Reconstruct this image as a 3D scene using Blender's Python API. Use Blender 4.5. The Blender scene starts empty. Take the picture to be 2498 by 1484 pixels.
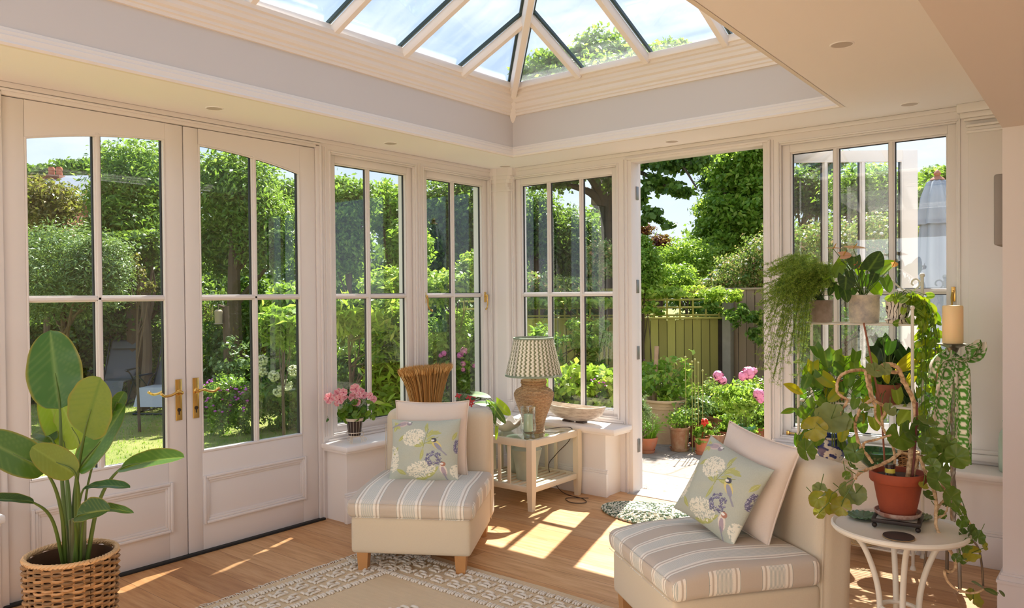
import bpy, math, random
import numpy as np
from mathutils import Vector, Matrix

scene = bpy.context.scene
COL = scene.collection
random.seed(7)
RNG = np.random.default_rng(7)
PI = math.pi

# ------------------------------------------------------------------ camera
FPX = 1909.0
W_PX, H_PX = 2498.0, 1484.0
CAM = np.array([0.0, 0.0, 1.5])
def _basis(yaw=math.radians(39.1), pitch=math.radians(-0.72), roll=math.radians(0.5)):
    f = np.array([-math.sin(yaw)*math.cos(pitch), math.cos(yaw)*math.cos(pitch), math.sin(pitch)])
    r = np.cross(f, [0, 0, 1.0]); r /= np.linalg.norm(r)
    u = np.cross(r, f)
    return f, r*math.cos(roll)-u*math.sin(roll), u*math.cos(roll)+r*math.sin(roll)
CF, CR, CU = _basis()
def at(px, py, d):
    """world point seen at pixel (px, py), d metres away along the view axis"""
    return CAM + d*(CF + CR*(px-W_PX/2)/FPX - CU*(py-H_PX/2)/FPX)
def on_floor(px, py, z=0.0):
    v = CF + CR*(px-W_PX/2)/FPX - CU*(py-H_PX/2)/FPX
    return CAM + v*((z-CAM[2])/v[2])
cam_data = bpy.data.cameras.new('camera')
cam_data.sensor_width = 36.0
cam_data.lens = FPX/W_PX*36.0
cam_data.clip_start = 0.05; cam_data.clip_end = 500
cam = bpy.data.objects.new('camera', cam_data)
M = Matrix(((CR[0], CU[0], -CF[0], CAM[0]), (CR[1], CU[1], -CF[1], CAM[1]), (CR[2], CU[2], -CF[2], CAM[2]), (0, 0, 0, 1)))
cam.matrix_world = M
COL.objects.link(cam); scene.camera = cam

# ------------------------------------------------------------------ colour management, bounces
scene.view_settings.view_transform = 'Standard'
scene.view_settings.look = 'None'
scene.view_settings.gamma = 1.0
scene.view_settings.use_curve_mapping = False
scene.view_settings.exposure = 0.10
scene.cycles.transparent_max_bounces = 32
scene.cycles.max_bounces = 10
scene.cycles.diffuse_bounces = 5
scene.cycles.glossy_bounces = 4
scene.cycles.transmission_bounces = 6
scene.cycles.caustics_reflective = False
scene.cycles.caustics_refractive = False
scene.cycles.sample_clamp_indirect = 6.0
scene.cycles.use_denoising = True

# ------------------------------------------------------------------ sky
SKY_STRENGTH = 1.3
SUN_STRENGTH = 13.5
world = bpy.data.worlds.new('sky'); scene.world = world
world.use_nodes = True
wn = world.node_tree; wn.nodes.clear()
def WN(t, **k):
    n = wn.nodes.new(t)
    for a, b in k.items(): setattr(n, a, b)
    return n
tc = WN('ShaderNodeTexCoord'); sep = WN('ShaderNodeSeparateXYZ')
wn.links.new(tc.outputs['Generated'], sep.inputs[0])
ramp = WN('ShaderNodeValToRGB')
ramp.color_ramp.elements[0].position = 0.0; ramp.color_ramp.elements[0].color = (0.20, 0.22, 0.12, 1)
ramp.color_ramp.elements[1].position = 1.0; ramp.color_ramp.elements[1].color = (0.36, 0.50, 0.82, 1)
e = ramp.color_ramp.elements.new(0.49); e.color = (0.26, 0.26, 0.20, 1)
e = ramp.color_ramp.elements.new(0.505); e.color = (0.74, 0.80, 0.90, 1)
e = ramp.color_ramp.elements.new(0.62); e.color = (0.46, 0.60, 0.84, 1)
mad = WN('ShaderNodeMath', operation='MULTIPLY_ADD'); mad.inputs[1].default_value = 0.5; mad.inputs[2].default_value = 0.5
wn.links.new(sep.outputs[2], mad.inputs[0]); wn.links.new(mad.outputs[0], ramp.inputs[0])
mp = WN('ShaderNodeMapping'); mp.inputs['Scale'].default_value = (1.0, 1.0, 2.6); mp.inputs['Location'].default_value = (0.3, 1.1, 0.4)
wn.links.new(tc.outputs['Generated'], mp.inputs[0])
nz = WN('ShaderNodeTexNoise'); nz.inputs['Scale'].default_value = 2.6; nz.inputs['Detail'].default_value = 8.0; nz.inputs['Roughness'].default_value = 0.55
wn.links.new(mp.outputs[0], nz.inputs[0])
cr = WN('ShaderNodeValToRGB'); cr.color_ramp.elements[0].position = 0.46; cr.color_ramp.elements[1].position = 0.68
wn.links.new(nz.outputs[0], cr.inputs[0])
above = WN('ShaderNodeMath', operation='GREATER_THAN'); above.inputs[1].default_value = 0.0
wn.links.new(sep.outputs[2], above.inputs[0])
mm = WN('ShaderNodeMath', operation='MULTIPLY'); wn.links.new(cr.outputs[0], mm.inputs[0]); wn.links.new(above.outputs[0], mm.inputs[1])
mixc = WN('ShaderNodeMixRGB'); mixc.inputs[2].default_value = (0.86, 0.90, 0.96, 1)
wn.links.new(mm.outputs[0], mixc.inputs[0]); wn.links.new(ramp.outputs[0], mixc.inputs[1])
bg = WN('ShaderNodeBackground'); bg.inputs[1].default_value = SKY_STRENGTH
wo = WN('ShaderNodeOutputWorld')
wn.links.new(mixc.outputs[0], bg.inputs[0]); wn.links.new(bg.outputs[0], wo.inputs[0])

# ------------------------------------------------------------------ sun
SUN_DIR = Vector((0.231, -0.709, -1.0)).normalized()
sd = bpy.data.lights.new('sun', 'SUN'); sd.energy = SUN_STRENGTH; sd.angle = math.radians(0.6); sd.color = (1.0, 0.95, 0.88)
sun = bpy.data.objects.new('sun', sd); COL.objects.link(sun)
sun.rotation_euler = (-SUN_DIR).to_track_quat('Z', 'Y').to_euler()
sun.location = (-6, 20, 25)

# ------------------------------------------------------------------ unseen area lamps added behind the viewer to brighten the room
def area(name, loc, size, power, color, aim):
    d = bpy.data.lights.new(name, 'AREA'); d.shape = 'RECTANGLE'; d.size, d.size_y = size; d.energy = power; d.color = color
    o = bpy.data.objects.new(name, d); COL.objects.link(o); o.location = loc
    o.rotation_euler = (-Vector(aim)).to_track_quat('Z', 'Y').to_euler()
    return o
area('fill_rear', (-2.3, -2.68, 1.25), (2.5, 2.1), 44, (1.0, 0.97, 0.96), (0, 1, 0))
area('fill_inner_rear', (1.05, -2.68, 1.25), (1.6, 2.1), 24, (1.0, 0.97, 0.96), (0, 1, 0))
area('fill_side', (2.68, -.1, 1.6), (2.5, 1.3), 12, (1.0, 0.97, 0.96), (-1, 0, 0))

# ------------------------------------------------------------------ materials
def srgb(r, g, b):
    def f(c):
        c /= 255.0
        return c/12.92 if c <= 0.04045 else ((c+0.055)/1.055)**2.4
    return (f(r), f(g), f(b), 1.0)
class NT:
    """small node-tree writer"""
    def __init__(s, name):
        s.m = bpy.data.materials.new(name); s.m.use_nodes = True
        s.t = s.m.node_tree; s.t.nodes.clear()
        s.out = s.n('ShaderNodeOutputMaterial')
    def n(s, typ, ins=None, **k):
        nd = s.t.nodes.new(typ)
        for a, b in k.items(): setattr(nd, a, b)
        for a, b in (ins or {}).items(): s.set(nd, a, b)
        return nd
    def set(s, nd, key, val):
        if isinstance(val, bpy.types.NodeSocket): s.t.links.new(val, nd.inputs[key])
        else: nd.inputs[key].default_value = val
    def coord(s, kind='Object', scale=(1, 1, 1)):
        c = s.n('ShaderNodeTexCoord')
        m = s.n('ShaderNodeMapping', {'Vector': c.outputs[kind], 'Scale': scale})
        return m.outputs[0]
    def noise(s, vec, scale, detail=4, rough=0.55):
        return s.n('ShaderNodeTexNoise', {'Vector': vec, 'Scale': scale, 'Detail': detail, 'Roughness': rough}).outputs[0]
    def ramp(s, fac, stops, interp='LINEAR'):
        r = s.n('ShaderNodeValToRGB', {'Fac': fac}); cr = r.color_ramp; cr.interpolation = interp
        while len(cr.elements) < len(stops): cr.elements.new(0.5)
        for el, (p, c) in zip(cr.elements, stops):
            el.position = p; el.color = c if len(c) == 4 else (*c, 1)
        return r.outputs[0]
    def mix(s, fac, a, b, mode='MIX'):
        m = s.n('ShaderNodeMixRGB', blend_type=mode)
        s.set(m, 0, fac); s.set(m, 1, a); s.set(m, 2, b)
        return m.outputs[0]
    def math(s, op, a, b=0.0, c=0.0):
        m = s.n('ShaderNodeMath', operation=op)
        s.set(m, 0, a); s.set(m, 1, b); s.set(m, 2, c)
        return m.outputs[0]
    def bump(s, h, strength=0.3, dist=0.01):
        return s.n('ShaderNodeBump', {'Height': h, 'Strength': strength, 'Distance': dist}).outputs[0]
    def principled(s, **k):
        p = s.n('ShaderNodeBsdfPrincipled')
        names = {'color': 'Base Color', 'rough': 'Roughness', 'metal': 'Metallic', 'normal': 'Normal', 'spec': 'Specular IOR Level', 'trans': 'Transmission Weight', 'ior': 'IOR', 'alpha': 'Alpha', 'sss': 'Subsurface Weight', 'coat': 'Coat Weight', 'sheen': 'Sheen Weight'}
        for a, b in k.items(): s.set(p, names[a], b)
        return p.outputs[0]
    def finish(s, shader):
        s.t.links.new(shader, s.out.inputs[0]); return s.m
MATS = {}
def plain(name, col, rough=0.5, var=0.06, scale=6.0, metal=0.0, spec=0.5, bump=0.0, bscale=60.0, coord='Object'):
    """paint-like material: a colour with faint mottling and optional grain"""
    if name in MATS: return MATS[name]
    t = NT(name); v = t.coord(coord)
    c2 = tuple(max(0.0, x*(1-var*2)) for x in col[:3])+(1,)
    c = t.mix(t.noise(v, scale), col, c2)
    k = dict(color=c, rough=rough, metal=metal, spec=spec)
    if bump: k['normal'] = t.bump(t.noise(v, bscale, 3), bump, 0.004)
    MATS[name] = t.finish(t.principled(**k)); return MATS[name]

# ------------------------------------------------------------------ mesh building
class MB:
    """collects shapes and links them as one mesh object"""
    def __init__(s): s.v = []; s.f = []; s.c = []; s.n = 0
    def add(s, verts, faces, col=None):
        verts = np.asarray(verts, float).reshape(-1, 3)
        b = s.n
        s.v.append(verts); s.n += len(verts)
        s.f += [tuple(int(i)+b for i in f) for f in faces]
        if col is not None:
            col = np.asarray(col, float)
            if col.ndim == 1: col = np.tile(col, (len(verts), 1))
            s.c.append(col[:, :3])
        else: s.c.append(np.full((len(verts), 3), 0.5))
        return s
    def box(s, x0, x1, y0, y1, z0, z1, T=None):
        x0, x1 = min(x0, x1), max(x0, x1); y0, y1 = min(y0, y1), max(y0, y1); z0, z1 = min(z0, z1), max(z0, z1)
        v = [(x0, y0, z0), (x1, y0, z0), (x1, y1, z0), (x0, y1, z0), (x0, y0, z1), (x1, y0, z1), (x1, y1, z1), (x0, y1, z1)]
        f = [(0, 3, 2, 1), (4, 5, 6, 7), (0, 1, 5, 4), (1, 2, 6, 5), (2, 3, 7, 6), (3, 0, 4, 7)]
        if T is not None:
            v = [T(*p) for p in v]
        return s.add(v, f)
    def cbox(s, x0, x1, y0, y1, z0, z1, b=0.004, T=None):
        """box with chamfered edges"""
        hx, hy, hz = abs(x1-x0)/2, abs(y1-y0)/2, abs(z1-z0)/2
        c = ((x0+x1)/2, (y0+y1)/2, (z0+z1)/2)
        return s.rbox(hx, hy, hz, min(b, hx*.49, hy*.49, hz*.49), c, T=T, k=1, n=0)
    def rbox(s, hx, hy, hz, r, c=(0, 0, 0), fn=None, T=None, k=3, n=6, col=None):
        """rounded box; fn deforms the local vertex array"""
        def axis(h):
            inner = h-r
            e = [inner+r*math.sin(PI/2*i/(k))*1.0 for i in range(1, k+1)]
            e[-1] = h
            mid = list(np.linspace(-inner, inner, n+2))
            return np.array([-q for q in reversed(e)]+mid+e)
        ax = [axis(hx), axis(hy), axis(hz)]
        idx = {}; V = []; F = []
        def vid(p):
            key = (round(p[0], 7), round(p[1], 7), round(p[2], 7))
            if key not in idx: idx[key] = len(V); V.append(p)
            return idx[key]
        h = (hx, hy, hz)
        for a in range(3):
            b, d = (a+1) % 3, (a+2) % 3
            for sg in (-1, 1):
                A, B = ax[b], ax[d]
                for i in range(len(A)-1):
                    for j in range(len(B)-1):
                        q = []
                        for (ii, jj) in ((i, j), (i+1, j), (i+1, j+1), (i, j+1)):
                            p = [0, 0, 0]; p[a] = sg*h[a]; p[b] = A[ii]; p[d] = B[jj]
                            q.append(vid(tuple(p)))
                        F.append(tuple(q) if sg > 0 else tuple(reversed(q)))
        V = np.array(V); H = np.array(h)
        q = np.clip(V, -(H-r), H-r); dlt = V-q
        ln = np.linalg.norm(dlt, axis=1, keepdims=True); ln[ln < 1e-9] = 1
        V = q+dlt/ln*r*(ln > 1e-9)
        if fn is not None: V = fn(V)
        V = V+np.array(c)
        if T is not None: V = np.array([T(*p) for p in V])
        return s.add(V, F, col)
    def tube(s, pts, rad, seg=8, caps=True, col=None, flat=None):
        pts = np.asarray(pts, float); n = len(pts)
        rad = np.full(n, rad, float) if np.isscalar(rad) else np.asarray(rad, float)
        tan = np.gradient(pts, axis=0); tan /= np.maximum(np.linalg.norm(tan, axis=1, keepdims=True), 1e-9)
        ref = np.array([0, 0, 1.0]) if abs(tan[0][2]) < 0.9 else np.array([1.0, 0, 0])
        a = np.cross(tan[0], ref); a /= np.linalg.norm(a)
        V = []
        ang = np.arange(seg)*2*PI/seg
        for i in range(n):
            a = a-tan[i]*np.dot(a, tan[i]); a /= max(np.linalg.norm(a), 1e-9)
            b = np.cross(tan[i], a)
            fl = 1.0 if flat is None else flat
            V.append(pts[i]+rad[i]*(np.cos(ang)[:, None]*a+fl*np.sin(ang)[:, None]*b))
        V = np.concatenate(V)
        F = [(i*seg+j, i*seg+(j+1) % seg, (i+1)*seg+(j+1) % seg, (i+1)*seg+j) for i in range(n-1) for j in range(seg)]
        if caps: F += [tuple(range(seg))[::-1], tuple((n-1)*seg+j for j in range(seg))]
        return s.add(V, F, col)
    def lathe(s, prof, c=(0, 0, 0), seg=32, T=None, col=None, rfn=None, caps=True):
        """prof: list of (radius, z)"""
        ang = np.arange(seg)*2*PI/seg
        V = []
        for (r, z) in prof:
            rr = np.full(seg, r) if rfn is None else r*rfn(ang, z)
            V.append(np.stack([rr*np.cos(ang), rr*np.sin(ang), np.full(seg, z)], 1))
        V = np.concatenate(V)+np.array(c); n = len(prof)
        if T is not None: V = np.array([T(*p) for p in V])
        F = [(i*seg+j, i*seg+(j+1) % seg, (i+1)*seg+(j+1) % seg, (i+1)*seg+j) for i in range(n-1) for j in range(seg)]
        if caps: F += [tuple(range(seg))[::-1], tuple((n-1)*seg+j for j in range(seg))]
        return s.add(V, F, col)
    def grid(s, P, closed_u=False, col=None):
        """P: array (nu, nv, 3)"""
        nu, nv = P.shape[:2]
        F = []
        for i in range(nu if closed_u else nu-1):
            for j in range(nv-1):
                k = (i+1) % nu
                F.append((i*nv+j, k*nv+j, k*nv+j+1, i*nv+j+1))
        return s.add(P.reshape(-1, 3), F, None if col is None else np.asarray(col).reshape(-1, 3))
    def sphere(s, c, r, seg=10, rings=6, col=None, sc=(1, 1, 1)):
        V = []; F = []
        for i in range(rings+1):
            th = PI*i/rings
            for j in range(seg):
                ph = 2*PI*j/seg
                V.append((c[0]+r*sc[0]*math.sin(th)*math.cos(ph), c[1]+r*sc[1]*math.sin(th)*math.sin(ph), c[2]+r*sc[2]*math.cos(th)))
        for i in range(rings):
            for j in range(seg):
                F.append((i*seg+j, (i+1)*seg+j, (i+1)*seg+(j+1) % seg, i*seg+(j+1) % seg))
        return s.add(V, F, col)
    def prism(s, poly, z0, z1, T=None):
        n = len(poly)
        v = [(x, y, z0) for x, y in poly]+[(x, y, z1) for x, y in poly]
        if T is not None: v = [T(*p) for p in v]
        f = [tuple(range(n))[::-1], tuple(range(n, 2*n))]+[(i, (i+1) % n, n+(i+1) % n, n+i) for i in range(n)]
        return s.add(v, f)
    def build(s, name, mat, parent=None, smooth=True, colors=False, sharp=40):
        me = bpy.data.meshes.new(name)
        V = np.concatenate(s.v) if s.v else np.zeros((0, 3))
        me.from_pydata(V.tolist(), [], s.f)
        if colors:
            C = np.concatenate(s.c)
            at_ = me.color_attributes.new('Col', 'FLOAT_COLOR', 'POINT')
            at_.data.foreach_set('color', np.concatenate([C, np.ones((len(C), 1))], 1).astype(np.float32).ravel())
        mats = mat if isinstance(mat, (list, tuple)) else [mat]
        for m in mats: me.materials.append(m)
        if smooth:
            me.polygons.foreach_set('use_smooth', [True]*len(me.polygons))
            try: me.set_sharp_from_angle(angle=math.radians(sharp))
            except Exception: pass
        me.update()
        o = bpy.data.objects.new(name, me); COL.objects.link(o)
        if parent is not None: o.parent = parent
        return o
def fast_mesh(name, V, Q, mat, parent=None, smooth=False, colors=None):
    me = bpy.data.meshes.new(name)
    V = np.asarray(V, np.float32); Q = np.asarray(Q, np.int32); k = Q.shape[1]
    me.vertices.add(len(V)); me.vertices.foreach_set('co', V.ravel())
    me.loops.add(Q.size); me.loops.foreach_set('vertex_index', Q.ravel())
    me.polygons.add(len(Q)); me.polygons.foreach_set('loop_start', np.arange(0, Q.size, k, dtype=np.int32))
    me.polygons.foreach_set('loop_total', np.full(len(Q), k, np.int32))
    if smooth: me.polygons.foreach_set('use_smooth', np.ones(len(Q), bool))
    me.update(calc_edges=True)
    if colors is not None:
        a = me.color_attributes.new('Col', 'FLOAT_COLOR', 'POINT')
        a.data.foreach_set('color', np.concatenate([colors, np.ones((len(colors), 1))], 1).astype(np.float32).ravel())
    me.materials.append(mat)
    o = bpy.data.objects.new(name, me); COL.objects.link(o)
    if parent is not None: o.parent = parent
    return o
def thing(name, label, cat, loc=(0, 0, 0), rotz=0.0, group=None):
    o = bpy.data.objects.new(name, None); COL.objects.link(o)
    o.empty_display_size = 0.1
    o.location = tuple(loc); o.rotation_euler = (0, 0, rotz)
    o['label'] = label; o['category'] = cat
    if group: o['group'] = group
    return o
def tag(o, label, cat, group=None, kind=None):
    o['label'] = label; o['category'] = cat
    if group: o['group'] = group
    if kind: o['kind'] = kind
    return o
def struct(o, label=None):
    o['kind'] = 'structure'
    if label: o['label'] = label
    return o
def structure_root(name, label=None, loc=(0, 0, 0)):
    o = bpy.data.objects.new(name, None); COL.objects.link(o); o['kind'] = 'structure'; o.location = loc
    if label: o['label'] = label
    return o
def spline(pts, n=24):
    """Catmull-Rom through the points"""
    P = [np.asarray(p, float) for p in pts]
    P = [2*P[0]-P[1]]+P+[2*P[-1]-P[-2]]
    out = []
    m = len(P)-3; per = max(2, n//m)
    for i in range(m):
        p0, p1, p2, p3 = P[i:i+4]
        for t in np.linspace(0, 1, per, endpoint=(i == m-1)):
            out.append(0.5*((2*p1)+(-p0+p2)*t+(2*p0-5*p1+4*p2-p3)*t*t+(-p0+3*p1-3*p2+p3)*t**3))
    return np.array(out)
def unit(v):
    v = np.asarray(v, float); return v/max(np.linalg.norm(v), 1e-9)
# ================================================================== THE ROOM
XA, YB, ZC = -4.29, 5.09, 2.55
m_frame = plain('painted_timber', srgb(226, 219, 216), 0.38, 0.015, 3.0)
m_wall = plain('cream_wall_paint', srgb(244, 234, 218), 0.6, 0.012, 2.0)
m_white = plain('white_satin_paint', srgb(240, 234, 230), 0.35, 0.012, 3.0)
m_soffit = plain('warm_ceiling_paint', srgb(244, 240, 240), 0.7, 0.01, 1.5)
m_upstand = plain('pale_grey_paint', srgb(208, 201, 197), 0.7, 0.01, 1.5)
m_cornice = plain('cornice_paint', srgb(234, 224, 214), 0.4, 0.01, 3.0)
m_inner = plain('inner_room_paint', srgb(220, 211, 208), 0.7, 0.01, 1.5)
m_black = plain('black_rubber', srgb(28, 28, 28), 0.6)
m_brass = plain('polished_brass', (0.80, 0.52, 0.16, 1), 0.22, 0.1, 30, metal=1.0)
m_seal = plain('dark_glazing_seal', srgb(40, 62, 58), 0.4)

def glass_mat(name, tint, refl=1.0, ior=1.5):
    t = NT(name)
    ge = t.n('ShaderNodeNewGeometry')
    dp = t.n('ShaderNodeVectorMath', {0: ge.outputs['Incoming'], 1: ge.outputs['Normal']}, operation='DOT_PRODUCT').outputs['Value']
    k = t.math('POWER', t.math('SUBTRACT', 1.0, t.math('ABSOLUTE', dp)), 5.0)
    fac = t.math('MULTIPLY', t.math('MULTIPLY_ADD', k, 0.95, 0.045), refl)
    tr = t.n('ShaderNodeBsdfTransparent', {'Color': tint}).outputs[0]
    gl = t.n('ShaderNodeBsdfGlossy', {'Color': (1, 1, 1, 1), 'Roughness': 0.0}).outputs[0]
    mx = t.n('ShaderNodeMixShader'); t.set(mx, 0, fac)
    t.t.links.new(tr, mx.inputs[1]); t.t.links.new(gl, mx.inputs[2])
    return t.finish(mx.outputs[0])
m_glass = glass_mat('window_glass', (0.97, 0.99, 0.98, 1), 0.85)
def dusty_glass():
    t = NT('roof_glass'); v = t.coord('Object')
    ge = t.n('ShaderNodeNewGeometry')
    dp = t.n('ShaderNodeVectorMath', {0: ge.outputs['Incoming'], 1: ge.outputs['Normal']}, operation='DOT_PRODUCT').outputs['Value']
    k = t.math('POWER', t.math('SUBTRACT', 1.0, t.math('ABSOLUTE', dp)), 5.0)
    fac = t.math('MULTIPLY_ADD', k, 0.8, 0.04)
    tr = t.n('ShaderNodeBsdfTransparent', {'Color': (.96, .98, 1.0, 1)}).outputs[0]
    gl = t.n('ShaderNodeBsdfGlossy', {'Color': (1, 1, 1, 1), 'Roughness': 0.0}).outputs[0]
    du = t.n('ShaderNodeBsdfTranslucent', {'Color': (.9, .92, .94, 1)}).outputs[0]
    dust = t.ramp(t.noise(t.n('ShaderNodeVectorMath', {0: v, 1: (1.2, 5.0, 1.2)}, operation='MULTIPLY').outputs[0], 2.0, 5), [(.4, (.006, .006, .006)), (.75, (.045, .045, .045))])
    m1 = t.n('ShaderNodeMixShader'); t.set(m1, 0, dust); t.t.links.new(tr, m1.inputs[1]); t.t.links.new(du, m1.inputs[2])
    m2 = t.n('ShaderNodeMixShader'); t.set(m2, 0, fac); t.t.links.new(m1.outputs[0], m2.inputs[1]); t.t.links.new(gl, m2.inputs[2])
    return t.finish(m2.outputs[0])
m_roofglass = dusty_glass()

# --- floor: engineered oak boards running along x
def wood_floor():
    t = NT('oak_boards')
    v = t.coord('Object')
    br = t.n('ShaderNodeTexBrick', {'Vector': v, 'Color1': (0.0, 0, 0, 1), 'Color2': (1, 1, 1, 1), 'Mortar': (0.5, 0.5, 0.5, 1), 'Scale': 1.0, 'Mortar Size': 0.0012, 'Mortar Smooth': 0.0, 'Bias': 0.0, 'Brick Width': 1.5, 'Row Height': 0.19}, offset=0.37, offset_frequency=2)
    per = br.outputs['Color']
    # offset the grain in every board
    sc = t.n('ShaderNodeVectorMath', {0: v, 1: (1.4, 16.0, 1.0)}, operation='MULTIPLY').outputs[0]
    off = t.n('ShaderNodeVectorMath', {0: per, 1: (13.0, 7.0, 3.0)}, operation='MULTIPLY').outputs[0]
    gv = t.n('ShaderNodeVectorMath', {0: sc, 1: off}, operation='ADD').outputs[0]
    grain = t.noise(gv, 2.4, 8, 0.6)
    fine = t.noise(gv, 14.0, 4, 0.6)
    c = t.ramp(grain, [(0.25, srgb(184, 136, 88)), (0.5, srgb(220, 174, 124)), (0.75, srgb(236, 198, 152))])
    c = t.mix(t.math('MULTIPLY', fine, 0.35), c, srgb(150, 100, 58))
    tone = t.ramp(per, [(0.0, srgb(196, 172, 150)), (0.5, (1, 1, 1, 1)), (1.0, srgb(236, 214, 188))])
    c = t.mix(0.9, c, tone, 'MULTIPLY')
    vo = t.n('ShaderNodeTexVoronoi', {'Vector': t.n('ShaderNodeVectorMath', {0: v, 1: (1.0, 1.6, 1.0)}, operation='MULTIPLY').outputs[0], 'Scale': 1.6}).outputs['Distance']
    knot = t.ramp(vo, [(0.0, (1, 1, 1, 1)), (0.028, (0.6, 0.6, 0.6, 1)), (0.05, (0, 0, 0, 1))])
    c = t.mix(t.math('MULTIPLY', knot, 0.75), c, srgb(84, 52, 30))
    c = t.mix(br.outputs['Fac'], c, srgb(120, 80, 46))
    rough = t.math('MULTIPLY_ADD', grain, 0.15, 0.33)
    bump = t.bump(t.math('SUBTRACT', fine, t.math('MULTIPLY', br.outputs['Fac'], 2.0)), 0.12, 0.003)
    return t.finish(t.principled(color=c, rough=rough, normal=bump, spec=0.4))
m_floor = wood_floor()
fl = MB(); fl.box(-4.30, 2.6, -2.6, 5.10, -0.12, 0.0)
struct(fl.build('floor', m_floor, smooth=False), 'oak board floor')

# wall-local coordinates: s along the wall, d into the room, z up
def TA(s, d, z): return (XA+d, s, z)
def TB(s, d, z): return (s, YB-d, z)
def frame_ring(mb, T, s0, s1, z0, z1, w, d0, d1, wb=None, b=0.003):
    """rectangular ring of four chamfered bars, inside edge at s0..s1, z0..z1 minus w"""
    wb = w if wb is None else wb
    mb.cbox(s0, s0+w, d0, d1, z0, z1, b, T); mb.cbox(s1-w, s1, d0, d1, z0, z1, b, T)
    mb.cbox(s0+w, s1-w, d0, d1, z1-w, z1, b, T); mb.cbox(s0+w, s1-w, d0, d1, z0, z0+wb, b, T)

def catch_handle(parent, T, s, z, sgn, d=0.0):
    m = MB(); m.cbox(s-.011, s+.011, d, d+.006, z-.035, z+.05, .003, T)
    m.cbox(s-.007, s+.007, d, d+.03, z+.012, z+.03, .003, T)
    m.tube([T(s, d+.026, z+.02), T(s-sgn*.004, d+.03, z-.01), T(s-sgn*.002, d+.032, z-.05), T(s-sgn*.015, d+.036, z-.08), T(s-sgn*.034, d+.042, z-.092)], [.007, .006, .0055, .006, .007], 8)
    m.sphere(T(s-sgn*.036, d+.043, z-.092), .0085, 8, 6)
    m.build('window_catch', m_brass, parent)

def window(name, T, s0, s1, mullions, label, catches=(), latch=None):
    """casement: s0..s1 outer opening in the wall face, z .54 .. 2.48"""
    r = structure_root(name, label)
    z0, z1 = 0.54, 2.48
    f = MB()
    frame_ring(f, T, s0, s1, z0, z1, 0.012, -0.03, 0.008)
    frame_ring(f, T, s0+.012, s1-.012, z0+.012, z1-.012, 0.010, -0.03, 0.0)
    frame_ring(f, T, s0-.02, s1+.02, z0-.02, z1+.02, 0.03, -0.12, -0.03)
    f.build('frame', m_frame, r)
    a0, a1, b0, b1 = s0+.022, s1-.022, z0+.02, z1-.022
    sash = MB(); w = 0.05
    frame_ring(sash, T, a0, a1, b0, b1, w, -0.075, -0.028, wb=0.045)
    frame_ring(sash, T, a0+w, a1-w, b0+.045, b1-w, 0.008, -0.075, -0.036, b=0.003)
    sash.build('sash', m_frame, r)
    g0, g1, h0, h1 = a0+w+.008, a1-w-.008, b0+.053, b1-w-.008
    mu = MB()
    for s in mullions:
        mu.cbox(s-.018, s+.018, -.068, -.044, h0-.004, h1+.004, .006, T)
        mu.cbox(s-.009, s+.009, -.044, -.036, h0-.004, h1+.004, .003, T)
    mu.cbox(g0-.004, g1+.004, -.067, -.045, 1.478, 1.512, .006, T)
    mu.cbox(g0-.004, g1+.004, -.045, -.037, 1.487, 1.503, .003, T)
    mu.build('glazing_bars', m_frame, r)
    sl = MB()
    edges = [g0]+[q for s in mullions for q in (s-.018, s+.018)]+[g1]
    for i in range(0, len(edges), 2):
        for (q0, q1) in ((h0, 1.478), (1.512, h1)):
            frame_ring(sl, T, edges[i]-.002, edges[i+1]+.002, q0-.002, q1+.002, .006, -.074, -.058, b=.001)
    sl.build('glazing_seal', m_black, r, smooth=False)
    g = MB(); g.box(g0-.006, g1+.006, -.064, -.060, h0-.006, h1+.006, T)
    g.build('glass', m_glass, r, smooth=False)
    for s, sgn in catches: catch_handle(r, T, s, 1.47, sgn, -.028)
    if latch:
        m = MB(); s, ln = latch
        m.cbox(s, s+ln, -.028, -.018, .568, .580, .003, T); m.cbox(s, s+.02, -.028, -.012, .562, .588, .003, T); m.cbox(s+ln-.05, s+ln-.03, -.028, -.010, .562, .588, .003, T)
        m.tube([T(s+.03, -.014, .575), T(s+ln-.01, -.012, .577)], .004, 6)
        m.build('window_stay', m_brass, r)
    return r
window('window_1', TA, 3.33, 4.145, [3.71], 'casement window beside the double doors')
window('window_2', TA, 4.21, 5.01, [4.59], 'casement window left of the corner', catches=[(4.25, -1), (4.955, 1)])
window('window_3', TB, -4.133, -3.095, [-3.782, -3.465], 'casement window right of the corner')
window('window_4', TB, -1.885, -.83, [-1.53, -1.205], 'casement window behind the plant stand', catches=[(-.872, 1)], latch=(-1.84, .14))
window('window_5', TA, .32, 1.30, [.81], 'unseen casement window left of the doors, added for light')  # out of view, added to let more daylight into the room
window('window_6', TA, -2.1, -.9, [-1.5], 'unseen casement window near the room end, added for light')  # second unseen window, put in as a further source of light

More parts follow.
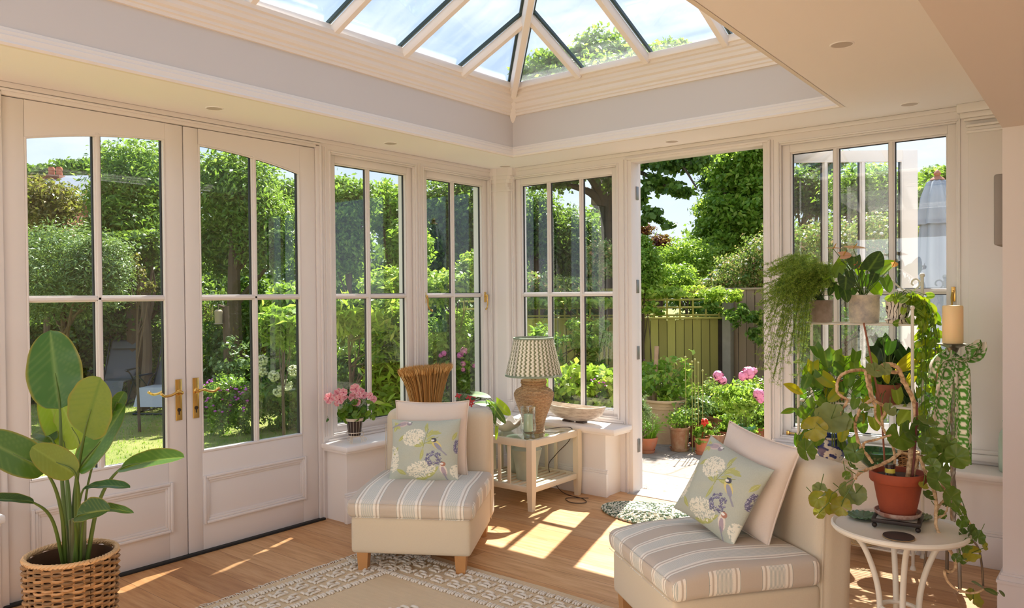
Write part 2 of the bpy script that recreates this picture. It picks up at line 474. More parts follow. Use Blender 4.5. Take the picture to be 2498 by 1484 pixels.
# --- double garden doors in wall A
def arch(y): return 2.392-0.093*((y-2.31)/.81)**2
def door_leaf(root, T, s0, s1, g0, g1, mull, arched=True, zt=2.482, hinge=None):
    d0, d1 = -.058, -.012
    lf = MB(); gb = .592
    lf.cbox(s0, g0, d0, d1, .012, zt, .003, T); lf.cbox(g1, s1, d0, d1, .012, zt, .003, T)
    lf.cbox(g0, g1, d0, d1, .012, gb-.006, .003, T)
    n = 18
    ys = np.linspace(g0, g1, n+1)
    for i in range(n):
        za = arch(ys[i]) if arched else 2.37
        zb = arch(ys[i+1]) if arched else 2.37
        v = []
        for d in (d0, d1):
            v += [T(ys[i], d, za), T(ys[i+1], d, zb), T(ys[i+1], d, zt), T(ys[i], d, zt)]
        lf.add(v, [(0, 3, 2, 1), (4, 5, 6, 7), (0, 1, 5, 4), (3, 7, 6, 2)])
    leaf = lf.build('door_leaf', m_frame, root)
    bd = MB()
    top = lambda y: (arch(y) if arched else 2.37)
    bd.cbox(g0, g0+.01, d0+.012, d1+.004, gb, top(g0), .003, T); bd.cbox(g1-.01, g1, d0+.012, d1+.004, gb, top(g1), .003, T)
    bd.cbox(g0, g1, d0+.012, d1+.004, gb-.006, gb+.008, .003, T)
    bd.tube([T(y, d1-.002, top(y)-.004) for y in np.linspace(g0, g1, 19)], .006, 6)
    for s in mull:
        bd.cbox(s-.018, s+.018, d0+.01, d1-.006, gb-.004, top(s)+.01, .006, T)
        bd.cbox(s-.009, s+.009, d1-.008, d1+.002, gb-.004, top(s)+.01, .003, T)
    bd.cbox(g0+.006, g1-.006, d0+.01, d1-.006, 1.478, 1.512, .006, T)
    bd.cbox(g0+.006, g1-.006, d1-.008, d1+.002, 1.487, 1.503, .003, T)
    bd.build('glazing_bars', m_frame, leaf)
    sl = MB(); e = [g0+.01]+[q for s in mull for q in (s-.018, s+.018)]+[g1-.01]
    for i in range(0, len(e), 2):
        for sd in (e[i]-.001, e[i+1]-.005): sl.box(sd, sd+.006, d0+.008, d0+.028, gb, top(sd), T)
        sl.tube([T(y, d0+.02, top(y)-.003) for y in np.linspace(e[i], e[i+1], 9)], .004, 4)
    sl.build('glazing_seal', m_black, leaf, smooth=False)
    # bolection moulding and raised field of the bottom panel, both faces
    p = MB(); a0, a1, z0, z1 = g0+.002, g1+.018, .165, .448
    for (e0, e1) in ((d1, d1+.016),):
        frame_ring(p, T, a0, a1, z0, z1, .016, e0, e1, b=.005)
        frame_ring(p, T, a0+.016, a1-.016, z0+.016, z1-.016, .014, e0, e1-.005, b=.004)
        frame_ring(p, T, a0+.030, a1-.030, z0+.030, z1-.030, .012, e0, e1-.011, b=.002)
    p.build('panel_moulding', m_frame, leaf)
    gl = MB()
    zz = np.linspace(g0+.002, g1-.002, 13)
    for i in range(12):
        q = [(zz[i], gb-.002), (zz[i+1], gb-.002), (zz[i+1], top(zz[i+1])+.004), (zz[i], top(zz[i])+.004)]
        v = [T(s, -.043, z) for s, z in q]+[T(s, -.039, z) for s, z in q]
        gl.add(v, [(0, 3, 2, 1), (4, 5, 6, 7), (0, 1, 5, 4), (2, 3, 7, 6)])
    gl.build('glass', m_glass, leaf, smooth=False)
    return leaf
def lever(parent, T, s, z, sgn, d, mirror_out=False):
    h = MB()
    h.cbox(s-.019, s+.019, d, d+.006, z-.16, z+.075, .003, T)
    h.lathe([(.017, 0), (.017, .012), (.011, .018), (.011, .04), (0.0, .042)], seg=16, T=lambda x, y, q: T(s+x, d+q, z+y))
    h.tube(spline([T(s, d+.04, z), T(s+sgn*.03, d+.045, z+.006), T(s+sgn*.06, d+.045, z-.006), T(s+sgn*.095, d+.042, z-.010), T(s+sgn*.115, d+.044, z+.002)], 20), [.0085]*8+[.007]*6+[.006]*6, 8) if False else \
        h.tube(spline([T(s, d+.04, z), T(s+sgn*.03, d+.045, z+.006), T(s+sgn*.06, d+.045, z-.006), T(s+sgn*.095, d+.042, z-.010), T(s+sgn*.12, d+.044, z+.004)], 20), .0075, 8)
    h.sphere(T(s+sgn*.121, d+.044, z+.005), .009, 8, 6)
    h.build('door_handle', m_brass, parent)
    k = MB(); k.lathe([(.011, 0), (.011, .003), (0, .003)], seg=12, T=lambda x, y, q: T(s+x, d+.0055+q, z-.1+y*1.0))
    k.box(s-.003, s+.003, d+.0055, d+.009, z-.128, z-.1, T)
    k.build('keyhole', plain('dark_keyhole', srgb(52, 36, 18), 0.5), parent, smooth=False)
r = structure_root('door_1', 'cream double garden doors with arched glazing')
f = MB()
f.cbox(1.345, 1.388, -.1, .006, 0, 2.50, .003, TA); f.cbox(3.228, 3.262, -.1, .0, 0, 2.50, .003, TA)
f.cbox(1.330, 1.352, -.02, .016, 0, 2.515, .006, TA); f.cbox(3.255, 3.27, -.02, .010, 0, 2.515, .005, TA)
f.cbox(1.388, 3.228, -.1, .002, 2.486, 2.52, .004, TA)
f.cbox(1.352, 3.255, -.02, .012, 2.505, 2.518, .005, TA)
f.build('door_frame', m_frame, r)
th = MB(); th.box(2.300, 2.320, -.066, -.060, .02, 2.47, TA); th.build('seam_shade', m_black, r)  # black strip added as shade in the gap between the leaves
th = MB(); th.cbox(1.36, 3.26, -.12, .02, 0.0, .014, .003, TA)
th.build('threshold', m_black, r)
l1 = door_leaf(r, TA, 1.392, 2.3065, 1.49, 2.20, [1.838])
l2 = door_leaf(r, TA, 2.3130, 3.226, 2.402, 3.105, [2.772])
lever(l1, TA, 2.262, .955, -1, -.012); lever(l2, TA, 2.366, .955, 1, -.012)
# the outside lever of the left leaf, seen through its glass
def TAo(s, d, z): return (XA-.07-d, s, z)
lever(l1, TAo, 2.262, .955, -1, 0.0)

# --- solid parts of wall A and B
wa = MB()
def postA(s0, s1): wa.cbox(s0, s1, -.2, .0, 0, 2.55, .003, TA)
wa.box(-2.6, -2.10, -.25, 0, 0, 2.55, TA)
for (s0, s1) in ((-.90, .32), (1.30, 1.345), (3.262, 3.33), (4.145, 4.21), (5.01, 5.3)): wa.box(s0, s1, -.2, 0.0, 0, 2.55, TA)
for (s0, s1) in ((-2.10, -.90), (.32, 1.30), (3.33, 4.145), (4.21, 5.01)): wa.box(s0, s1, -.2, 0.0, 2.48, 2.55, TA)
wa.box(1.345, 3.262, -.2, 0.0, 2.515, 2.55, TA)
for (s0, s1) in ((-2.10, -.90), (.32, 1.30), (3.33, 4.145), (4.21, 5.01)): wa.box(s0, s1, -.2, 0.0, 0, .54, TA)
struct(wa.build('wall_left', m_frame, smooth=False), 'painted timber garden wall')
tm = MB()
for s in (3.278, 3.30, 4.165, 4.19): tm.cbox(s-.004, s+.004, -.001, .006, .55, 2.5, .003, TA)
tm.cbox(-2.5, 5.05, -.001, .010, 2.522, 2.549, .004, TA)
struct(tm.build('trim_1', m_frame))
wb = MB()
for (s0, s1) in ((-4.29, -4.133), (-3.095, -3.02), (-1.94, -1.885)): wb.box(s0, s1, -.2, 0.0, 0, 2.55, TB)
wb.box(-.83, -.517, -.2, .0, 0, 2.55, TB)
wb.box(-4.133, -3.095, -.2, 0.0, 2.48, 2.55, TB); wb.box(-3.02, -1.94, -.2, 0.0, 2.49, 2.55, TB); wb.box(-1.885, -.83, -.2, 0.0, 2.48, 2.55, TB)
wb.box(-4.133, -3.095, -.2, 0.0, 0, .54, TB); wb.box(-1.885, -.83, -.2, 0.0, 0, .54, TB)
struct(wb.build('wall_back', m_frame, smooth=False), 'painted timber garden wall with open doorway')
tm = MB()
for s in (-3.05, -1.915): tm.cbox(s-.004, s+.004, -.001, .006, .0, 2.5, .003, TB)
tm.cbox(-4.2, -.52, -.001, .010, 2.522, 2.549, .004, TB)
struct(tm.build('trim_2', m_frame))

# --- open doorway B with the leaf folded back outside
r = structure_root('door_2', 'open garden door folded back outside')
f = MB()
f.cbox(-3.02, -2.98, -.1, .008, 0, 2.49, .003, TB); f.cbox(-1.98, -1.94, -.1, .008, 0, 2.49, .003, TB)
f.cbox(-2.98, -1.98, -.1, .008, 2.472, 2.50, .003, TB)
f.cbox(-3.03, -3.012, -.01, .016, 0, 2.50, .004, TB); f.cbox(-1.948, -1.93, -.01, .016, 0, 2.50, .004, TB)
f.cbox(-3.03, -1.93, -.01, .016, 2.490, 2.506, .004, TB)
f.build('door_frame', m_frame, r)
hg = MB()
for z in (.35, 1.05, 1.55, 2.25): hg.cbox(-2.981, -2.975, -.095, -.06, z-.05, z+.05, .002, TB)
hg.build('hinge', plain('steel_grey', srgb(130, 128, 124), 0.35, metal=.8), r)
s_ = MB(); s_.cbox(-3.02, -1.94, -.16, .03, -.02, .006, .003, TB)
s_.build('threshold', plain('aluminium_sill', srgb(190, 186, 180), 0.35, metal=.6), r)
hx, hy = -1.985, YB+.12
ang = math.atan2(.62, .785)
ca, sa = math.cos(ang), math.sin(ang)
def TD(s, d, z):     # s from the hinge along the leaf, d towards the camera side
    return (hx+ca*s+sa*(d+.035), hy+sa*s-ca*(d+.035), z+.005)
l3 = door_leaf(r, TD, 0.0, .985, .10, .885, [.37, .62], arched=False, zt=2.44)

# --- dwarf walls, sills, skirtings
def dwarf(name, T, s0, s1, depth, lab=None, endcap=None):
    m = MB(); m.box(s0, s1, -.02, depth, 0, .485, T)
    o = struct(m.build('wall_'+name, m_white, smooth=False), lab); return o
SILLZ0, SILLZ1 = .478, .515
dwarf('low_left', TA, 3.29, 5.09, .205, 'low white wall under the left windows')
dwarf('low_back', TB, -4.085, -3.095, .205, 'low white wall left of the doorway')
dwarf('low_right', TB, -1.86, -.50, .205, 'low white wall under the right window')
dwarf('low_near', TA, -2.6, 1.25, .205, 'low white wall beside the doors')
def sill(name, T, s0, s1, depth=.265):
    m = MB(); m.cbox(s0, s1, -.03, depth, SILLZ0, SILLZ1, .010, T)
    m.cbox(s0+.012, s1-.012, -.03, depth-.022, SILLZ0-.016, SILLZ0+.004, .006, T)
    struct(m.build(name, m_white))
sill('trim_3', TA, 3.245, 5.09); sill('trim_4', TB, -4.026, -2.985); sill('trim_5', TB, -1.92, -.50); sill('trim_6', TA, -2.6, 1.295)
def skirting(name, T, s0, s1, d, ends=(0, 0)):
    m = MB(); m.cbox(s0, s1, d-.01, d+.020, 0, .172, .003, T)
    m.cbox(s0, s1, d-.01, d+.014, .172, .186, .004, T); m.cbox(s0, s1, d-.01, d+.008, .186, .197, .004, T)
    return struct(m.build(name, m_white))
skirting('baseboard_left', TA, 3.272, 5.09, .205)
skirting('baseboard_back', TB, -4.065, -3.077, .205)
skirting('baseboard_right', TB, -1.86, -.50, .205)
skirting('baseboard_near', TA, -2.6, 1.268, .205)
# window board apron moulding between sill and window
m = MB()
for T, s0, s1 in ((TA, 3.30, 5.05), (TB, -4.2, -3.06), (TB, -1.93, -.52), (TA, .3, 1.31)):
    m.cbox(s0, s1, -.01, .008, .515, .532, .004, T)
struct(m.build('trim_7', m_frame))
# --- corner pilaster and its capital, pilaster right of window 4
m = MB()
poly = [(-4.29, 5.02), (-4.262, 5.02), (-4.248, 5.032), (-4.170, 5.052), (-4.150, 5.064), (-4.140, 5.09), (-4.29, 5.09)]
def grow(poly, k):
    c = np.array([-4.29, 5.09]); return [tuple(c+(np.array(p)-c)*k) for p in poly]
m.prism(poly, .515, 2.55)
for (z0, z1, k) in ((2.36, 2.375, 1.16), (2.375, 2.395, 1.08), (2.43, 2.46, 1.14), (2.46, 2.49, 1.25), (2.49, 2.55, 1.38), (.515, .60, 1.14), (.60, .615, 1.07)):
    m.prism(grow(poly, k), z0, z1)
struct(m.build('trim_8', m_frame, smooth=False))
m = MB()
m.cbox(-.79, -.4, 0, .014, .53, 2.40, .003, TB)
for (z0, z1, d, e) in ((2.385, 2.40, .03, .01), (2.40, 2.42, .02, .0), (2.42, 2.435, .03, .01), (2.455, 2.47, .035, .02), (2.47, 2.50, .05, .035), (2.50, 2.55, .065, .05)):
    m.cbox(-.79-e, -.4, 0, d, z0, z1, .004, TB)
m.cbox(-.80, -.4, 0, .03, .535, .575, .012, TB); m.cbox(-.80, -.4, 0, .022, .575, .60, .008, TB)
struct(m.build('trim_9', m_frame))

# --- pier and beam to the inner room
m = MB()
m.prism([(-.517, 4.2), (2.7, 4.2), (2.7, 4.45), (-.2, 4.45), (-.2, 5.3), (-.517, 5.3)], 0, 2.75)
struct(m.build('wall_right', m_inner, smooth=False), 'plain wall pier in the right foreground')
m = MB()
m.prism([(-.517, 4.2), (-.41, .76), (-.30, -2.6), (1.2, -2.6), (1.2, 4.2)], 2.241, 2.55)
struct(m.build('ceiling_beam', m_inner, smooth=False), 'boxed beam across the inner room opening')
m = MB()
for (z0, z1, d) in ((0, .155, .020), (.155, .168, .024), (.168, .19, .014), (.19, .20, .006)):
    m.box(-.517-d, 2.6, 4.2-d, 4.2, z0, z1); m.box(-.517-d, -.517, 4.2, 4.86, z0, z1)
struct(m.build('baseboard_pier', m_inner, smooth=False))

# --- end walls of the room behind the viewer, with wide unglazed openings added for fill light
m = MB()
m.box(-4.5, -3.6, -2.75, -2.6, 0, 2.7); m.box(-1.0, .2, -2.75, -2.6, 0, 2.7); m.box(1.9, 2.75, -2.75, -2.6, 0, 2.7)
m.box(-3.6, -1.0, -2.75, -2.6, 2.3, 2.7); m.box(.2, 1.9, -2.75, -2.6, 2.3, 2.7)
struct(m.build('wall_near', m_wall, smooth=False), 'wall behind the viewer with wide openings')
m = MB()
m.box(2.6, 2.75, -2.6, -1.4, 0, 2.7); m.box(2.6, 2.75, 1.2, 4.4, 0, 2.7); m.box(2.6, 2.75, -1.4, 1.2, 2.3, 2.7); m.box(2.6, 2.75, -1.4, 1.2, 0, .9)
struct(m.build('wall_far_right', m_wall, smooth=False), 'side wall of the inner room')

# --- ceiling with the lantern opening
LP = [(-3.79, 4.69), (-1.34, 4.66), (-1.14, -.9), (-3.62, -.9)]      # opening corners, anticlockwise seen from below
out = [(-4.5, 5.3), (2.7, 5.3), (2.7, -2.7), (-4.5, -2.7)]
m = MB()
for z in (2.55, 2.70):
    v = [(*p, z) for p in LP]+[(*p, z) for p in out]
    m.add(v, [(i, (i+1) % 4, 4+(i+1) % 4, 4+i) if z < 2.6 else (4+i, 4+(i+1) % 4, (i+1) % 4, i) for i in range(4)])
v = [(*p, z) for z in (2.55, 2.70) for p in out]
m.add(v, [(i, (i+1) % 4, 4+(i+1) % 4, 4+i) for i in range(4)])
struct(m.build('ceiling', m_soffit, smooth=False), 'flat ceiling around the roof lantern')

# profile swept round the lantern opening: (offset inwards, z)
def sweep_ring(mb, poly, prof, closed=True):
    c = np.array(poly); n = len(c); cen = c.mean(0)
    rings = []
    for (o, z) in prof:
        ring = []
        for i in range(n):
            p, q, r_ = c[i-1], c[i], c[(i+1) % n]
            def nrm(a, b):
                t = (b-a)/np.linalg.norm(b-a); nn = np.array([-t[1], t[0]])
                return nn if np.dot(cen-a, nn) > 0 else -nn
            n1, n2 = nrm(p, q), nrm(q, r_)
            bis = (n1+n2)/(1+np.dot(n1, n2))
            ring.append((*(q+bis*o), z))
        rings.append(ring)
    P = np.array(rings)          # (k, n, 3)
    k = len(prof); V = P.reshape(-1, 3)
    F = [(i*n+j, i*n+(j+1) % n, (i+1)*n+(j+1) % n, (i+1)*n+j) for i in range(k-1) for j in range(n)]
    mb.add(V, F)
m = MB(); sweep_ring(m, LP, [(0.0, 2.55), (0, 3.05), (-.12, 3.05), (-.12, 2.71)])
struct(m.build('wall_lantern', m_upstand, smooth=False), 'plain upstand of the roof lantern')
m = MB(); sweep_ring(m, LP, [(-.002, 2.548), (.020, 2.548), (.024, 2.560), (.018, 2.570), (.018, 2.592), (.012, 2.598), (.012, 2.612), (.006, 2.618), (.004, 2.628), (-.002, 2.630)])
struct(m.build('trim_10', m_cornice, smooth=False))
m = MB(); sweep_ring(m, LP, [(-.002, 2.862), (.012, 2.864), (.014, 2.880), (.022, 2.886), (.022, 2.900), (.034, 2.910), (.040, 2.925), (.040, 2.945), (.054, 2.955), (.058, 2.975), (.066, 2.985), (.066, 3.005), (.078, 3.012), (.080, 3.035), (-.05, 3.04)])
struct(m.build('trim_11', m_cornice, smooth=False))
# lantern roof: eaves frame, hips, ridge, rafters, seals, glass
T44 = .44
c4 = np.array(LP)
ex0, ex1, ey1, ey0 = -3.715, -1.27, 4.61, -.82      # eaves rectangle of the glazing
ze = 3.05
rx = (ex0+ex1)/2; rise = (ex1-ex0)/2*T44; zr = ze+rise; run = (ex1-ex0)/2
m_lant = plain('lantern_white', srgb(244, 236, 228), 0.4, 0.01)
root = structure_root('window_7', 'glazed roof lantern', (0, 0, 0))
m = MB()
for (a, b) in (((ex0, ey0), (ex0, ey1)), ((ex0, ey1), (ex1, ey1)), ((ex1, ey1), (ex1, ey0)), ((ex1, ey0), (ex0, ey0))):
    x0, x1 = sorted((a[0], b[0])); y0, y1 = sorted((a[1], b[1]))
    m.cbox(x0-.04, x1+.04, y0-.04, y1+.04, 3.032, 3.078, .006)
m.build('eaves_frame', m_lant, root)
def rafter(mb, p, q, w=.028, dp=.05, lift=-.015):
    """bar from p to q, hanging below the glass"""
    p, q = np.array(p, float), np.array(q, float)
    d = unit(q-p); s = unit(np.cross(d, [0, 0, 1])); u = np.cross(s, d)
    V = []
    for e in (p, q):
        for (a, b) in ((-w*.6, -dp), (w*.6, -dp), (w, -dp*.55), (w, 0), (-w, 0), (-w, -dp*.55)):
            V.append(e+s*a+u*(b+lift))
    n = 6
    mb.add(V, [tuple(range(n))[::-1], tuple(range(n, 2*n))]+[(i, (i+1) % n, n+(i+1) % n, n+i) for i in range(n)])
def sealbar(mb, p, q, off):
    p, q = np.array(p, float), np.array(q, float); d = unit(q-p); s = unit(np.cross(d, [0, 0, 1])); u = np.cross(s, d)
    V = [e+s*(off+a)+u*b for e in (p, q) for (a, b) in ((-.009, -.014), (.009, -.014), (.009, .008), (-.009, .008))]
    mb.add(V, [(0, 3, 2, 1), (4, 5, 6, 7), (0, 1, 5, 4), (1, 2, 6, 5), (2, 3, 7, 6), (3, 0, 4, 7)])
raf = MB(); seal = MB()
apex1 = (rx, ey1-run, zr); apex0 = (rx, ey0+run, zr)
for (c, a) in (((ex0, ey1), apex1), ((ex1, ey1), apex1), ((ex0, ey0), apex0), ((ex1, ey0), apex0)):
    st = (c[0], c[1], ze+.02)
    hip = MB(); d = unit(np.array(a)-np.array(st))
    rafter(hip, np.array(st)-d*.115, a, .032, .075, -.01); hip.build('hip_rafter', m_lant, root)
    sealbar(seal, st, a, .040); sealbar(seal, st, a, -.040)
hip = MB()
cc_ = np.array([-3.79, 4.69]); dd_ = np.array([1, -1])/math.sqrt(2); ss_ = np.array([1, 1])/math.sqrt(2)
V = []
for (o, z, w) in ((.005, 2.815, .010), (.035, 2.86, .024), (.135, 3.06, .026)):
    for (a, e) in ((-1, 0), (1, 0), (1, 1), (-1, 1)):
        q_ = cc_+dd_*(o-(.05 if e else 0))+ss_*w*a; V.append((q_[0], q_[1], z+(.02 if e else 0)))
hip.add(V, [(0, 1, 2, 3), (8, 11, 10, 9)]+[(i*4+j, i*4+4+j, i*4+4+(j+1) % 4, i*4+(j+1) % 4) for i in (0, 1) for j in range(4)])
hip.build('hip_foot', m_cornice, root)
hip = MB(); rafter(hip, apex0, apex1, .04, .08, .0); hip.build('ridge', m_lant, root)
ys = [4.03-.56*i for i in range(0, 9)]
for y in ys:
    for sx in (0, 1):
        e = ex0 if sx == 0 else ex1
        L = min(run, ey1-y, y-ey0)
        if L < .1: continue
        q = (e+(L if sx == 0 else -L), y, ze+.02+L*T44)
        b = MB(); rafter(b, (e, y, ze+.02), q); b.build('rafter', m_lant, root)
        sealbar(seal, (e, y, ze+.025), q, .036); sealbar(seal, (e, y, ze+.025), q, -.036)
for x in (-3.11, -2.57, -2.02):
    for (e, sg) in ((ey1, -1), (ey0, 1)):
        L = min(x-ex0, ex1-x)
        q = (x, e+sg*L, ze+.02+L*T44)
        b = MB(); rafter(b, (x, e, ze+.02), q); b.build('rafter', m_lant, root)
        sealbar(seal, (x, e, ze+.025), q, .036); sealbar(seal, (x, e, ze+.025), q, -.036)
seal.build('glazing_seal', m_seal, root, smooth=False)
g = MB()
for quad in ([(ex0, ey0, ze), (ex0, ey1, ze), apex1, apex0], [(ex1, ey1, ze), (ex1, ey0, ze), apex0, apex1], [(ex0, ey1, ze), (ex1, ey1, ze), apex1], [(ex1, ey0, ze), (ex0, ey0, ze), apex0]):
    q = [np.array(p)+np.array([0, 0, .035 if i < 2 else .035]) for i, p in enumerate(quad)]
    n = len(q); V = q+[p+np.array([0, 0, .006]) for p in q]
    g.add(V, [tuple(range(n))[::-1], tuple(range(n, 2*n))])
g.build('glass', m_roofglass, root, smooth=False)

# --- recessed ceiling downlights (switched off)
m_lens = plain('frosted_lamp_face', srgb(198, 186, 178), 0.5)
spots = [(-4.035, 2.353, 'above the double doors'), (-4.06, 3.682, 'above the window beside the doors'), (-4.09, 4.96, 'above the room corner'), (-2.562, 4.925, 'above the open doorway'), (-1.01, 3.481, 'nearest the lantern right side'), (-1.041, 4.842, 'above the window behind the plant stand')]
for (x, y, w) in spots:
    t_ = thing('ceiling_downlight', 'small round recessed ceiling downlight '+w, 'downlight', (x, y, 2.55), group='recessed ceiling downlights')
    a = MB(); a.lathe([(.049, 0.0), (.049, -.002), (.046, -.004), (.043, -.003), (.042, 0)], seg=28, caps=False); a.build('trim_ring', m_soffit, t_)
    a = MB(); a.lathe([(.043, .0), (.0425, -.0025), (0, -.0025)], seg=28, caps=False); a.build('lamp_face', m_lens, t_)
# ================================================================== THE GARDEN
GZ = -0.12     # lawn level
PZ = -0.05     # patio level
def leaf_mat(name, stops, trans=0.45, rough=0.4, spec=0.4):
    t = NT(name)
    isl = t.n('ShaderNodeNewGeometry').outputs['Random Per Island']
    c = t.ramp(isl, stops)
    p = t.principled(color=c, rough=rough, spec=spec)
    c2 = t.mix(0.55, c, (0.55, 0.75, 0.05, 1), 'MIX')
    c2 = t.mix(0.5, c2, c)
    tr = t.n('ShaderNodeBsdfTranslucent', {'Color': c2}).outputs[0]
    mx = t.n('ShaderNodeMixShader'); t.set(mx, 0, trans); t.t.links.new(p, mx.inputs[1]); t.t.links.new(tr, mx.inputs[2])
    return t.finish(mx.outputs[0])
L_DARK = leaf_mat('dark_tree_leaves', [(0, (.04, .095, .025)), (.6, (.10, .21, .04)), (1, (.22, .35, .07))], .48)
L_MID = leaf_mat('mid_green_leaves', [(0, (.07, .16, .03)), (.6, (.17, .32, .05)), (1, (.36, .50, .11))], .5)
L_BRIGHT = leaf_mat('bright_green_leaves', [(0, (.12, .25, .03)), (.6, (.26, .44, .05)), (1, (.48, .60, .12))], .5)
L_LIME = leaf_mat('lime_leaves', [(0, (.16, .30, .03)), (.6, (.34, .50, .05)), (1, (.55, .62, .12))], .45)
L_OLIVE = leaf_mat('olive_grey_leaves', [(0, (.07, .14, .045)), (.6, (.15, .25, .08)), (1, (.32, .42, .18))], .3)
L_BROWN = leaf_mat('bronze_leaves', [(0, (.10, .10, .03)), (.6, (.20, .17, .05)), (1, (.32, .22, .07))], .4)
L_RED = leaf_mat('dark_red_leaves', [(0, (.10, .012, .015)), (.6, (.20, .03, .03)), (1, (.32, .07, .05))], .3)
L_PINKISH = leaf_mat('pink_tinged_leaves', [(0, (.09, .17, .04)), (.55, (.22, .33, .08)), (.8, (.42, .40, .16)), (1, (.55, .28, .20))], .4)
m_bark = plain('tree_bark', srgb(112, 92, 74), 0.9, 0.25, 8, bump=0.5, bscale=30)
m_barkd = plain('dark_bark', srgb(84, 72, 60), 0.9, 0.25, 8, bump=0.5, bscale=30)
m_stem = plain('green_stem', srgb(104, 122, 50), 0.6, 0.15, 10)
m_soil = plain('soil', srgb(74, 54, 40), 0.95, 0.3, 20, bump=0.6, bscale=50)

def leaf_cards(C, out, size, aspect=0.5, rng=RNG, updown=0.5, jit=0.7, droop=0.25):
    """one folded four-cornered leaf per point; returns verts, quads"""
    n = len(C)
    nrm = out*0.55+np.array([0, 0, updown])+rng.normal(0, jit, (n, 3))
    nrm /= np.linalg.norm(nrm, axis=1, keepdims=True)
    d = rng.normal(0, 1, (n, 3)); d[:, 2] -= droop; d += out*0.3
    d -= nrm*np.sum(d*nrm, 1, keepdims=True); d /= np.maximum(np.linalg.norm(d, axis=1, keepdims=True), 1e-6)
    s = np.cross(nrm, d)
    L = size*rng.uniform(0.65, 1.25, (n, 1)); Wd = L*aspect
    V = np.stack([C-d*L*.5, C+s*Wd*.5+nrm*L*.07-d*L*.05, C+d*L*.5-nrm*L*.08, C-s*Wd*.5+nrm*L*.07-d*L*.05], 1).reshape(-1, 3)
    Q = np.arange(4*n).reshape(n, 4)
    return V, Q
def cloud(blobs, n, size, aspect=0.5, clump=0.16, seed=0, shell=0.45, nclump=None, updown=0.5, droop=0.25):
    """leaves in clumps spread through ellipsoids [(cx, cy, cz, rx, ry, rz), ...]"""
    rng = np.random.default_rng(seed+11)
    vol = np.array([(b[3]*b[4]*b[5])**(2/3) for b in blobs]); vol /= vol.sum()
    Vs, Qs, base, tips = [], [], 0, []
    for b, w in zip(blobs, vol):
        m = int(n*w)+1
        c = np.array(b[:3]); r = np.array(b[3:6])
        k = nclump or max(6, int(m/28))
        u = rng.normal(0, 1, (k, 3)); u /= np.linalg.norm(u, axis=1, keepdims=True)
        rad = (shell+(1-shell)*rng.uniform(0, 1, (k, 1))**0.6)*rng.uniform(.72, 1.12, (k, 1))
        cc = u*rad
        which = rng.integers(0, k, m)
        off = rng.normal(0, clump, (m, 3)); off[:, 2] *= .7
        p = cc[which]+off
        P = c+p*r
        o = p*r; o /= np.maximum(np.linalg.norm(o, axis=1, keepdims=True), 1e-6)
        V, Q = leaf_cards(P, o, size, aspect, rng, updown, droop=droop)
        Vs.append(V); Qs.append(Q+base); base += len(V)
        tips += [c+q*r*.8 for q in cc[:6]]
    return np.concatenate(Vs), np.concatenate(Qs), tips
def pb(px, py, d, rx, ry, rd=None):
    """ellipsoid around the point seen at (px, py) at distance d; radii given as seen, in pixels"""
    k = d/FPX; c = at(px, py, d)
    rd = rx if rd is None else rd
    return (c[0], c[1], c[2], max(rx, rd)*k if rd > rx else rx*k, rx*k if rd < rx else rd*k, ry*k)
def plant(name, label, cat, blobs, mat, n, size, aspect=.5, trunk=None, tr=.08, seed=0, clump=.16, shell=.45, group=None, bark=None, updown=.5, flowers=None, part='foliage', droop=.25, ground=GZ, branches=True):
    V, Q, tips = cloud(blobs, n, size, aspect, clump, seed, shell, None, updown, droop)
    b0 = blobs[0]
    base = np.array([b0[0], b0[1], ground]) if trunk is None else np.array([trunk[0], trunk[1], ground])
    root = thing(name, label, cat, base, group=group)
    V = V[:, :]-base
    fast_mesh(part, V, Q, mat, root)
    mb = MB(); rng = np.random.default_rng(seed)
    top = np.array([b0[0], b0[1], b0[2]])-base
    pts = spline([(0, 0, -.05), top*np.array([.25, .25, .45])+rng.normal(0, .03, 3), top*.85], 12)
    mb.tube(pts, np.linspace(tr, tr*.5, len(pts)), 8)
    if branches:
        for tp in tips[:14]:
            q = np.array(tp)-base; a = pts[rng.integers(len(pts)//2, len(pts))]
            mid = (a+q)/2+rng.normal(0, .05, 3)
            pp = spline([a, mid, q], 10); mb.tube(pp, np.linspace(tr*.4, tr*.1, len(pp)), 5)
    mb.build('trunk' if tr > .03 else 'stems', bark or m_bark, root)
    if flowers:
        fm, fn, fs, fcol = flowers
        rng = np.random.default_rng(seed+5)
        one = MB(); one.sphere((0, 0, 0), fs, 6, 4, sc=(1, 1, .7)); proto_f = one.build('flower', fm, root)
        for i in range(fn):
            b = blobs[rng.integers(0, len(blobs))]
            u = unit(rng.normal(0, 1, 3)); u[2] = abs(u[2])*.8; u[1] = -abs(u[1])
            p = np.array(b[:3])+u*np.array(b[3:6])*1.0-base
            fo = proto_f if i == 0 else proto_f.copy()
            if i: COL.objects.link(fo)
            fo.location = tuple(p); k_ = rng.uniform(.6, 1.2); fo.scale = (k_, k_, k_)
    return root

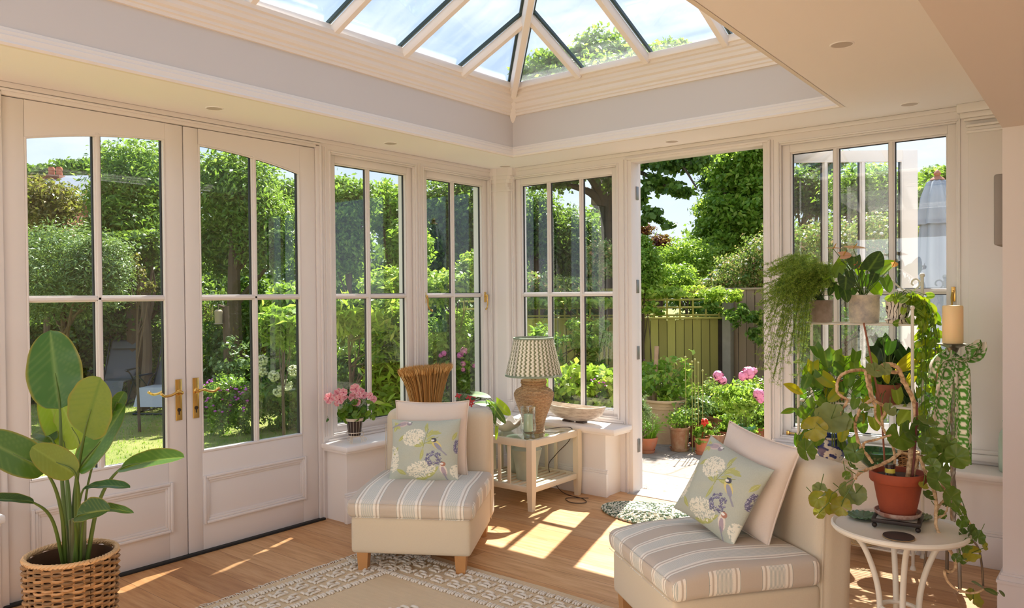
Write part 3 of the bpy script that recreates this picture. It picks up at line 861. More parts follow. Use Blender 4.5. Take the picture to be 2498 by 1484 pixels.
# --- ground
def stone_mat():
    t = NT('patio_flagstones'); v = t.coord('Object')
    w = t.n('ShaderNodeVectorMath', {0: v, 1: t.n('ShaderNodeVectorMath', {0: t.n('ShaderNodeTexNoise', {'Vector': v, 'Scale': 1.5}).outputs['Color'], 1: (.14, .14, 0)}, operation='MULTIPLY').outputs[0]}, operation='ADD').outputs[0]
    br = t.n('ShaderNodeTexBrick', {'Vector': w, 'Color1': srgb(160, 148, 136), 'Color2': srgb(142, 130, 120), 'Mortar': srgb(120, 104, 88), 'Scale': 1.0, 'Mortar Size': .011, 'Mortar Smooth': .3, 'Brick Width': .78, 'Row Height': .55}, offset=.4)
    n1 = t.noise(v, 5, 6, .65)
    c = t.mix(t.math('MULTIPLY', n1, .5), br.outputs['Color'], srgb(140, 124, 110))
    c = t.mix(t.ramp(t.noise(v, 22, 4), [(.58, (0, 0, 0)), (.72, (1, 1, 1))]), c, srgb(120, 108, 94))
    h = t.math('SUBTRACT', n1, t.math('MULTIPLY', br.outputs['Fac'], 1.2))
    return t.finish(t.principled(color=c, rough=.85, normal=t.bump(h, .5, .01)))
def grass_mat():
    t = NT('mown_lawn'); v = t.coord('Object')
    c = t.ramp(t.noise(v, 1.6, 6, .7), [(.3, srgb(108, 122, 48)), (.5, srgb(146, 150, 70)), (.7, srgb(178, 168, 102))])
    c = t.mix(t.math('MULTIPLY', t.noise(v, 60, 3), .5), c, srgb(96, 120, 36))
    return t.finish(t.principled(color=c, rough=.9, normal=t.bump(t.noise(v, 90, 3), .8, .03)))
g = MB(); g.box(-60, 60, -30, 70, GZ-.3, GZ); struct(g.build('lawn', grass_mat(), smooth=False), 'mown garden lawn')
g = MB(); g.prism([(-5.0, 5.2), (6, 5.2), (6, 9.0), (-1.6, 9.0), (-3.9, 7.2), (-5.0, 6.6)], GZ-.2, PZ); struct(g.build('patio', stone_mat(), smooth=False), 'stone flagged patio')
g = MB(); g.prism([(-6.2, 6.5), (-3.9, 7.05), (-1.5, 8.8), (8, 8.8), (8, 16), (-12, 13), (-12, 9)], GZ-.1, GZ+.03); struct(g.build('flower_bed', m_soil, smooth=False), 'soil of the garden border')
# grass blades near the doors
rng = np.random.default_rng(3); n = 26000
P = np.stack([rng.uniform(-13, -4.6, n), rng.uniform(-1, 11, n), np.full(n, GZ)], 1)
a = rng.uniform(0, 2*PI, n); h = rng.uniform(.015, .04, n)
s_ = np.stack([np.cos(a), np.sin(a), np.zeros(n)], 1)*.006; ln = rng.normal(0, .012, (n, 3)); ln[:, 2] = h
V = np.stack([P-s_, P+s_, P+ln], 1).reshape(-1, 3)
tag(fast_mesh('grass', V, np.arange(3*n).reshape(n, 3), L_BRIGHT), 'short sunlit grass blades standing up from the mown lawn', 'grass', kind='stuff')

# --- far tree belt that closes the view
def tree(label, blobs, mat, n, size, seed, **k):
    return plant('tree', label, 'tree', blobs, mat, n, size, seed=seed, part='crown', **k)
def bush(label, blobs, mat, n, size, seed, name='shrub', **k):
    k.setdefault('tr', .02)
    if k.pop('skirt', name in ('shrub', 'hedge')):
        extra = []
        for b in blobs:
            lo = b[2]-b[5]*.8; gz_ = k.get('ground', GZ)
            if .05 < lo-gz_ < 1.3: extra.append((b[0], b[1], (lo+gz_)/2+.1, b[3]*.85, b[4]*.85, (lo-gz_)/2+.15))
        blobs = list(blobs)+extra; n = int(n*(1+.35*len(extra)/max(1, len(blobs))))
    return plant(name, label, k.pop('cat', 'shrub'), blobs, mat, n, size, seed=seed, **k)
BG = 'background trees along the garden end'
for i, (px, rx, ry, py, d, mt) in enumerate(((-60, 150, 230, 640, 16, L_DARK), (1180, 160, 200, 640, 19, L_DARK), (1380, 130, 130, 630, 18, L_DARK))):
    tree(['dark tree at the far left edge behind the olive bush', 'dark tree behind the window left of the room corner', 'dark tree behind the timber fence left of the doorway'][i], [pb(px, py, d, rx, ry)], mt, 9000, .17, 40+i, tr=.2, clump=.12)
hb = []
for (px, rx, ry, py, d) in ((-120, 170, 130, 690, 17), (160, 170, 110, 680, 18.5), (440, 170, 130, 690, 16.5), (720, 170, 140, 690, 15.5), (980, 170, 140, 680, 15), (1250, 160, 120, 690, 16.5), (1500, 150, 90, 700, 18), (1760, 170, 120, 680, 17), (2050, 180, 130, 660, 15), (2330, 180, 120, 660, 13.5)):
    hb += [pb(px, py, d, rx, ry, 60), pb(px+40, py+150, d, rx, ry, 60)]
bush('long deep green boundary hedge running behind all the garden trees', hb, L_DARK, 80000, .17, 100, name='boundary_hedge', cat='hedge', branches=False, tr=.05)
# --- seen through the double doors
bush('rounded grey-green olive-like bush behind the left door leaf', [pb(150, 665, 9.3, 150, 118, 150), pb(235, 660, 9.0, 90, 90)], L_OLIVE, 26000, .055, 1, tr=.06, aspect=.32, clump=.12, shell=.6, updown=.9, droop=-.8, name='olive_bush')
tree('small bronze-leaved tree in front of the slate house roof', [pb(112, 500, 11, 75, 62), pb(70, 470, 11.5, 40, 40)], L_BROWN, 7000, .07, 2, tr=.06, clump=.2)
tree('tall green ash-like tree behind the left door leaf', [pb(330, 470, 12.5, 105, 125), pb(300, 560, 12, 90, 90), pb(395, 560, 13, 70, 110)], L_MID, 26000, .10, 3, tr=.16, aspect=.35)
tree('tall green tree behind the right door leaf', [pb(570, 470, 11.5, 100, 105), pb(650, 560, 11.5, 90, 100), pb(540, 590, 12, 80, 80), pb(690, 500, 12.5, 70, 70)], L_MID, 30000, .09, 4, tr=.14, aspect=.35)
tree('dark spreading tree above the garden loungers', [pb(350, 680, 12.8, 130, 70), pb(210, 780, 12.5, 120, 60), pb(430, 720, 13, 70, 50)], L_DARK, 22000, .09, 5, tr=.12, aspect=.4)
tree('straight-trunked tree growing behind the reclining garden chairs', [pb(345, 600, 11.2, 60, 40)], L_DARK, 3000, .08, 6, tr=.085)
bush('deep green hedge mass behind the loungers', [pb(110, 890, 12.5, 110, 110), pb(270, 870, 13.2, 110, 110), pb(420, 880, 13.2, 90, 120), pb(60, 800, 12, 70, 70)], L_DARK, 24000, .085, 7, name='hedge', cat='hedge')
bush('deep green hedge mass behind the right door leaf', [pb(560, 860, 12.5, 110, 130), pb(700, 860, 11.8, 100, 140), pb(640, 740, 12.5, 120, 60)], L_DARK, 24000, .08, 8, name='hedge', cat='hedge')
bush('glossy large-leaved shrub at the right of the right door leaf', [pb(690, 790, 8.5, 55, 48), pb(700, 730, 9, 45, 30)], L_BRIGHT, 2600, .15, 9, aspect=.32, skirt=False)
m_lilac = plain('purple_petals', srgb(190, 90, 190), .6); m_pinkp = plain('pink_petals', srgb(240, 150, 186), .55, .15, 40); m_cream_fl = plain('cream_petals', srgb(214, 218, 176), .7, .1, 60)
m_redp = plain('red_petals', srgb(226, 62, 40), .5); m_whitep = plain('white_petals', srgb(238, 236, 230), .6)
bush('low shrub with small purple flowers beside the lawn', [pb(545, 950, 9.2, 50, 38), pb(590, 960, 9.2, 35, 28)], L_MID, 3600, .05, 10, flowers=(m_lilac, 60, .018, 0))
bush('open twiggy shrub with pale green leaves near the hanging feeder', [pb(560, 880, 10, 45, 55)], L_OLIVE, 1500, .07, 12, tr=.025)
bush('low dark shrub at the lawn edge below the right door panes', [pb(690, 950, 9.6, 75, 45), pb(480, 960, 10.6, 50, 40)], L_MID, 5200, .06, 13)
bush('small reddish maple beside the olive bush', [pb(335, 660, 9.4, 24, 42), pb(360, 700, 9.4, 26, 18)], L_BROWN, 500, .055, 14)
hy = thing('hydrangea', 'hydrangea with cream mophead flowers at the lawn edge', 'shrub', at(680, 1000, 9.0)*[1, 1, 0]+[0, 0, GZ])
o0 = np.array(hy.location); V, Q, _ = cloud([tuple(np.array(pb(680, 925, 9.0, 55, 45))-np.array([*o0, 0, 0, 0]))], 1400, .10, .6, seed=15); fast_mesh('foliage', V, Q, L_MID, hy)
for (px, py) in ((640, 905), (668, 918), (700, 940), (715, 905), (640, 880), (680, 955)):
    f_ = MB(); c0 = at(px, py, 8.7)-o0
    for _ in range(60):
        u = unit(RNG.normal(0, 1, 3)); f_.sphere(c0+u*.055, .014, 5, 3)
    f_.build('flower_head', m_cream_fl, hy)
# --- seen through the windows near the corner
tree('slender birch-like tree behind the window beside the doors', [pb(850, 500, 10.5, 70, 70), pb(835, 600, 10.5, 60, 80)], L_MID, 12000, .07, 16, tr=.05)
tree('yellow-green tree behind the right pane of the window beside the doors', [pb(960, 520, 11.5, 65, 75), pb(1000, 600, 11, 55, 70)], L_BRIGHT, 12000, .075, 17, tr=.08)
tree('dark green tree behind the window left of the room corner', [pb(1110, 520, 13, 90, 100), pb(1080, 620, 13, 80, 60)], L_DARK, 18000, .085, 18, tr=.12)
bush('bright lime-leaved shrub outside the window beside the doors', [pb(850, 770, 6.6, 70, 52), pb(950, 780, 6.6, 70, 50)], L_LIME, 4200, .13, 19, aspect=.25, droop=-.6)
bush('dark feathery shrub low outside the window beside the doors', [pb(880, 905, 7.2, 95, 85), pb(985, 910, 7.0, 50, 90)], L_DARK, 9000, .06, 20)
bush('tangle of light green climbing leaves outside the corner windows', [pb(1100, 700, 7.4, 75, 42), pb(950, 690, 7.8, 70, 35), pb(1170, 660, 7.5, 50, 45)], L_LIME, 6500, .06, 21, updown=.8)
bush('dark green climber below the window left of the room corner', [pb(1100, 850, 7.6, 75, 110), pb(1180, 870, 7.4, 50, 110)], L_MID, 9000, .065, 22)
# --- seen through window 3
tree('dense dark tree behind the window right of the room corner', [pb(1310, 560, 13.5, 80, 90), pb(1400, 600, 14, 90, 85)], L_DARK, 20000, .08, 23, tr=.12)
bush('pink-tinged rambling rose above the fence right of the corner', [pb(1465, 640, 9.6, 50, 50), pb(1300, 690, 9.4, 45, 28), pb(1400, 700, 9.4, 60, 28)], L_PINKISH, 5600, .05, 24)
# --- fences
def board_mat(name, a, b):
    t = NT(name); v = t.coord('Object'); isl = t.n('ShaderNodeNewGeometry').outputs['Random Per Island']
    g_ = t.noise(t.n('ShaderNodeVectorMath', {0: v, 1: (30, 30, 2)}, operation='MULTIPLY').outputs[0], 3, 5)
    c = t.mix(isl, a, b); c = t.mix(t.math('MULTIPLY', g_, .5), c, tuple(q*.55 for q in a[:3])+(1,))
    return t.finish(t.principled(color=c, rough=.85, normal=t.bump(g_, .3, .005)))
m_fence = board_mat('weathered_fence_boards', srgb(206, 196, 106), srgb(158, 146, 80))
m_fence2 = board_mat('grey_fence_boards', srgb(190, 166, 136), srgb(146, 122, 98))
m_conc = plain('concrete_post', srgb(170, 160, 146), .9, .15, 14, bump=.4, bscale=60)
def fence(p0, p1, top, mat, label, trellis=None, step=.105):
    p0 = np.array([p0[0], p0[1]]); p1 = np.array([p1[0], p1[1]]); L = np.linalg.norm(p1-p0); ang = math.atan2(*(p1-p0)[::-1])
    r = thing('fence', label, 'fence', (p0[0], p0[1], GZ), ang)
    h = top-GZ; m = MB(); k = int(L/step)
    for i in range(k):
        x = i*step
        m.box(x+.004, x+step-.004, -.012+(.006 if i % 2 else 0), .006+(.006 if i % 2 else 0), 0, h+RNG.uniform(-.004, .004))
    m.build('fence_boards', mat, r, smooth=False); m = MB(); m.box(0, L, .014, .022, .02, h-.02); m.build('gap_shade_sheet', m_barkd, r, smooth=False)  # dark sheet added behind, standing in for shade between the boards
    for (y0, y1, za, zb) in ((.024, .055, .3, .37), (.024, .055, h*.75, h*.75+.07), (-.03, .02, h, h+.025)):
        m = MB(); m.cbox(0, L, y0, y1, za, zb, .004); m.build('rail', mat, r)
    if trellis:
        m = MB(); n_ = int(L/.16)
        for i in range(n_+1): m.cbox(i*.16, i*.16+.022, -.012, .004, h+.02, h+trellis, .002)
        for z in np.linspace(h+.05, h+trellis-.02, 4): m.cbox(0, L, -.022, -.010, z-.011, z+.011, .002)
        m.cbox(0, L, -.03, .012, h+trellis-.01, h+trellis+.03, .004)
        m.build('trellis', mat, r)
    return r
fa = at(1100, 800, 10.0); fb = at(1772, 800, 9.75); fc = at(1782, 800, 9.7); fd = at(2150, 800, 8.6)
fence(fa[:2], fb[:2], 1.17, m_fence, 'green-stained timber fence with trellis top behind the potted plants', trellis=.36)
fence(fc[:2], fd[:2], 1.53, m_fence2, 'taller grey-brown timber fence panel right of the concrete post')
q = at(1776, 800, 9.6); m = MB(); m.cbox(q[0]-.055, q[0]+.055, q[1]-.055, q[1]+.055, GZ, 1.55, .01)
tag(m.build('fence_post', m_conc), 'grey concrete fence post between the two timber fences', 'post')
# --- maple with a thick trunk seen through window 3 and the doorway
root = thing('maple_tree', 'large maple with thick forked trunk and dark overhanging leaves', 'tree', (*at(1490, 560, 12.0)[:2], GZ))
b0 = np.array(root.location)
mb = MB(); P12 = lambda x, y, d=12.0: at(x, y, d)-b0
mb.tube(spline([(0, 0, 0), P12(1492, 640), P12(1486, 560), P12(1478, 500), P12(1450, 440), P12(1400, 380, 11.5)], 24), np.linspace(.17, .07, 20), 10)
mb.tube(spline([P12(1484, 540), P12(1496, 480), P12(1520, 440), P12(1560, 410, 11), P12(1610, 370, 10.5), P12(1660, 330, 10.2)], 20), np.linspace(.13, .03, 20), 8)
mb.tube(spline([P12(1480, 510), P12(1440, 470), P12(1380, 450), P12(1330, 440)], 15), np.linspace(.08, .02, 15), 8)
mb.tube(spline([P12(1552, 415, 11), P12(1600, 440, 10.6), P12(1650, 470, 10.2)], 12), np.linspace(.035, .012, 12), 6)
for a_ in (((1610, 370, 10.5), (1660, 400, 10), (1700, 460, 9.8)), ((1545, 420, 11), (1560, 500, 10.6), (1610, 540, 10.2))):
    mb.tube(spline([P12(*q) for q in a_], 12), np.linspace(.03, .01, len(spline([P12(*q) for q in a_], 12))), 6)
mb.build('trunk', m_barkd, root)
bl = [pb(x, y, d, rx, ry) for (x, y, d, rx, ry) in ((1350, 430, 12, 80, 40), (1440, 400, 11.5, 70, 40), (1500, 420, 11.5, 40, 40), (1565, 395, 10.6, 36, 26), (1640, 405, 10.2, 50, 28), (1600, 450, 10.5, 40, 24), (1655, 470, 10.0, 34, 26), (1560, 480, 10.6, 30, 20), (1590, 520, 10.3, 30, 16), (1622, 545, 10.2, 22, 16), (1700, 380, 10, 50, 36), (1560, 545, 10.4, 14, 9), (1450, 330, 11.5, 120, 50), (1620, 320, 10.5, 120, 50))]
V, Q, _ = cloud(bl, 15000, .085, .85, clump=.22, seed=31, shell=.2); fast_mesh('crown', V-b0, Q, L_DARK, root)
# --- seen through the open doorway
tree('tall layered bright green tree on the right of the doorway view', [pb(1800, 420, 12.5, 75, 75), pb(1790, 520, 12.5, 95, 60), pb(1760, 590, 12.5, 75, 50), pb(1850, 500, 12, 60, 90), pb(1850, 380, 12, 60, 60)], L_BRIGHT, 30000, .085, 32, tr=.12, aspect=.55, clump=.13)
tree('dark inner tree behind the layered bright green tree', [pb(1815, 560, 13.5, 95, 95), pb(1760, 420, 13.5, 60, 60)], L_DARK, 14000, .09, 33, tr=.12)
bush('upright shrub with yellow-green tips at the left of the doorway view', [pb(1572, 655, 9.8, 46, 55), pb(1562, 610, 9.9, 30, 40)], L_BRIGHT, 8000, .05, 34, updown=.8)
bush('small dark red-leaved tree beyond the fence', [pb(1612, 590, 13, 30, 20), pb(1560, 560, 13.5, 40, 18)], L_RED, 2600, .055, 35, tr=.05)
bush('mid-green rounded shrub in the middle of the doorway view', [pb(1680, 630, 11.5, 70, 50), pb(1640, 680, 10.6, 60, 35)], L_BRIGHT, 10000, .05, 36)
bush('large flowering shrub with pinkish blossom leaning over the fence', [pb(1830, 665, 9.9, 80, 55), pb(1900, 620, 9.6, 80, 70), pb(1760, 695, 10.2, 50, 26)], L_PINKISH, 15000, .045, 37, flowers=(m_whitep, 50, .02, 0))
bush('bright climbing leaves rambling along the fence trellis', [pb(1580, 712, 9.5, 60, 20, 20), pb(1680, 714, 9.4, 70, 18, 20), pb(1760, 722, 9.3, 50, 22, 20), pb(1400, 735, 9.6, 120, 20, 20), pb(1290, 730, 9.6, 60, 22, 20), pb(1590, 750, 9.45, 30, 20, 10)], L_LIME, 4200, .07, 38, updown=.7, tr=.008, branches=False, name='climbing_plant', cat='climber')
bush('darker climber hanging down over the concrete post and fence panel', [pb(1800, 770, 9.2, 32, 30, 12), pb(1838, 800, 9.1, 22, 46, 10), pb(1745, 750, 9.3, 26, 18, 10)], L_MID, 900, .075, 39, tr=.006, branches=False, name='climbing_plant', cat='climber')
bush('sparse low geranium foliage outside the window right of the corner', [pb(1420, 930, 6.9, 80, 50), pb(1330, 950, 7.0, 60, 45), pb(1480, 950, 6.7, 45, 45)], L_LIME, 3600, .075, 50, flowers=(m_lilac, 40, .011, 0), aspect=.7)
bush('green climber against the fence seen behind the lamp', [pb(1320, 850, 8.6, 60, 60), pb(1440, 820, 8.8, 60, 50)], L_MID, 4200, .065, 51)
# --- seen through window 4
tree('maple crown seen behind the closed grey parasol', [pb(1960, 470, 12.5, 70, 60), pb(2000, 400, 13, 60, 40)], L_DARK, 9000, .08, 52, tr=.1)
tree('bright lime tree behind the folded-back door', [pb(2110, 470, 11, 90, 65), pb(2250, 500, 10.5, 90, 60), pb(2290, 440, 10.5, 50, 38)], L_BRIGHT, 15000, .075, 53, tr=.09)
bush('wide shrub with pale pink blossom behind the folded-back door', [pb(2000, 600, 8.6, 100, 60), pb(2150, 590, 8.4, 110, 70), pb(2280, 620, 8.2, 70, 70)], L_PINKISH, 14000, .045, 54, flowers=(m_whitep, 40, .02, 0))
bush('loose green shrub outside below the right window', [pb(2000, 780, 8.3, 90, 60), pb(2200, 760, 8.2, 110, 50), pb(1950, 860, 8.0, 60, 60)], L_MID, 7000, .06, 55)
tree('tall broad tree rising above the lantern glass', [pb(1460, 140, 27, 80, 66), pb(1350, 180, 27, 90, 55), pb(1570, 170, 27, 100, 52), pb(1480, 270, 27, 200, 110), pb(1640, 130, 28, 50, 36)], L_BRIGHT, 36000, .22, 56, tr=.4, clump=.13)
# --- house with slate roof behind the olive bush
m_slate = plain('slate_roof', srgb(128, 136, 150), .6, .12, 3, bump=.3, bscale=8)
m_brick = plain('red_brick', srgb(150, 92, 70), .85, .2, 12)
h = thing('house', 'brick house with grey slate roof and two chimney pots beyond the garden', 'house', (*at(150, 500, 32)[:2], GZ), math.radians(39))
def hz(py): return at(150, py, 32)[2]-GZ
m = MB(); m.box(-4.0, 1.1, -2, 3.5, 0, hz(496)); m.build('wall', m_brick, h, smooth=False)
m = MB(); m.add([(-4.4, -2.3, hz(496)), (1.25, -2.3, hz(496)), (.85, .8, hz(421)), (-4.4, .8, hz(421)), (-4.4, 3.9, hz(496)), (1.25, 3.9, hz(496))], [(0, 1, 2, 3), (3, 2, 5, 4), (1, 5, 2)]); m.build('roof', m_slate, h, smooth=False)
m = MB(); m.add([(.1, 1.2, hz(432)), (1.9, 1.2, hz(432)), (1.15, 1.2, hz(396)), (.1, 4, hz(432)), (1.9, 4, hz(432)), (1.15, 4, hz(396))], [(0, 1, 2), (3, 5, 4), (0, 2, 5, 3), (1, 4, 5, 2), (0, 3, 4, 1)]); m.build('gable', m_slate, h, smooth=False)
m = MB(); m.tube([(.1, 1.18, hz(431)), (1.15, 1.18, hz(395)), (1.9, 1.18, hz(430))], .05, 6); m.build('ridge_tiles', plain('terracotta', srgb(196, 110, 74), .8, .15, 14), h)
m = MB(); m.box(-.95, -.2, .2, 1.0, hz(440), hz(424)); m.build('chimney', m_brick, h, smooth=False)
for x in (-.68, -.45):
    pass
for i, x in enumerate((-.74, -.42)):
    m = MB(); m.lathe([(.13, hz(424)), (.11, hz(412)), (.13, hz(410)), (.13, hz(406)), (.10, hz(402)), (0, hz(402))], (x, .6, 0), 14); m.build('chimney_pot', plain('terracotta', srgb(196, 110, 74), .8, .15, 14), h)
tree('distant tree belt seen above the slate roof', [pb(100, 425, 42, 70, 24), pb(200, 410, 42, 60, 24)], L_DARK, 6000, .28, 57, tr=.3)
# --- garden recliners
m_tex = plain('grey_mesh_fabric', srgb(92, 98, 106), .7, .1, 40); m_texl = plain('pale_mesh_fabric', srgb(190, 192, 196), .7, .08, 40); m_pole = plain('dark_metal_tube', srgb(70, 74, 80), .4, metal=.6)
def recliner(px, py, d, rot, label, matlow):
    loc = on_floor(px, py, GZ); r = thing('garden_recliner', label, 'garden chair', (loc[0], loc[1], GZ), rot, group='folding garden recliners on the lawn'); r.scale = (.86, .86, .86)
    m = MB()
    for sx in (-.30, .30):
        m.tube(spline([(sx, -.42, .02), (sx, -.3, .03), (sx, .1, .52), (sx, .26, .60)], 12), .013, 6); m.tube(spline([(sx, .45, .02), (sx, .35, .03), (sx, -.12, .52), (sx, -.34, .60)], 12), .013, 6)
        m.tube([(sx, -.42, .02), (sx, .45, .02)], .013, 6)
        m.tube([(sx*.9, -.30, .42), (sx*.9, .14, .40), (sx*.9, .44, 1.10)], .013, 6)
    for y in (-.42, .45): m.tube([(-.3, y, .02), (.3, y, .02)], .013, 6)
    m.build('frame', m_pole, r)
    m = MB(); m.rbox(.26, .22, .012, .01, (0, -.08, .415), k=1, n=2); m.add([(-.26, -.32, .43), (.26, -.32, .43), (.26, -.46, .14), (-.26, -.46, .14), (-.26, -.33, .415), (.26, -.33, .415), (.26, -.475, .14), (-.26, -.475, .14)], [(0, 1, 2, 3), (7, 6, 5, 4), (0, 4, 5, 1), (2, 6, 7, 3), (0, 3, 7, 4), (1, 5, 6, 2)]); m.build('seat', matlow, r)
    def Tb(x, y, z): return (x, .14+.39*y-.0*z+z*.85, .40+.92*y*.78-z*.4)
    m = MB(); m.rbox(.26, .5, .012, .01, (0, .5, 0), k=1, n=2, T=lambda x, y, z: (x, .14+.36*y+z, .40+.70*y)); m.build('backrest', m_tex, r)
    m = MB(); m.rbox(.22, .10, .035, .03, (0, .88, -.05), k=3, n=2, T=lambda x, y, z: (x, .14+.36*y+z, .40+.70*y)); m.build('head_pillow', m_tex, r)
    for sx in (-.31, .31):
        m = MB(); m.cbox(sx-.025, sx+.025, -.36, .16, .60, .625, .006); m.build('armrest', m_pole, r)
recliner(402, 1004, 9.4, math.radians(34), 'grey reclining garden chair with pale seat beside the door handle', m_texl)
recliner(284, 984, 10.0, math.radians(44), 'dark grey reclining garden chair behind the potted palm', m_tex)
# --- hanging feeder post
q = at(553, 870, 10); r = thing('bird_feeder', 'tall wooden post with a small hanging bird feeder', 'bird feeder', (q[0], q[1], GZ))
m = MB(); m.tube(spline([(0, 0, 0), (.01, 0, .8), (-.01, 0, 1.5)], 10), .045, 8); m.tube([(0, 0, 1.48), tuple(np.array(at(533, 745, 9.9))-np.array(r.location))], .02, 6); m.build('post', m_bark, r)
m = MB(); q2 = np.array(at(533, 775, 9.9))-np.array(r.location); m.lathe([(.0, .10), (.03, .10), (.05, .08), (.045, -.07), (.06, -.08), (.0, -.09)], q2, 14); m.tube([q2+[0, 0, .1], q2+[0, 0, .17]], .004, 5); m.build('feeder', plain('stoneware', srgb(170, 150, 124), .7), r)
# --- closed grey parasol behind window 4
q = at(2287, 700, 6.6); r = thing('parasol', 'closed grey garden parasol outside the right window', 'parasol', (q[0], q[1], PZ))
kz = lambda py: at(2287, py, 6.6)[2]-PZ
m = MB(); m.tube([(0, 0, 0), (0, 0, kz(436))], .024, 10); m.build('pole', plain('parasol_wood', srgb(170, 110, 80), .5), r)
m = MB(); m.lathe([(.0, kz(414)), (.018, kz(418)), (.03, kz(424)), (.02, kz(430)), (.05, kz(436)), (.06, kz(440)), (.0, kz(442))], seg=16); m.build('finial', plain('parasol_wood', srgb(170, 110, 80), .5), r)
m_par = plain('grey_parasol_cloth', srgb(150, 160, 172), .8, .06, 8)
rf = lambda a, z: 1+.16*np.sin(a*8+z*1.5)+.08*np.sin(a*5-z*4)
m = MB(); m.lathe([(.02, kz(436)), (.07, kz(445)), (.11, kz(480)), (.135, kz(520)), (.15, kz(548)), (.10, kz(545)), (.0, kz(540))], seg=64, rfn=rf, caps=False); m.build('top_flap', m_par, r)
m = MB(); m.lathe([(.06, kz(500)), (.12, kz(545)), (.13, kz(600)), (.15, kz(660)), (.155, kz(730)), (.12, kz(800)), (.17, kz(850)), (.0, kz(845))], seg=72, rfn=rf, caps=False); m.build('canopy', m_par, r)
# --- patio pots
def terracotta(name, a, b, sc=9):
    t = NT(name); v = t.coord('Object'); c = t.mix(t.ramp(t.noise(v, sc, 6, .65), [(.4, (0, 0, 0)), (.7, (1, 1, 1))]), a, b)
    return t.finish(t.principled(color=c, rough=.75, normal=t.bump(t.noise(v, 40, 3), .15, .003)))
m_tc = terracotta('orange_terracotta', srgb(206, 120, 82), srgb(190, 132, 104))
m_tcd = terracotta('aged_terracotta', srgb(170, 116, 84), srgb(196, 164, 136))
m_tcr = terracotta('brown_red_terracotta', srgb(150, 84, 60), srgb(120, 76, 58))
m_beige = terracotta('beige_stoneware', srgb(220, 186, 152), srgb(206, 170, 138))
m_greenpot = plain('green_glazed_pot', srgb(96, 152, 112), .4, .1, 10)
def pot_mesh(r_top, r_bot, h, rim=.02, wall=.012, rimout=.008, seg=36, z0=0.0, bowl=False):
    m = MB()
    if bowl: body = [(0, z0), (r_bot, z0)]+[(r_bot+(r_top-r_bot)*math.sin(t*PI/2)**.8, z0+h*t) for t in np.linspace(.12, .86, 7)]
    else: body = [(0, z0), (r_bot, z0), (r_bot+(r_top-r_bot)*.5*.96, z0+h*.5), (r_top*.97-rimout, z0+h-rim)]
    pr = body+[(r_top, z0+h-rim), (r_top+.002, z0+h-rim*.5), (r_top, z0+h), (r_top-wall, z0+h), (r_top-wall-.003, z0+h-.02), (r_top-wall-.006, z0+h*.8), (0, z0+h*.8)]
    m.lathe(pr, seg=seg, caps=False); return m
def small_plant(root, zc, rx, rz, mat, n, size, aspect=.55, seed=0, stems=8, r0=.03, flowers=None, updown=.6, cy=0.0):
    V, Q, _ = cloud([(0, cy, zc+rz*.9, rx, rx, rz)], n, size, aspect, seed=seed, shell=.25, clump=.2, updown=updown)
    fast_mesh('foliage', V, Q, mat, root)
    rng = np.random.default_rng(seed); m = MB()
    for i in range(stems):
        a = rng.uniform(0, 2*PI); e = np.array([math.cos(a)*rx*.6, math.sin(a)*rx*.6+cy, zc+rz*rng.uniform(.8, 1.5)])
        m.tube(spline([(math.cos(a)*r0, math.sin(a)*r0, zc-.02), e*np.array([.4, .4, .7])+np.array([0, 0, zc*.2]), e], 8), .003 if rx < .3 else .006, 5)
    m.build('stems', m_stem, root)
m_pothole = plain('dark_drainage_hole', srgb(40, 28, 22), .9)
def patio_pot(label, px, pybase, wpx, hpx, mat, ratio=.72, saucer=None, bowl=False, plant_args=None, name='plant_pot', matp=None, up=0.0, rim=.025):
    p = on_floor(px, pybase, PZ+.005+up); d = float(np.dot(p-CAM, CF)); k = d/FPX
    r = thing(name, label, 'potted plant', (p[0], p[1], PZ+.001))
    rt = wpx*k/2; hh = hpx*k+rt*.28
    z0 = .016 if saucer else 0.0
    z0 += up
    pot_mesh(rt, rt*ratio, hh, rim=min(rim, hh*.22), z0=z0, bowl=bowl).build('pot', mat, r)
    if up: 
        u_ = MB(); u_.cbox(-rt*.7, rt*.7, -rt*.7, rt*.7, 0, up, .006); u_.build('plinth', m_conc, r)
    if saucer:
        s_ = MB(); s_.lathe([(0, 0), (rt*ratio*1.12, 0), (rt*ratio*1.32, .03), (rt*ratio*1.26, .03), (rt*ratio*1.08, .012), (0, .012)], (0, 0, up), 30, caps=False); s_.build('saucer', saucer, r)
    s_ = MB(); s_.lathe([(rt-.014, z0+hh*.86), (rt*.5, z0+hh*.88), (0, z0+hh*.89)], seg=20, caps=False); s_.build('soil', m_soil, r)
    if plant_args:
        for j, a in enumerate(plant_args if isinstance(plant_args, list) else [plant_args]):
            a = dict(a); small_plant(r, z0+hh*.9, a.pop('rx'), a.pop('rz'), a.pop('mat'), a.pop('n'), a.pop('size'), **a)
    return r, rt, z0+hh
r, rt, hh = patio_pot('low terracotta bowl of bright chive-like grass beside the doorway', 1577, 1103, 55, 26, m_tc, .6, m_tc, True)
rng = np.random.default_rng(5); bl_ = MB()
for i in range(420):
    a = rng.uniform(0, 2*PI); q0 = rng.uniform(0, rt*.75); tp = rng.uniform(.02, .17); L = rng.uniform(.10, .24)
    s0 = np.array([math.cos(a)*q0, math.sin(a)*q0, hh-.03]); s1 = s0+np.array([math.cos(a)*tp*.4, math.sin(a)*tp*.4, L*.8]); s2 = s0+np.array([math.cos(a)*tp, math.sin(a)*tp, L*rng.uniform(.7, 1.0)])
    bl_.tube([s0, s1, s2], [.0022, .0018, .0004], 3, caps=False)
bl_.build('grass_blades', leaf_mat('chive_green', [(0, (.20, .42, .03)), (1, (.42, .68, .07))], .4), r)
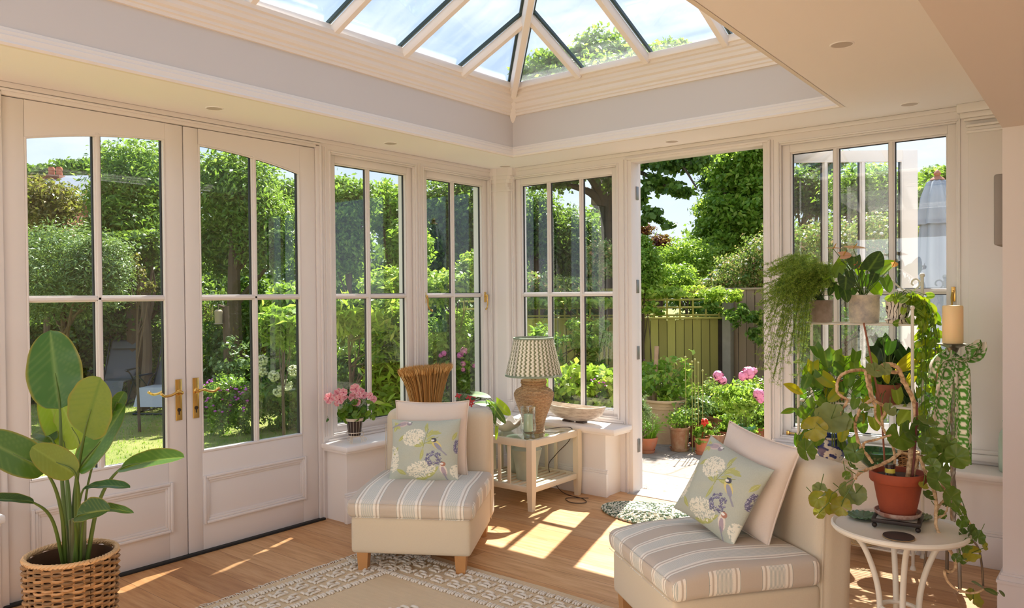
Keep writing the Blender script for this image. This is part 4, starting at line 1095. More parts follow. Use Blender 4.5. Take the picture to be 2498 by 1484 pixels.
r, rt, hh = patio_pot('large beige planter with a lemon-leaved bush by the doorway', 1622, 1078, 104, 92, m_beige, .62, plant_args=[dict(rx=.30, rz=.26, mat=L_BRIGHT, n=420, size=.075, stems=10, r0=.06, seed=61), dict(rx=.2, rz=.12, mat=L_LIME, n=200, size=.07, stems=2, seed=62)])
m = MB(); c0 = np.array(at(1590, 960, 8.2)); c1 = np.array(at(1602, 845, 8.2)); m.tube([c0-[0, 0, .55], c1], .024, 10); tag(m.build('garden_stake', plain('bare_stake_wood', srgb(196, 160, 130), .8, .15, 20)), 'thick bare wooden stake standing behind the beige planter', 'stake')
patio_pot('aged terracotta pot with white-flecked foliage on a saucer', 1658, 1098, 52, 47, m_tcd, .72, m_tcd, plant_args=dict(rx=.17, rz=.12, mat=L_BRIGHT, n=650, size=.035, seed=63))
r, rt, hh = patio_pot('small orange terracotta pot with a red geranium at the front', 1713, 1107, 37, 31, m_tc, .72, m_tc, plant_args=dict(rx=.10, rz=.07, mat=L_BRIGHT, n=160, size=.05, aspect=.9, seed=64))
f_ = MB(); rng = np.random.default_rng(8)
for i in range(40): f_.sphere(np.array([.03, -.01, hh+.155])+unit(rng.normal(0, 1, 3))*.032*rng.uniform(.6, 1), .012, 6, 4)
f_.tube([(0, 0, hh), (.028, -.01, hh+.14)], .003, 5); f_.build('flower_head', m_redp, r)
patio_pot('wide shallow terracotta bowl half hidden behind the red geranium pot', 1746, 1096, 46, 27, m_tcd, .5, m_tcr, True, plant_args=dict(rx=.06, rz=.03, mat=L_MID, n=60, size=.03, seed=65))
r, rt, hh = patio_pot('brown perforated pot with small white-edged leaves', 1775, 1090, 44, 30, m_tcr, .84, m_tcr, plant_args=dict(rx=.12, rz=.09, mat=L_BRIGHT, n=420, size=.04, seed=66))
h_ = MB()
for i in range(14):
    for z in (hh*.3, hh*.55):
        a = i*2*PI/14+(z > hh*.4)*.22; rr = rt*(.84+.16*z/hh)+.001; h_.sphere((rr*math.cos(a), rr*math.sin(a), z), .006, 6, 4)
h_.build('drainage_holes', m_pothole, r)
patio_pot('dark red-brown pot standing behind the aged terracotta pot', 1704, 1088, 44, 46, m_tcr, .8, m_tcr, plant_args=dict(rx=.22, rz=.16, mat=L_OLIVE, n=900, size=.04, seed=67))
patio_pot('large terracotta urn overflowing with pale cushion foliage', 1745, 1072, 56, 52, m_tcd, .7, plant_args=[dict(rx=.20, rz=.12, mat=L_LIME, n=900, size=.035, seed=68), dict(rx=.2, rz=.25, mat=L_PINKISH, n=500, size=.025, seed=69)])
patio_pot('terracotta pot wedged between the urn and the green pot', 1789, 1078, 34, 36, m_tc, .8, plant_args=dict(rx=.14, rz=.12, mat=L_MID, n=300, size=.04, seed=70))
def rose_bloom(c, R, seed, mb, mat=None):
    rng = np.random.default_rng(seed)
    for k in range(60):
        u = unit(rng.normal(0, 1, 3)); rr = R*(.35+.65*(k/60))
        p = np.array(c)+u*rr*.75; s = unit(np.cross(u, rng.normal(0, 1, 3))); t_ = np.cross(u, s); w = R*.34
        G = np.array([[p+s*w*a+t_*w*b+u*(R*.12*(1-(a*a+b*b))+R*.06*math.sin(3*a+2*b)) for b in (-1, 0, 1)] for a in (-1, 0, 1)])
        mb.grid(G)
r, rt, hh = patio_pot('green glazed pot holding a leafy pink rose bush', 1818, 1100, 48, 56, m_greenpot, .66, plant_args=[dict(rx=.22, rz=.24, mat=L_BRIGHT, n=900, size=.045, stems=12, r0=.05, seed=71)])
pr = np.array(r.location); rose_r = r
for (px, py, rad) in ((1752, 917, 17), (1762, 928, 14), (1826, 910, 21), (1812, 918, 15), (1851, 962, 18), (1856, 974, 14), (1840, 905, 12)):
    d = 6.6; f_ = MB(); c = at(px, py, d)-pr; rose_bloom(c, rad*d/FPX, int(px), f_); f_.build('rose_flower', m_pinkp, r); f_ = MB(); f_.tube(spline([(0, 0, hh-.02), c*np.array([.4, .4, .55]), c-np.array([0, 0, .02])], 8), .0026, 5); f_.build('rose_stem', m_stem, r)
patio_pot('terracotta pot at the right edge of the doorway view', 1860, 1076, 46, 28, m_tc, .8, plant_args=dict(rx=.16, rz=.14, mat=L_BRIGHT, n=300, size=.05, seed=72))
patio_pot('tall brown pot standing by the fence behind the roses', 1812, 1010, 44, 78, m_tcr, .75, plant_args=dict(rx=.12, rz=.08, mat=L_LIME, n=160, size=.05, seed=73))
bush('feathery grey-green rosemary at the left edge of the doorway', [pb(1562, 1000, 6.6, 18, 50, 16), pb(1588, 1020, 6.5, 16, 34, 14)], L_OLIVE, 1500, .028, 74, aspect=.16, droop=-1.5, tr=.006, name='rosemary', ground=PZ)
bush('mass of mixed pale green leaves filling the border behind the pots', [pb(1690, 960, 8.6, 80, 34), pb(1760, 970, 8.5, 60, 40), pb(1590, 905, 8.8, 50, 36), pb(1850, 960, 8.2, 50, 60)], L_LIME, 6500, .045, 75, flowers=(m_lilac, 26, .009, 0), clump=.2, shell=.2)
V, Q, _ = cloud([pb(1770, 960, 6.75, 36, 26), pb(1830, 965, 6.75, 34, 34), pb(1800, 990, 6.7, 40, 26)], 1500, .042, .6, seed=91, shell=.1, clump=.22); fast_mesh('foliage', V-pr, Q, L_BRIGHT, rose_r)
# tall seed heads by the fence
r = thing('allium_stems', 'thin stems with round seed heads in front of the fence', 'flower', (*at(1690, 900, 7.6)[:2], GZ))
m = MB(); rb = np.array(r.location)
for (px, py) in ((1672, 872), (1688, 883), (1695, 878), (1703, 886), (1714, 905)):
    c = at(px, py, 7.6)-rb; m.tube(spline([c*[1, 1, 0], c*[.98, .98, .5], c], 8), .004, 5); m.sphere(c, .012, 8, 6)
m.build('seed_heads', m_olive := plain('seed_head', srgb(170, 168, 96), .7), r)
# rose outside window 2
r = thing('rose_bush', 'climbing rose with pink blooms outside the window left of the corner', 'rose', (*at(1135, 900, 7.4)[:2], GZ))
rb = np.array(r.location)
for (px, py, rad) in ((1132, 857, 13), (1122, 868, 10), (1158, 890, 11), (1130, 888, 9), (1082, 862, 9), (1075, 868, 7), (1130, 902, 7)):
    f_ = MB(); rose_bloom(at(px, py, 7.3)-rb, rad*7.3/FPX, px*3, f_); f_.build('rose_flower', plain('magenta_petals', srgb(232, 120, 190), .55, .15, 40), r)
m = MB()
for P_ in (((1095, 1100), (1098, 900), (1085, 860), (1092, 770)), ((1120, 1100), (1125, 950), (1135, 860)), ((1140, 1100), (1150, 960), (1158, 892))):
    m.tube(spline([at(x, y, 7.4)-rb for x, y in P_], 12), .006, 5)
m.build('stems', m_stem, r)
V, Q, _ = cloud([pb(1085, 860, 7.4, 22, 60), pb(1095, 790, 7.4, 18, 40), pb(1140, 930, 7.4, 36, 50)], 900, .05, .6, seed=80, shell=.1); fast_mesh('foliage', V-rb, Q, L_MID, r)
# patio table seen low through window 4
q = on_floor(2150, 1130, PZ)
# ================================================================== FURNITURE
def linen(name, a, b, scale=260, rough=.85):
    t = NT(name); v = t.coord('Object')
    w1 = t.n('ShaderNodeTexNoise', {'Vector': t.n('ShaderNodeVectorMath', {0: v, 1: (1, 1, 9)}, operation='MULTIPLY').outputs[0], 'Scale': 90.0, 'Detail': 2.0}).outputs[0]
    w2 = t.n('ShaderNodeTexNoise', {'Vector': t.n('ShaderNodeVectorMath', {0: v, 1: (9, 9, 1)}, operation='MULTIPLY').outputs[0], 'Scale': 90.0, 'Detail': 2.0}).outputs[0]
    h = t.math('ADD', w1, w2)
    c = t.mix(t.math('MULTIPLY', h, .45), a, b)
    return t.finish(t.principled(color=c, rough=rough, normal=t.bump(h, .18, .002), sheen=.15, spec=.2))
m_linen = linen('chair_linen', srgb(218, 204, 180), srgb(200, 186, 162))
m_beigecush = linen('beige_cushion_cotton', srgb(230, 214, 200), srgb(216, 200, 184))
m_oakleg = plain('oak_leg', srgb(206, 150, 92), .4, .15, 14)

def stripe_mat():
    t = NT('striped_cushion_cotton')
    tc_ = t.n('ShaderNodeTexCoord'); sp = t.n('ShaderNodeSeparateXYZ', {0: tc_.outputs['Object']}); sn = t.n('ShaderNodeSeparateXYZ', {0: tc_.outputs['Normal']})
    side = t.math('GREATER_THAN', t.math('ABSOLUTE', sn.outputs[0]), .72)
    sx = t.math('ADD', sp.outputs[0], 0.0); sy = t.math('MULTIPLY_ADD', sp.outputs[1], 1.0, .02)
    u = t.n('ShaderNodeMix', {0: side, 2: sx, 3: sy}).outputs[0]
    P = .23
    m1 = t.math('MODULO', t.math('ADD', u, P*10+P/2), P)
    c = t.math('DIVIDE', t.math('ABSOLUTE', t.math('SUBTRACT', m1, P/2)), P/2)
    taupe, cream, teal = srgb(200, 186, 170), srgb(244, 236, 222), srgb(128, 150, 146)
    k = 1/.115
    band = t.ramp(c, [(0, cream), (.034*k, cream), (.046*k, taupe), (.054*k, cream), (.066*k, teal), (.0675*k, taupe)], 'CONSTANT')
    pin = t.math('GREATER_THAN', t.math('SINE', t.math('MULTIPLY', u, 2*PI/.0056)), .15)
    field = t.math('LESS_THAN', c, .034*k)
    c1 = t.mix(t.math('MULTIPLY', field, t.math('MULTIPLY', pin, .85)), band, srgb(140, 158, 156))
    n_ = t.noise(tc_.outputs['Object'], 160, 3)
    c1 = t.mix(t.math('MULTIPLY', n_, .25), c1, srgb(170, 160, 146))
    return t.finish(t.principled(color=c1, rough=.85, normal=t.bump(t.noise(tc_.outputs['Object'], 300, 2), .15, .002), spec=.2, sheen=.1))
m_stripe = stripe_mat()

def slipper_chair(label, x, y, th):
    r = thing('slipper_chair', label, 'chair', (x, y, 0), th, group=None)
    W = .338
    # base
    m = MB(); m.rbox(W-.008, .325, .10, .022, (0, .325, .205), k=3, n=6); m.build('base', m_linen, r)
    # backrest: slab leaning back slightly, thick rounded top rolling to the rear
    def back(V):
        V = V.copy(); z = V[:, 2]; t = np.clip((z+.32)/.64, 0, 1)
        V[:, 1] += .03*t**1.5+.045*np.sin(t*PI)*(-.5)*0
        V[:, 0] *= 1.0-.02*t
        return V
    m = MB(); m.rbox(W, .085, .340, .055, (0, .715, .445), fn=back, k=5, n=8); m.build('backrest', m_linen, r)
    # piping seam down both sides of the backrest
    for sx in (-1, 1):
        m = MB(); m.tube([(sx*(W-.002)*(1-.02*max(0, (z-.1)/.64)), .648+.03*max(0, (z-.1)/.64)**1.5-.004, z) for z in np.linspace(.13, .70, 12)], .0022, 5); m.build('seam', m_linen, r)
    # seat cushion
    def puff(V):
        V = V.copy(); x_, y_, z_ = V[:, 0]/.347, V[:, 1]/.325, V[:, 2]
        dome = (1-np.abs(x_)**2.4)*(1-np.abs(y_)**2.4)
        top = z_ > 0
        V[:, 2] = np.where(top, z_+.022*dome+.004*np.sin(x_*5+1)*np.sin(y_*4), z_-.0*dome)
        # bulging boxing, soft drooping front edge
        V[:, 0] *= 1+.012*np.cos(z_/.055*PI/2)
        front = np.clip((-y_-.35)/.65, 0, 1)
        V[:, 2] -= .030*front**1.6*top+.012*front**2*(~top)
        V[:, 1] -= .012*front*np.cos(np.clip(z_/.06, -1, 1)*PI/2)
        # dimple lines
        V[:, 2] += np.where(top, -.006*np.exp(-((x_-.1+.25*y_)/.18)**2)*dome, 0)
        return V
    m = MB(); m.rbox(.347, .325, .058, .030, (0, .318, .363), fn=puff, k=4, n=22); c = m.build('seat_cushion', m_stripe, r)
    # seams of the cushion boxing
    m = MB()
    def edge(zoff, drop):
        pts = []
        for s in np.linspace(-1, 1, 30): pts.append((s*.330, -.016+.0, .363+zoff-drop))
        return pts
    for zo, dr in ((.046, .028), (-.048, .008)): m.tube(edge(zo, dr), .0018, 4)
    m.build('seam', m_stripe, c)
    # legs
    for (lx, ly) in ((-.27, .045), (.27, .045), (-.27, .72), (.27, .72)):
        m = MB(); a, b = .032, .024
        V = [(lx+sx*b, ly+sy*b, 0) for sx, sy in ((-1, -1), (1, -1), (1, 1), (-1, 1))]+[(lx+sx*a, ly+sy*a, .125) for sx, sy in ((-1, -1), (1, -1), (1, 1), (-1, 1))]
        m.add(V, [(3, 2, 1, 0), (4, 5, 6, 7), (0, 1, 5, 4), (1, 2, 6, 5), (2, 3, 7, 6), (3, 0, 4, 7)]); m.build('leg', m_oakleg, r, smooth=False)
    return r
CH1 = (-3.063, 2.885, .547); CH2 = (-1.685, 2.925, -.655)
slipper_chair('beige slipper chair with striped seat standing on the rug near the corner', *CH1)
slipper_chair('beige slipper chair with striped seat beside the round white table', *CH2)
def local(ch, p):
    x, y, t = ch; c, s = math.cos(t), math.sin(t)
    return np.array([x+p[0]*c-p[1]*s, y+p[0]*s+p[1]*c, p[2]])

# --- scatter cushions
def pillow_fn(w, h, T, nu=40, pinch=.93, sag=0.0):
    """returns front and back sheets as functions of u, v in [-1, 1]"""
    u, v = np.meshgrid(np.linspace(-1, 1, nu), np.linspace(-1, 1, nu), indexing='ij')
    ex = 1-(1-pinch)*(1-np.abs(v)**2.2)*1.0; ey = 1-(1-pinch)*(1-np.abs(u)**2.2)
    X = u*w/2*ex; Y = v*h/2*ey
    D = (np.clip(1-np.abs(u)**2.6, 0, 1)*np.clip(1-np.abs(v)**2.6, 0, 1))**.62*T/2
    wr = .004*np.sin(7*u+3*v)*(1-u*u)*(1-v*v)+.003*np.sin(11*v-5*u)*(1-u*u)*(1-v*v)
    return u, v, X, Y, D+wr
def pillow(name, label, ch, pos, yaw, lean, roll, w, h, T, mat, paint=None, piping=None, nu=40, slump=.0, cat='cushion'):
    u, v, X, Y, D = pillow_fn(w, h, T, nu)
    base = local(ch, pos)
    r = thing(name, label, cat, base, ch[2]+yaw)
    cl, sl_ = math.cos(lean), math.sin(lean); cr_, sr_ = math.cos(roll), math.sin(roll)
    def place(X, Yd, Z):     # X across, Z up in the cushion plane, Yd outwards (front is -)
        x = X*cr_-Z*sr_; z = X*sr_+Z*cr_
        z = z+h/2*cr_+abs(w/2*sr_)
        y = Yd
        low = np.clip(1-z/h, 0, 1); y = y-slump*low**2
        return np.stack([x, y*cl+z*sl_, z*cl-y*sl_*1.0], -1)
    m = MB()
    F_ = place(X, -D, Y); B_ = place(X, D, Y)
    col = None
    if paint is not None: col = paint(u.ravel(), v.ravel())
    plain_col = None if paint is None else np.tile(paint(np.array([-.98]), np.array([.3])), (u.size, 1))
    m.grid(F_, col=col); m.grid(B_[::-1], col=plain_col[::1] if plain_col is not None else None)
    o = m.build('cover', mat, r, colors=paint is not None)
    o.modifiers.new('weld', 'WELD').merge_threshold = .0005
    if piping:
        k = np.concatenate([np.stack([X[:, 0], Y[:, 0]], 1), np.stack([X[-1, :], Y[-1, :]], 1)[1:], np.stack([X[::-1, -1], Y[::-1, -1]], 1)[1:], np.stack([X[0, ::-1], Y[0, ::-1]], 1)[1:]])
        m = MB(); m.tube(place(k[:, 0], np.zeros(len(k)), k[:, 1]), .0042, 6); m.build('piping', piping, r)
    return r, place
# painted design of the bird cushion
def ell(u, v, cu, cv, a, b, ang=0.0):
    c, s = math.cos(ang), math.sin(ang); x = (u-cu)*c+(v-cv)*s; y = -(u-cu)*s+(v-cv)*c
    return (x/a)**2+(y/b)**2
def leafm(u, v, cu, cv, L, W, ang):
    c, s = math.cos(ang), math.sin(ang); x = ((u-cu)*c+(v-cv)*s)/L; y = np.abs(-(u-cu)*s+(v-cv)*c)/W
    return (x > 0) & (x < 1) & (y < np.sin(np.clip(x, 0, 1)*PI)**.8), (y < .08) & (x > 0) & (x < 1)
def bird_paint(flip=False):
    rng = np.random.default_rng(12)
    def f(u, v):
        C = np.tile(np.array(srgb(180, 184, 168)[:3]), (len(u), 1)); C *= (1+.03*rng.normal(0, 1, (len(u), 1)))
        def put(mask, col, a=1.0): C[mask] = C[mask]*(1-a)+np.array(srgb(*col)[:3])*a
        # leaf sprigs
        for (cu, cv, L, W, an) in ((.05, .10, .34, .055, 2.1), (.10, .30, .30, .05, .5), (.12, .38, .34, .06, 1.1), (.10, .22, .38, .06, .15), (.12, .50, .36, .06, .35), (.0, .12, .32, .05, 3.0), (.02, .05, .40, .055, -1.75), (.08, .58, .34, .05, 1.6), (.2, .55, .34, .05, .0), (-.55, .5, .3, .05, -2.3), (-.9, .9, .3, .06, -.9), (-.8, .9, .34, .07, -1.9), (-.95, -.2, .36, .05, 1.0), (-.45, -.78, .36, .06, 2.6), (.05, -.9, .4, .06, .5), (.3, -.75, .3, .05, .9), (-.2, -.95, .4, .06, .2), (.85, .3, .3, .05, 1.2)):
            a, b = leafm(u, v, cu, cv, L, W, an); put(a, (176, 178, 108)); put(b, (206, 206, 140))
        for (a_, b_) in (((.02, .05), (.14, .7)), ((.05, .2), (.45, .42))):
            t = np.linspace(0, 1, 40)
            for q in t: put(ell(u, v, a_[0]+(b_[0]-a_[0])*q, a_[1]+(b_[1]-a_[1])*q, .012, .012) < 1, (150, 156, 96))
        # cream umbels
        for (cu, cv, a, b, an) in ((-.28, .42, .34, .27, .4), (-.90, -.28, .18, .40, .1), (-.02, -.62, .42, .26, .15), (1.0, -.65, .2, .2, 0)):
            for _ in range(320):
                q = rng.uniform(0, 1)**.6; w_ = rng.uniform(0, 2*PI); x = math.cos(w_)*q*a; y = math.sin(w_)*q*b
                px_, py_ = cu+x*math.cos(an)-y*math.sin(an), cv+x*math.sin(an)+y*math.cos(an)
                put(ell(u, v, px_, py_, .019, .019) < 1, (232, 226, 204), .9)
        # blue-black berries
        for (cu, cv, a, b) in ((.34, -.28, .24, .24), (.98, .12, .07, .2)):
            for _ in range(85):
                q = rng.uniform(.25, 1)**.6; w_ = rng.uniform(0, 2*PI); px_, py_ = cu+math.cos(w_)*q*a, cv+math.sin(w_)*q*b
                put(ell(u, v, px_, py_, .026, .026) < 1, (104, 100, 128)); put(ell(u, v, px_-.006, py_+.008, .009, .009) < 1, (206, 206, 216))
        # perched birds: body, wing, tail, head
        def bird(cu, cv, s, an, body, wing, cap):
            ca, sa = math.cos(an), math.sin(an)
            P = lambda x, y: (cu+s*(x*ca-y*sa), cv+s*(x*sa+y*ca))
            p = P(.0, .0); put(ell(u, v, *p, .17*s, .095*s, an) < 1, body)
            p = P(.06, -.01); put(ell(u, v, *p, .16*s, .06*s, an-.1) < 1, wing)
            for q in np.linspace(.12, .42, 14):
                p = P(q, -.03); put(ell(u, v, *p, .03*s, .022*s, an) < 1, (150, 148, 156))
            p = P(-.17, .06); put(ell(u, v, *p, .075*s, .07*s) < 1, cap)
            p = P(-.19, .03); put(ell(u, v, *p, .045*s, .032*s) < 1, (236, 232, 224))
            p = P(-.25, .055); put(ell(u, v, *p, .02*s, .012*s) < 1, (60, 54, 50))
        bird(.42, .16, 1.0, -.75, (214, 200, 126), (150, 150, 166), (70, 70, 82))
        bird(.62, -.62, 1.0, -1.2, (228, 214, 196), (176, 156, 162), (172, 120, 96))
        bird(-.62, .86, .95, 3.6, (206, 186, 178), (176, 158, 160), (150, 140, 146))
        return C
    return f
def vcol_mat(name, rough=.8, bump=.12, scale=260, spec=.3, trans=0.0, sheen=0.0):
    t = NT(name); a = t.n('ShaderNodeAttribute', attribute_name='Col'); v = t.coord('Object')
    p = t.principled(color=a.outputs['Color'], rough=rough, normal=t.bump(t.noise(v, scale, 3), bump, .002), spec=spec, sheen=sheen)
    if trans:
        tr = t.n('ShaderNodeBsdfTranslucent', {'Color': a.outputs['Color']}).outputs[0]
        mx = t.n('ShaderNodeMixShader'); t.set(mx, 0, trans); t.t.links.new(p, mx.inputs[1]); t.t.links.new(tr, mx.inputs[2]); p = mx.outputs[0]
    return t.finish(p)
m_birdcloth = vcol_mat('printed_sateen', .45, .08, 300, .4)
pillow('cushion', 'plain beige piped cushion leaning on the chair near the corner', CH1, (-.005, .50, .415), .05, .17, .0, .45, .45, .15, m_beigecush, piping=m_beigecush, slump=.02)
pillow('cushion', 'sage green cushion printed with birds on the chair near the corner', CH1, (-.01, .335, .405), .0, .28, .02, .42, .375, .13, m_birdcloth, paint=bird_paint(), nu=190, slump=.02)
pillow('cushion', 'plain beige piped cushion leaning on the chair beside the round table', CH2, (-.03, .48, .415), .22, .28, -.12, .46, .44, .15, m_beigecush, piping=m_beigecush, slump=.02)
pillow('cushion', 'sage green cushion printed with birds on the chair beside the round table', CH2, (.0, .32, .41), .34, .40, -.24, .40, .38, .13, m_birdcloth, paint=bird_paint(), nu=190, slump=.02)

# --- rug with tufted border
m_jute = None
def rug_mat():
    t = NT('flat_woven_jute'); v = t.coord('Object')
    w = t.n('ShaderNodeTexWave', {'Vector': v, 'Scale': 55.0, 'Distortion': 1.5, 'Detail': 2.0}, bands_direction='Y').outputs[0]
    w2 = t.n('ShaderNodeTexWave', {'Vector': v, 'Scale': 40.0, 'Distortion': 1.5, 'Detail': 2.0}, bands_direction='X').outputs[0]
    n_ = t.noise(t.n('ShaderNodeVectorMath', {0: v, 1: (1, 14, 1)}, operation='MULTIPLY').outputs[0], 4, 5)
    c = t.mix(n_, srgb(228, 204, 168), srgb(204, 178, 142)); c = t.mix(t.math('MULTIPLY', w, .25), c, srgb(240, 222, 194))
    return t.finish(t.principled(color=c, rough=.95, normal=t.bump(t.math('ADD', w, w2), .5, .003), spec=.1))
RX0, RX1, RY0, RY1 = -3.52, -.95, 1.62, 3.165
root = thing('rug', 'natural flat-woven rug with raised cream tufted border and fringe', 'rug', (RX0, RY1, 0))
m = MB(); nx, ny = 40, 40
xs, ys_ = np.linspace(0, RX1-RX0, nx), np.linspace(0, RY0-RY1, ny)
G = np.array([[(x+.004*math.sin(y*9), y+.004*math.sin(x*7), .009) for y in ys_] for x in xs]); m.grid(G[:, ::-1])
Gb = G.copy(); Gb[:, :, 2] = .001; m.grid(Gb)
for e in (np.stack([G[0], Gb[0]]), np.stack([G[-1], Gb[-1]]), np.stack([G[:, 0], Gb[:, 0]]), np.stack([G[:, -1], Gb[:, -1]])): m.grid(e)
m.build('woven_field', rug_mat(), root)
m_tuft = plain('cream_wool_tufts', srgb(232, 222, 206), .95, .08, 60, bump=.4, bscale=220)
tf = MB(); rng = np.random.default_rng(21)
def tuft(x, y, a, L=.030, w=.0066):
    """one raised loop of wool: a fat rounded bar"""
    x += rng.normal(0, .0012); y += rng.normal(0, .0012)
    c, s = math.cos(a), math.sin(a)
    pts = [(x-c*L/2, y-s*L/2, .010), (x-c*L*.3, y-s*L*.3, .015), (x+c*L*.3, y+s*L*.3, .015), (x+c*L/2, y+s*L/2, .010)]
    tf.tube(pts, [w*.7, w, w, w*.7], 6)
# chains: pairs of short bars across the border direction; long border along the fringe side (left) and the plain side (back)
def chain(fn, n, step, o):
    for i in range(n):
        s = i*step
        for (ds, do, a, L) in ((0, 0, 1, .034), (.0145, .004, 1, .034), (.029, 0, 1, .034)): fn(s+ds, o+do, a, L)
def meander(fn, n, step, o, h=.05):
    for i in range(n):
        s = i*step
        for (ds, do, a, L) in ((0, -h*.5, 0, .05), (.03, -h*.25, 1, .03), (.035, 0, 0, .05), (.0, h*.25, 1, .03), (.035, h*.5, 0, .055), (.07, h*.25, 1, .03), (.075, -h*.25, 1, .03)):
            fn(s+ds, o+do, a, L)
def left(s, o, a, L): tuft(o, -s-.03, (PI/2 if a == 0 else 0.0), L)
def backs(s, o, a, L): tuft(s+.03, -o, (0.0 if a == 0 else PI/2), L)
for (fn, length) in ((left, 1.42), (backs, 2.3)):
    chain(fn, int(length/.052), .052, .075); chain(fn, int(length/.052), .052, .345)
    meander(fn, int(length/.118), .118, .155, .058); meander(fn, int(length/.118), .118, .258, .058)
# small motif in the field
for (bx, by) in ((.78, -.62), (1.35, -1.0)):
    for (dx, dy, a, L) in ((0, 0, 0, .06), (.07, .0, 0, .06), (.0, -.03, 0, .05), (.08, -.03, 0, .05), (-.03, -.06, 0, .05), (.10, -.06, 0, .05), (.0, -.09, 0, .06), (.07, -.09, 0, .06), (.035, -.12, 0, .05), (.035, .03, 0, .05)): tuft(bx+dx, by+dy, a, L, .008)
o = tf.build('tufted_pattern', m_tuft, root); o['kind'] = 'stuff'
fr_ = MB()
for i in range(150):
    y = -.01-i*.0102; x0 = 0; l = rng.uniform(.02, .045)
    fr_.tube(spline([(x0+.004, y, .006), (x0-l*.4, y+rng.normal(0, .006), .012), (x0-l*.8, y+rng.normal(0, .01), .006), (x0-l+rng.normal(0, .006), y+rng.normal(0, .014), .003)], 7), .0022, 4)
o = fr_.build('fringe', m_tuft, root); o['kind'] = 'stuff'

# --- braided oval mat at the doorway
mx, my, ra, rb2 = -2.44, 4.68, .53, .27
def braid_mat_():
    return vcol_mat('braided_yarn', .9, .3, 160, .1)
root = thing('braided_mat', 'oval braided mat in green and cream at the open doorway', 'mat', (mx, my, 0), 0.0)
m = MB(); rng = np.random.default_rng(2)
k = 0
for i in range(26):
    f = 1-i/26.5; a_, b_ = ra*f, max(.012, rb2-(ra-ra*f)*.9)
    if b_ <= .014 and i > 9: break
    per = PI*(3*(a_+b_)-math.sqrt((3*a_+b_)*(a_+3*b_))); nb = int(per/.017)
    for j in range(nb):
        w = 2*PI*j/nb; x, y = a_*math.cos(w), b_*math.sin(w); ta = math.atan2(b_*math.cos(w), -a_*math.sin(w))+(.5 if (i+j) % 2 else -.5)*.9
        c = srgb(96, 112, 92) if (j+k) % 3 != 0 and rng.uniform() < .75 else srgb(232, 226, 206)
        if rng.uniform() < .30: c = srgb(206, 204, 184)
        L = .012; cc, ss = math.cos(ta), math.sin(ta)
        m.tube([(x-cc*L, y-ss*L, .007), (x-cc*L*.5, y-ss*L*.5, .011), (x+cc*L*.5, y+ss*L*.5, .011), (x+cc*L, y+ss*L, .007)], [.003, .006, .006, .003], 5, col=c[:3])
    k += 1
m.build('braids', braid_mat_(), root, colors=True)
b_ = MB(); b_.lathe([(0, .001), (1, .001), (1, .006), (0, .006)], seg=60, T=lambda x, y, z: (x*ra, y*rb2, z)); b_.build('backing', plain('mat_backing', srgb(150, 154, 132), .95), root)

# --- wicker basket with woven strands
def wicker(name, label, c, r0, r1, h, rows, mat, strand=.0062, uprights=26, cat='basket', group=None, rim=True, z0=0.0):
    root = thing(name, label, cat, c, group=group)
    m = MB(); seg = uprights*4
    R = lambda z: r0+(r1-r0)*math.sin(min(1, z/h)*PI/2)
    for i in range(rows):
        z = h*(i+.5)/rows; ph = i % 2
        a = np.arange(seg+1)*2*PI/seg
        rr = R(z)+strand*.9*np.cos(a*uprights/1.0*.5+ph*PI)
        zz = z+.0012*np.sin(a*3+i)+.0012*np.sin(a*7+i*2)
        pts = np.stack([rr*np.cos(a), rr*np.sin(a), zz+z0], 1)
        g_ = RNG.uniform(-.4, 1.0)
        m.tube(pts, strand*.68, 5, caps=False, col=np.array(srgb(*(np.array((196, 152, 104))*(.75+.25*g_)))[:3]))
    m.build('woven_strands', mat, root, colors=True)
    u = MB()
    for j in range(uprights):
        a = 2*PI*(j+.5)/uprights
        u.tube([(R(z)*math.cos(a), R(z)*math.sin(a), z+z0) for z in np.linspace(0, h, 7)], strand*.55, 5, col=srgb(176, 132, 86)[:3])
    u.build('uprights', mat, root, colors=True)
    inner = MB(); inner.lathe([(0, z0+.004), (r0*.95, z0+.004)]+[(R(z)-strand*1.3, z+z0) for z in np.linspace(0.01, h*.98, 6)]+[(R(z)-strand*1.8, z+z0) for z in np.linspace(h*.98, .012, 6)]+[(0, .012+z0)], seg=40, caps=False); inner.build('lining', plain('dark_wicker_inside', srgb(96, 66, 42), .9, .2, 30), root)
    if rim:
        rm = MB()
        for t_ in range(3):
            a = np.arange(121)*2*PI/120; ph = t_*2*PI/3
            rr = R(h)+strand*.6*np.cos(a*22+ph); pts = np.stack([rr*np.cos(a), rr*np.sin(a), h+z0+.003+strand*.6*np.sin(a*22+ph)], 1)
            rm.tube(pts, strand*.75, 5, caps=False, col=srgb(214, 176, 130)[:3])
        rm.build('rim', mat, root, colors=True)
    return root
m_wicker = vcol_mat('wicker', .6, .2, 90, .35)
bc = at(174, 1350, 3.3)
wicker('wicker_basket', 'large round woven wicker basket on the floor by the double doors', (bc[0], bc[1], .001), .150, .172, bc[2]-.006, 34, m_wicker, .0092, 28)

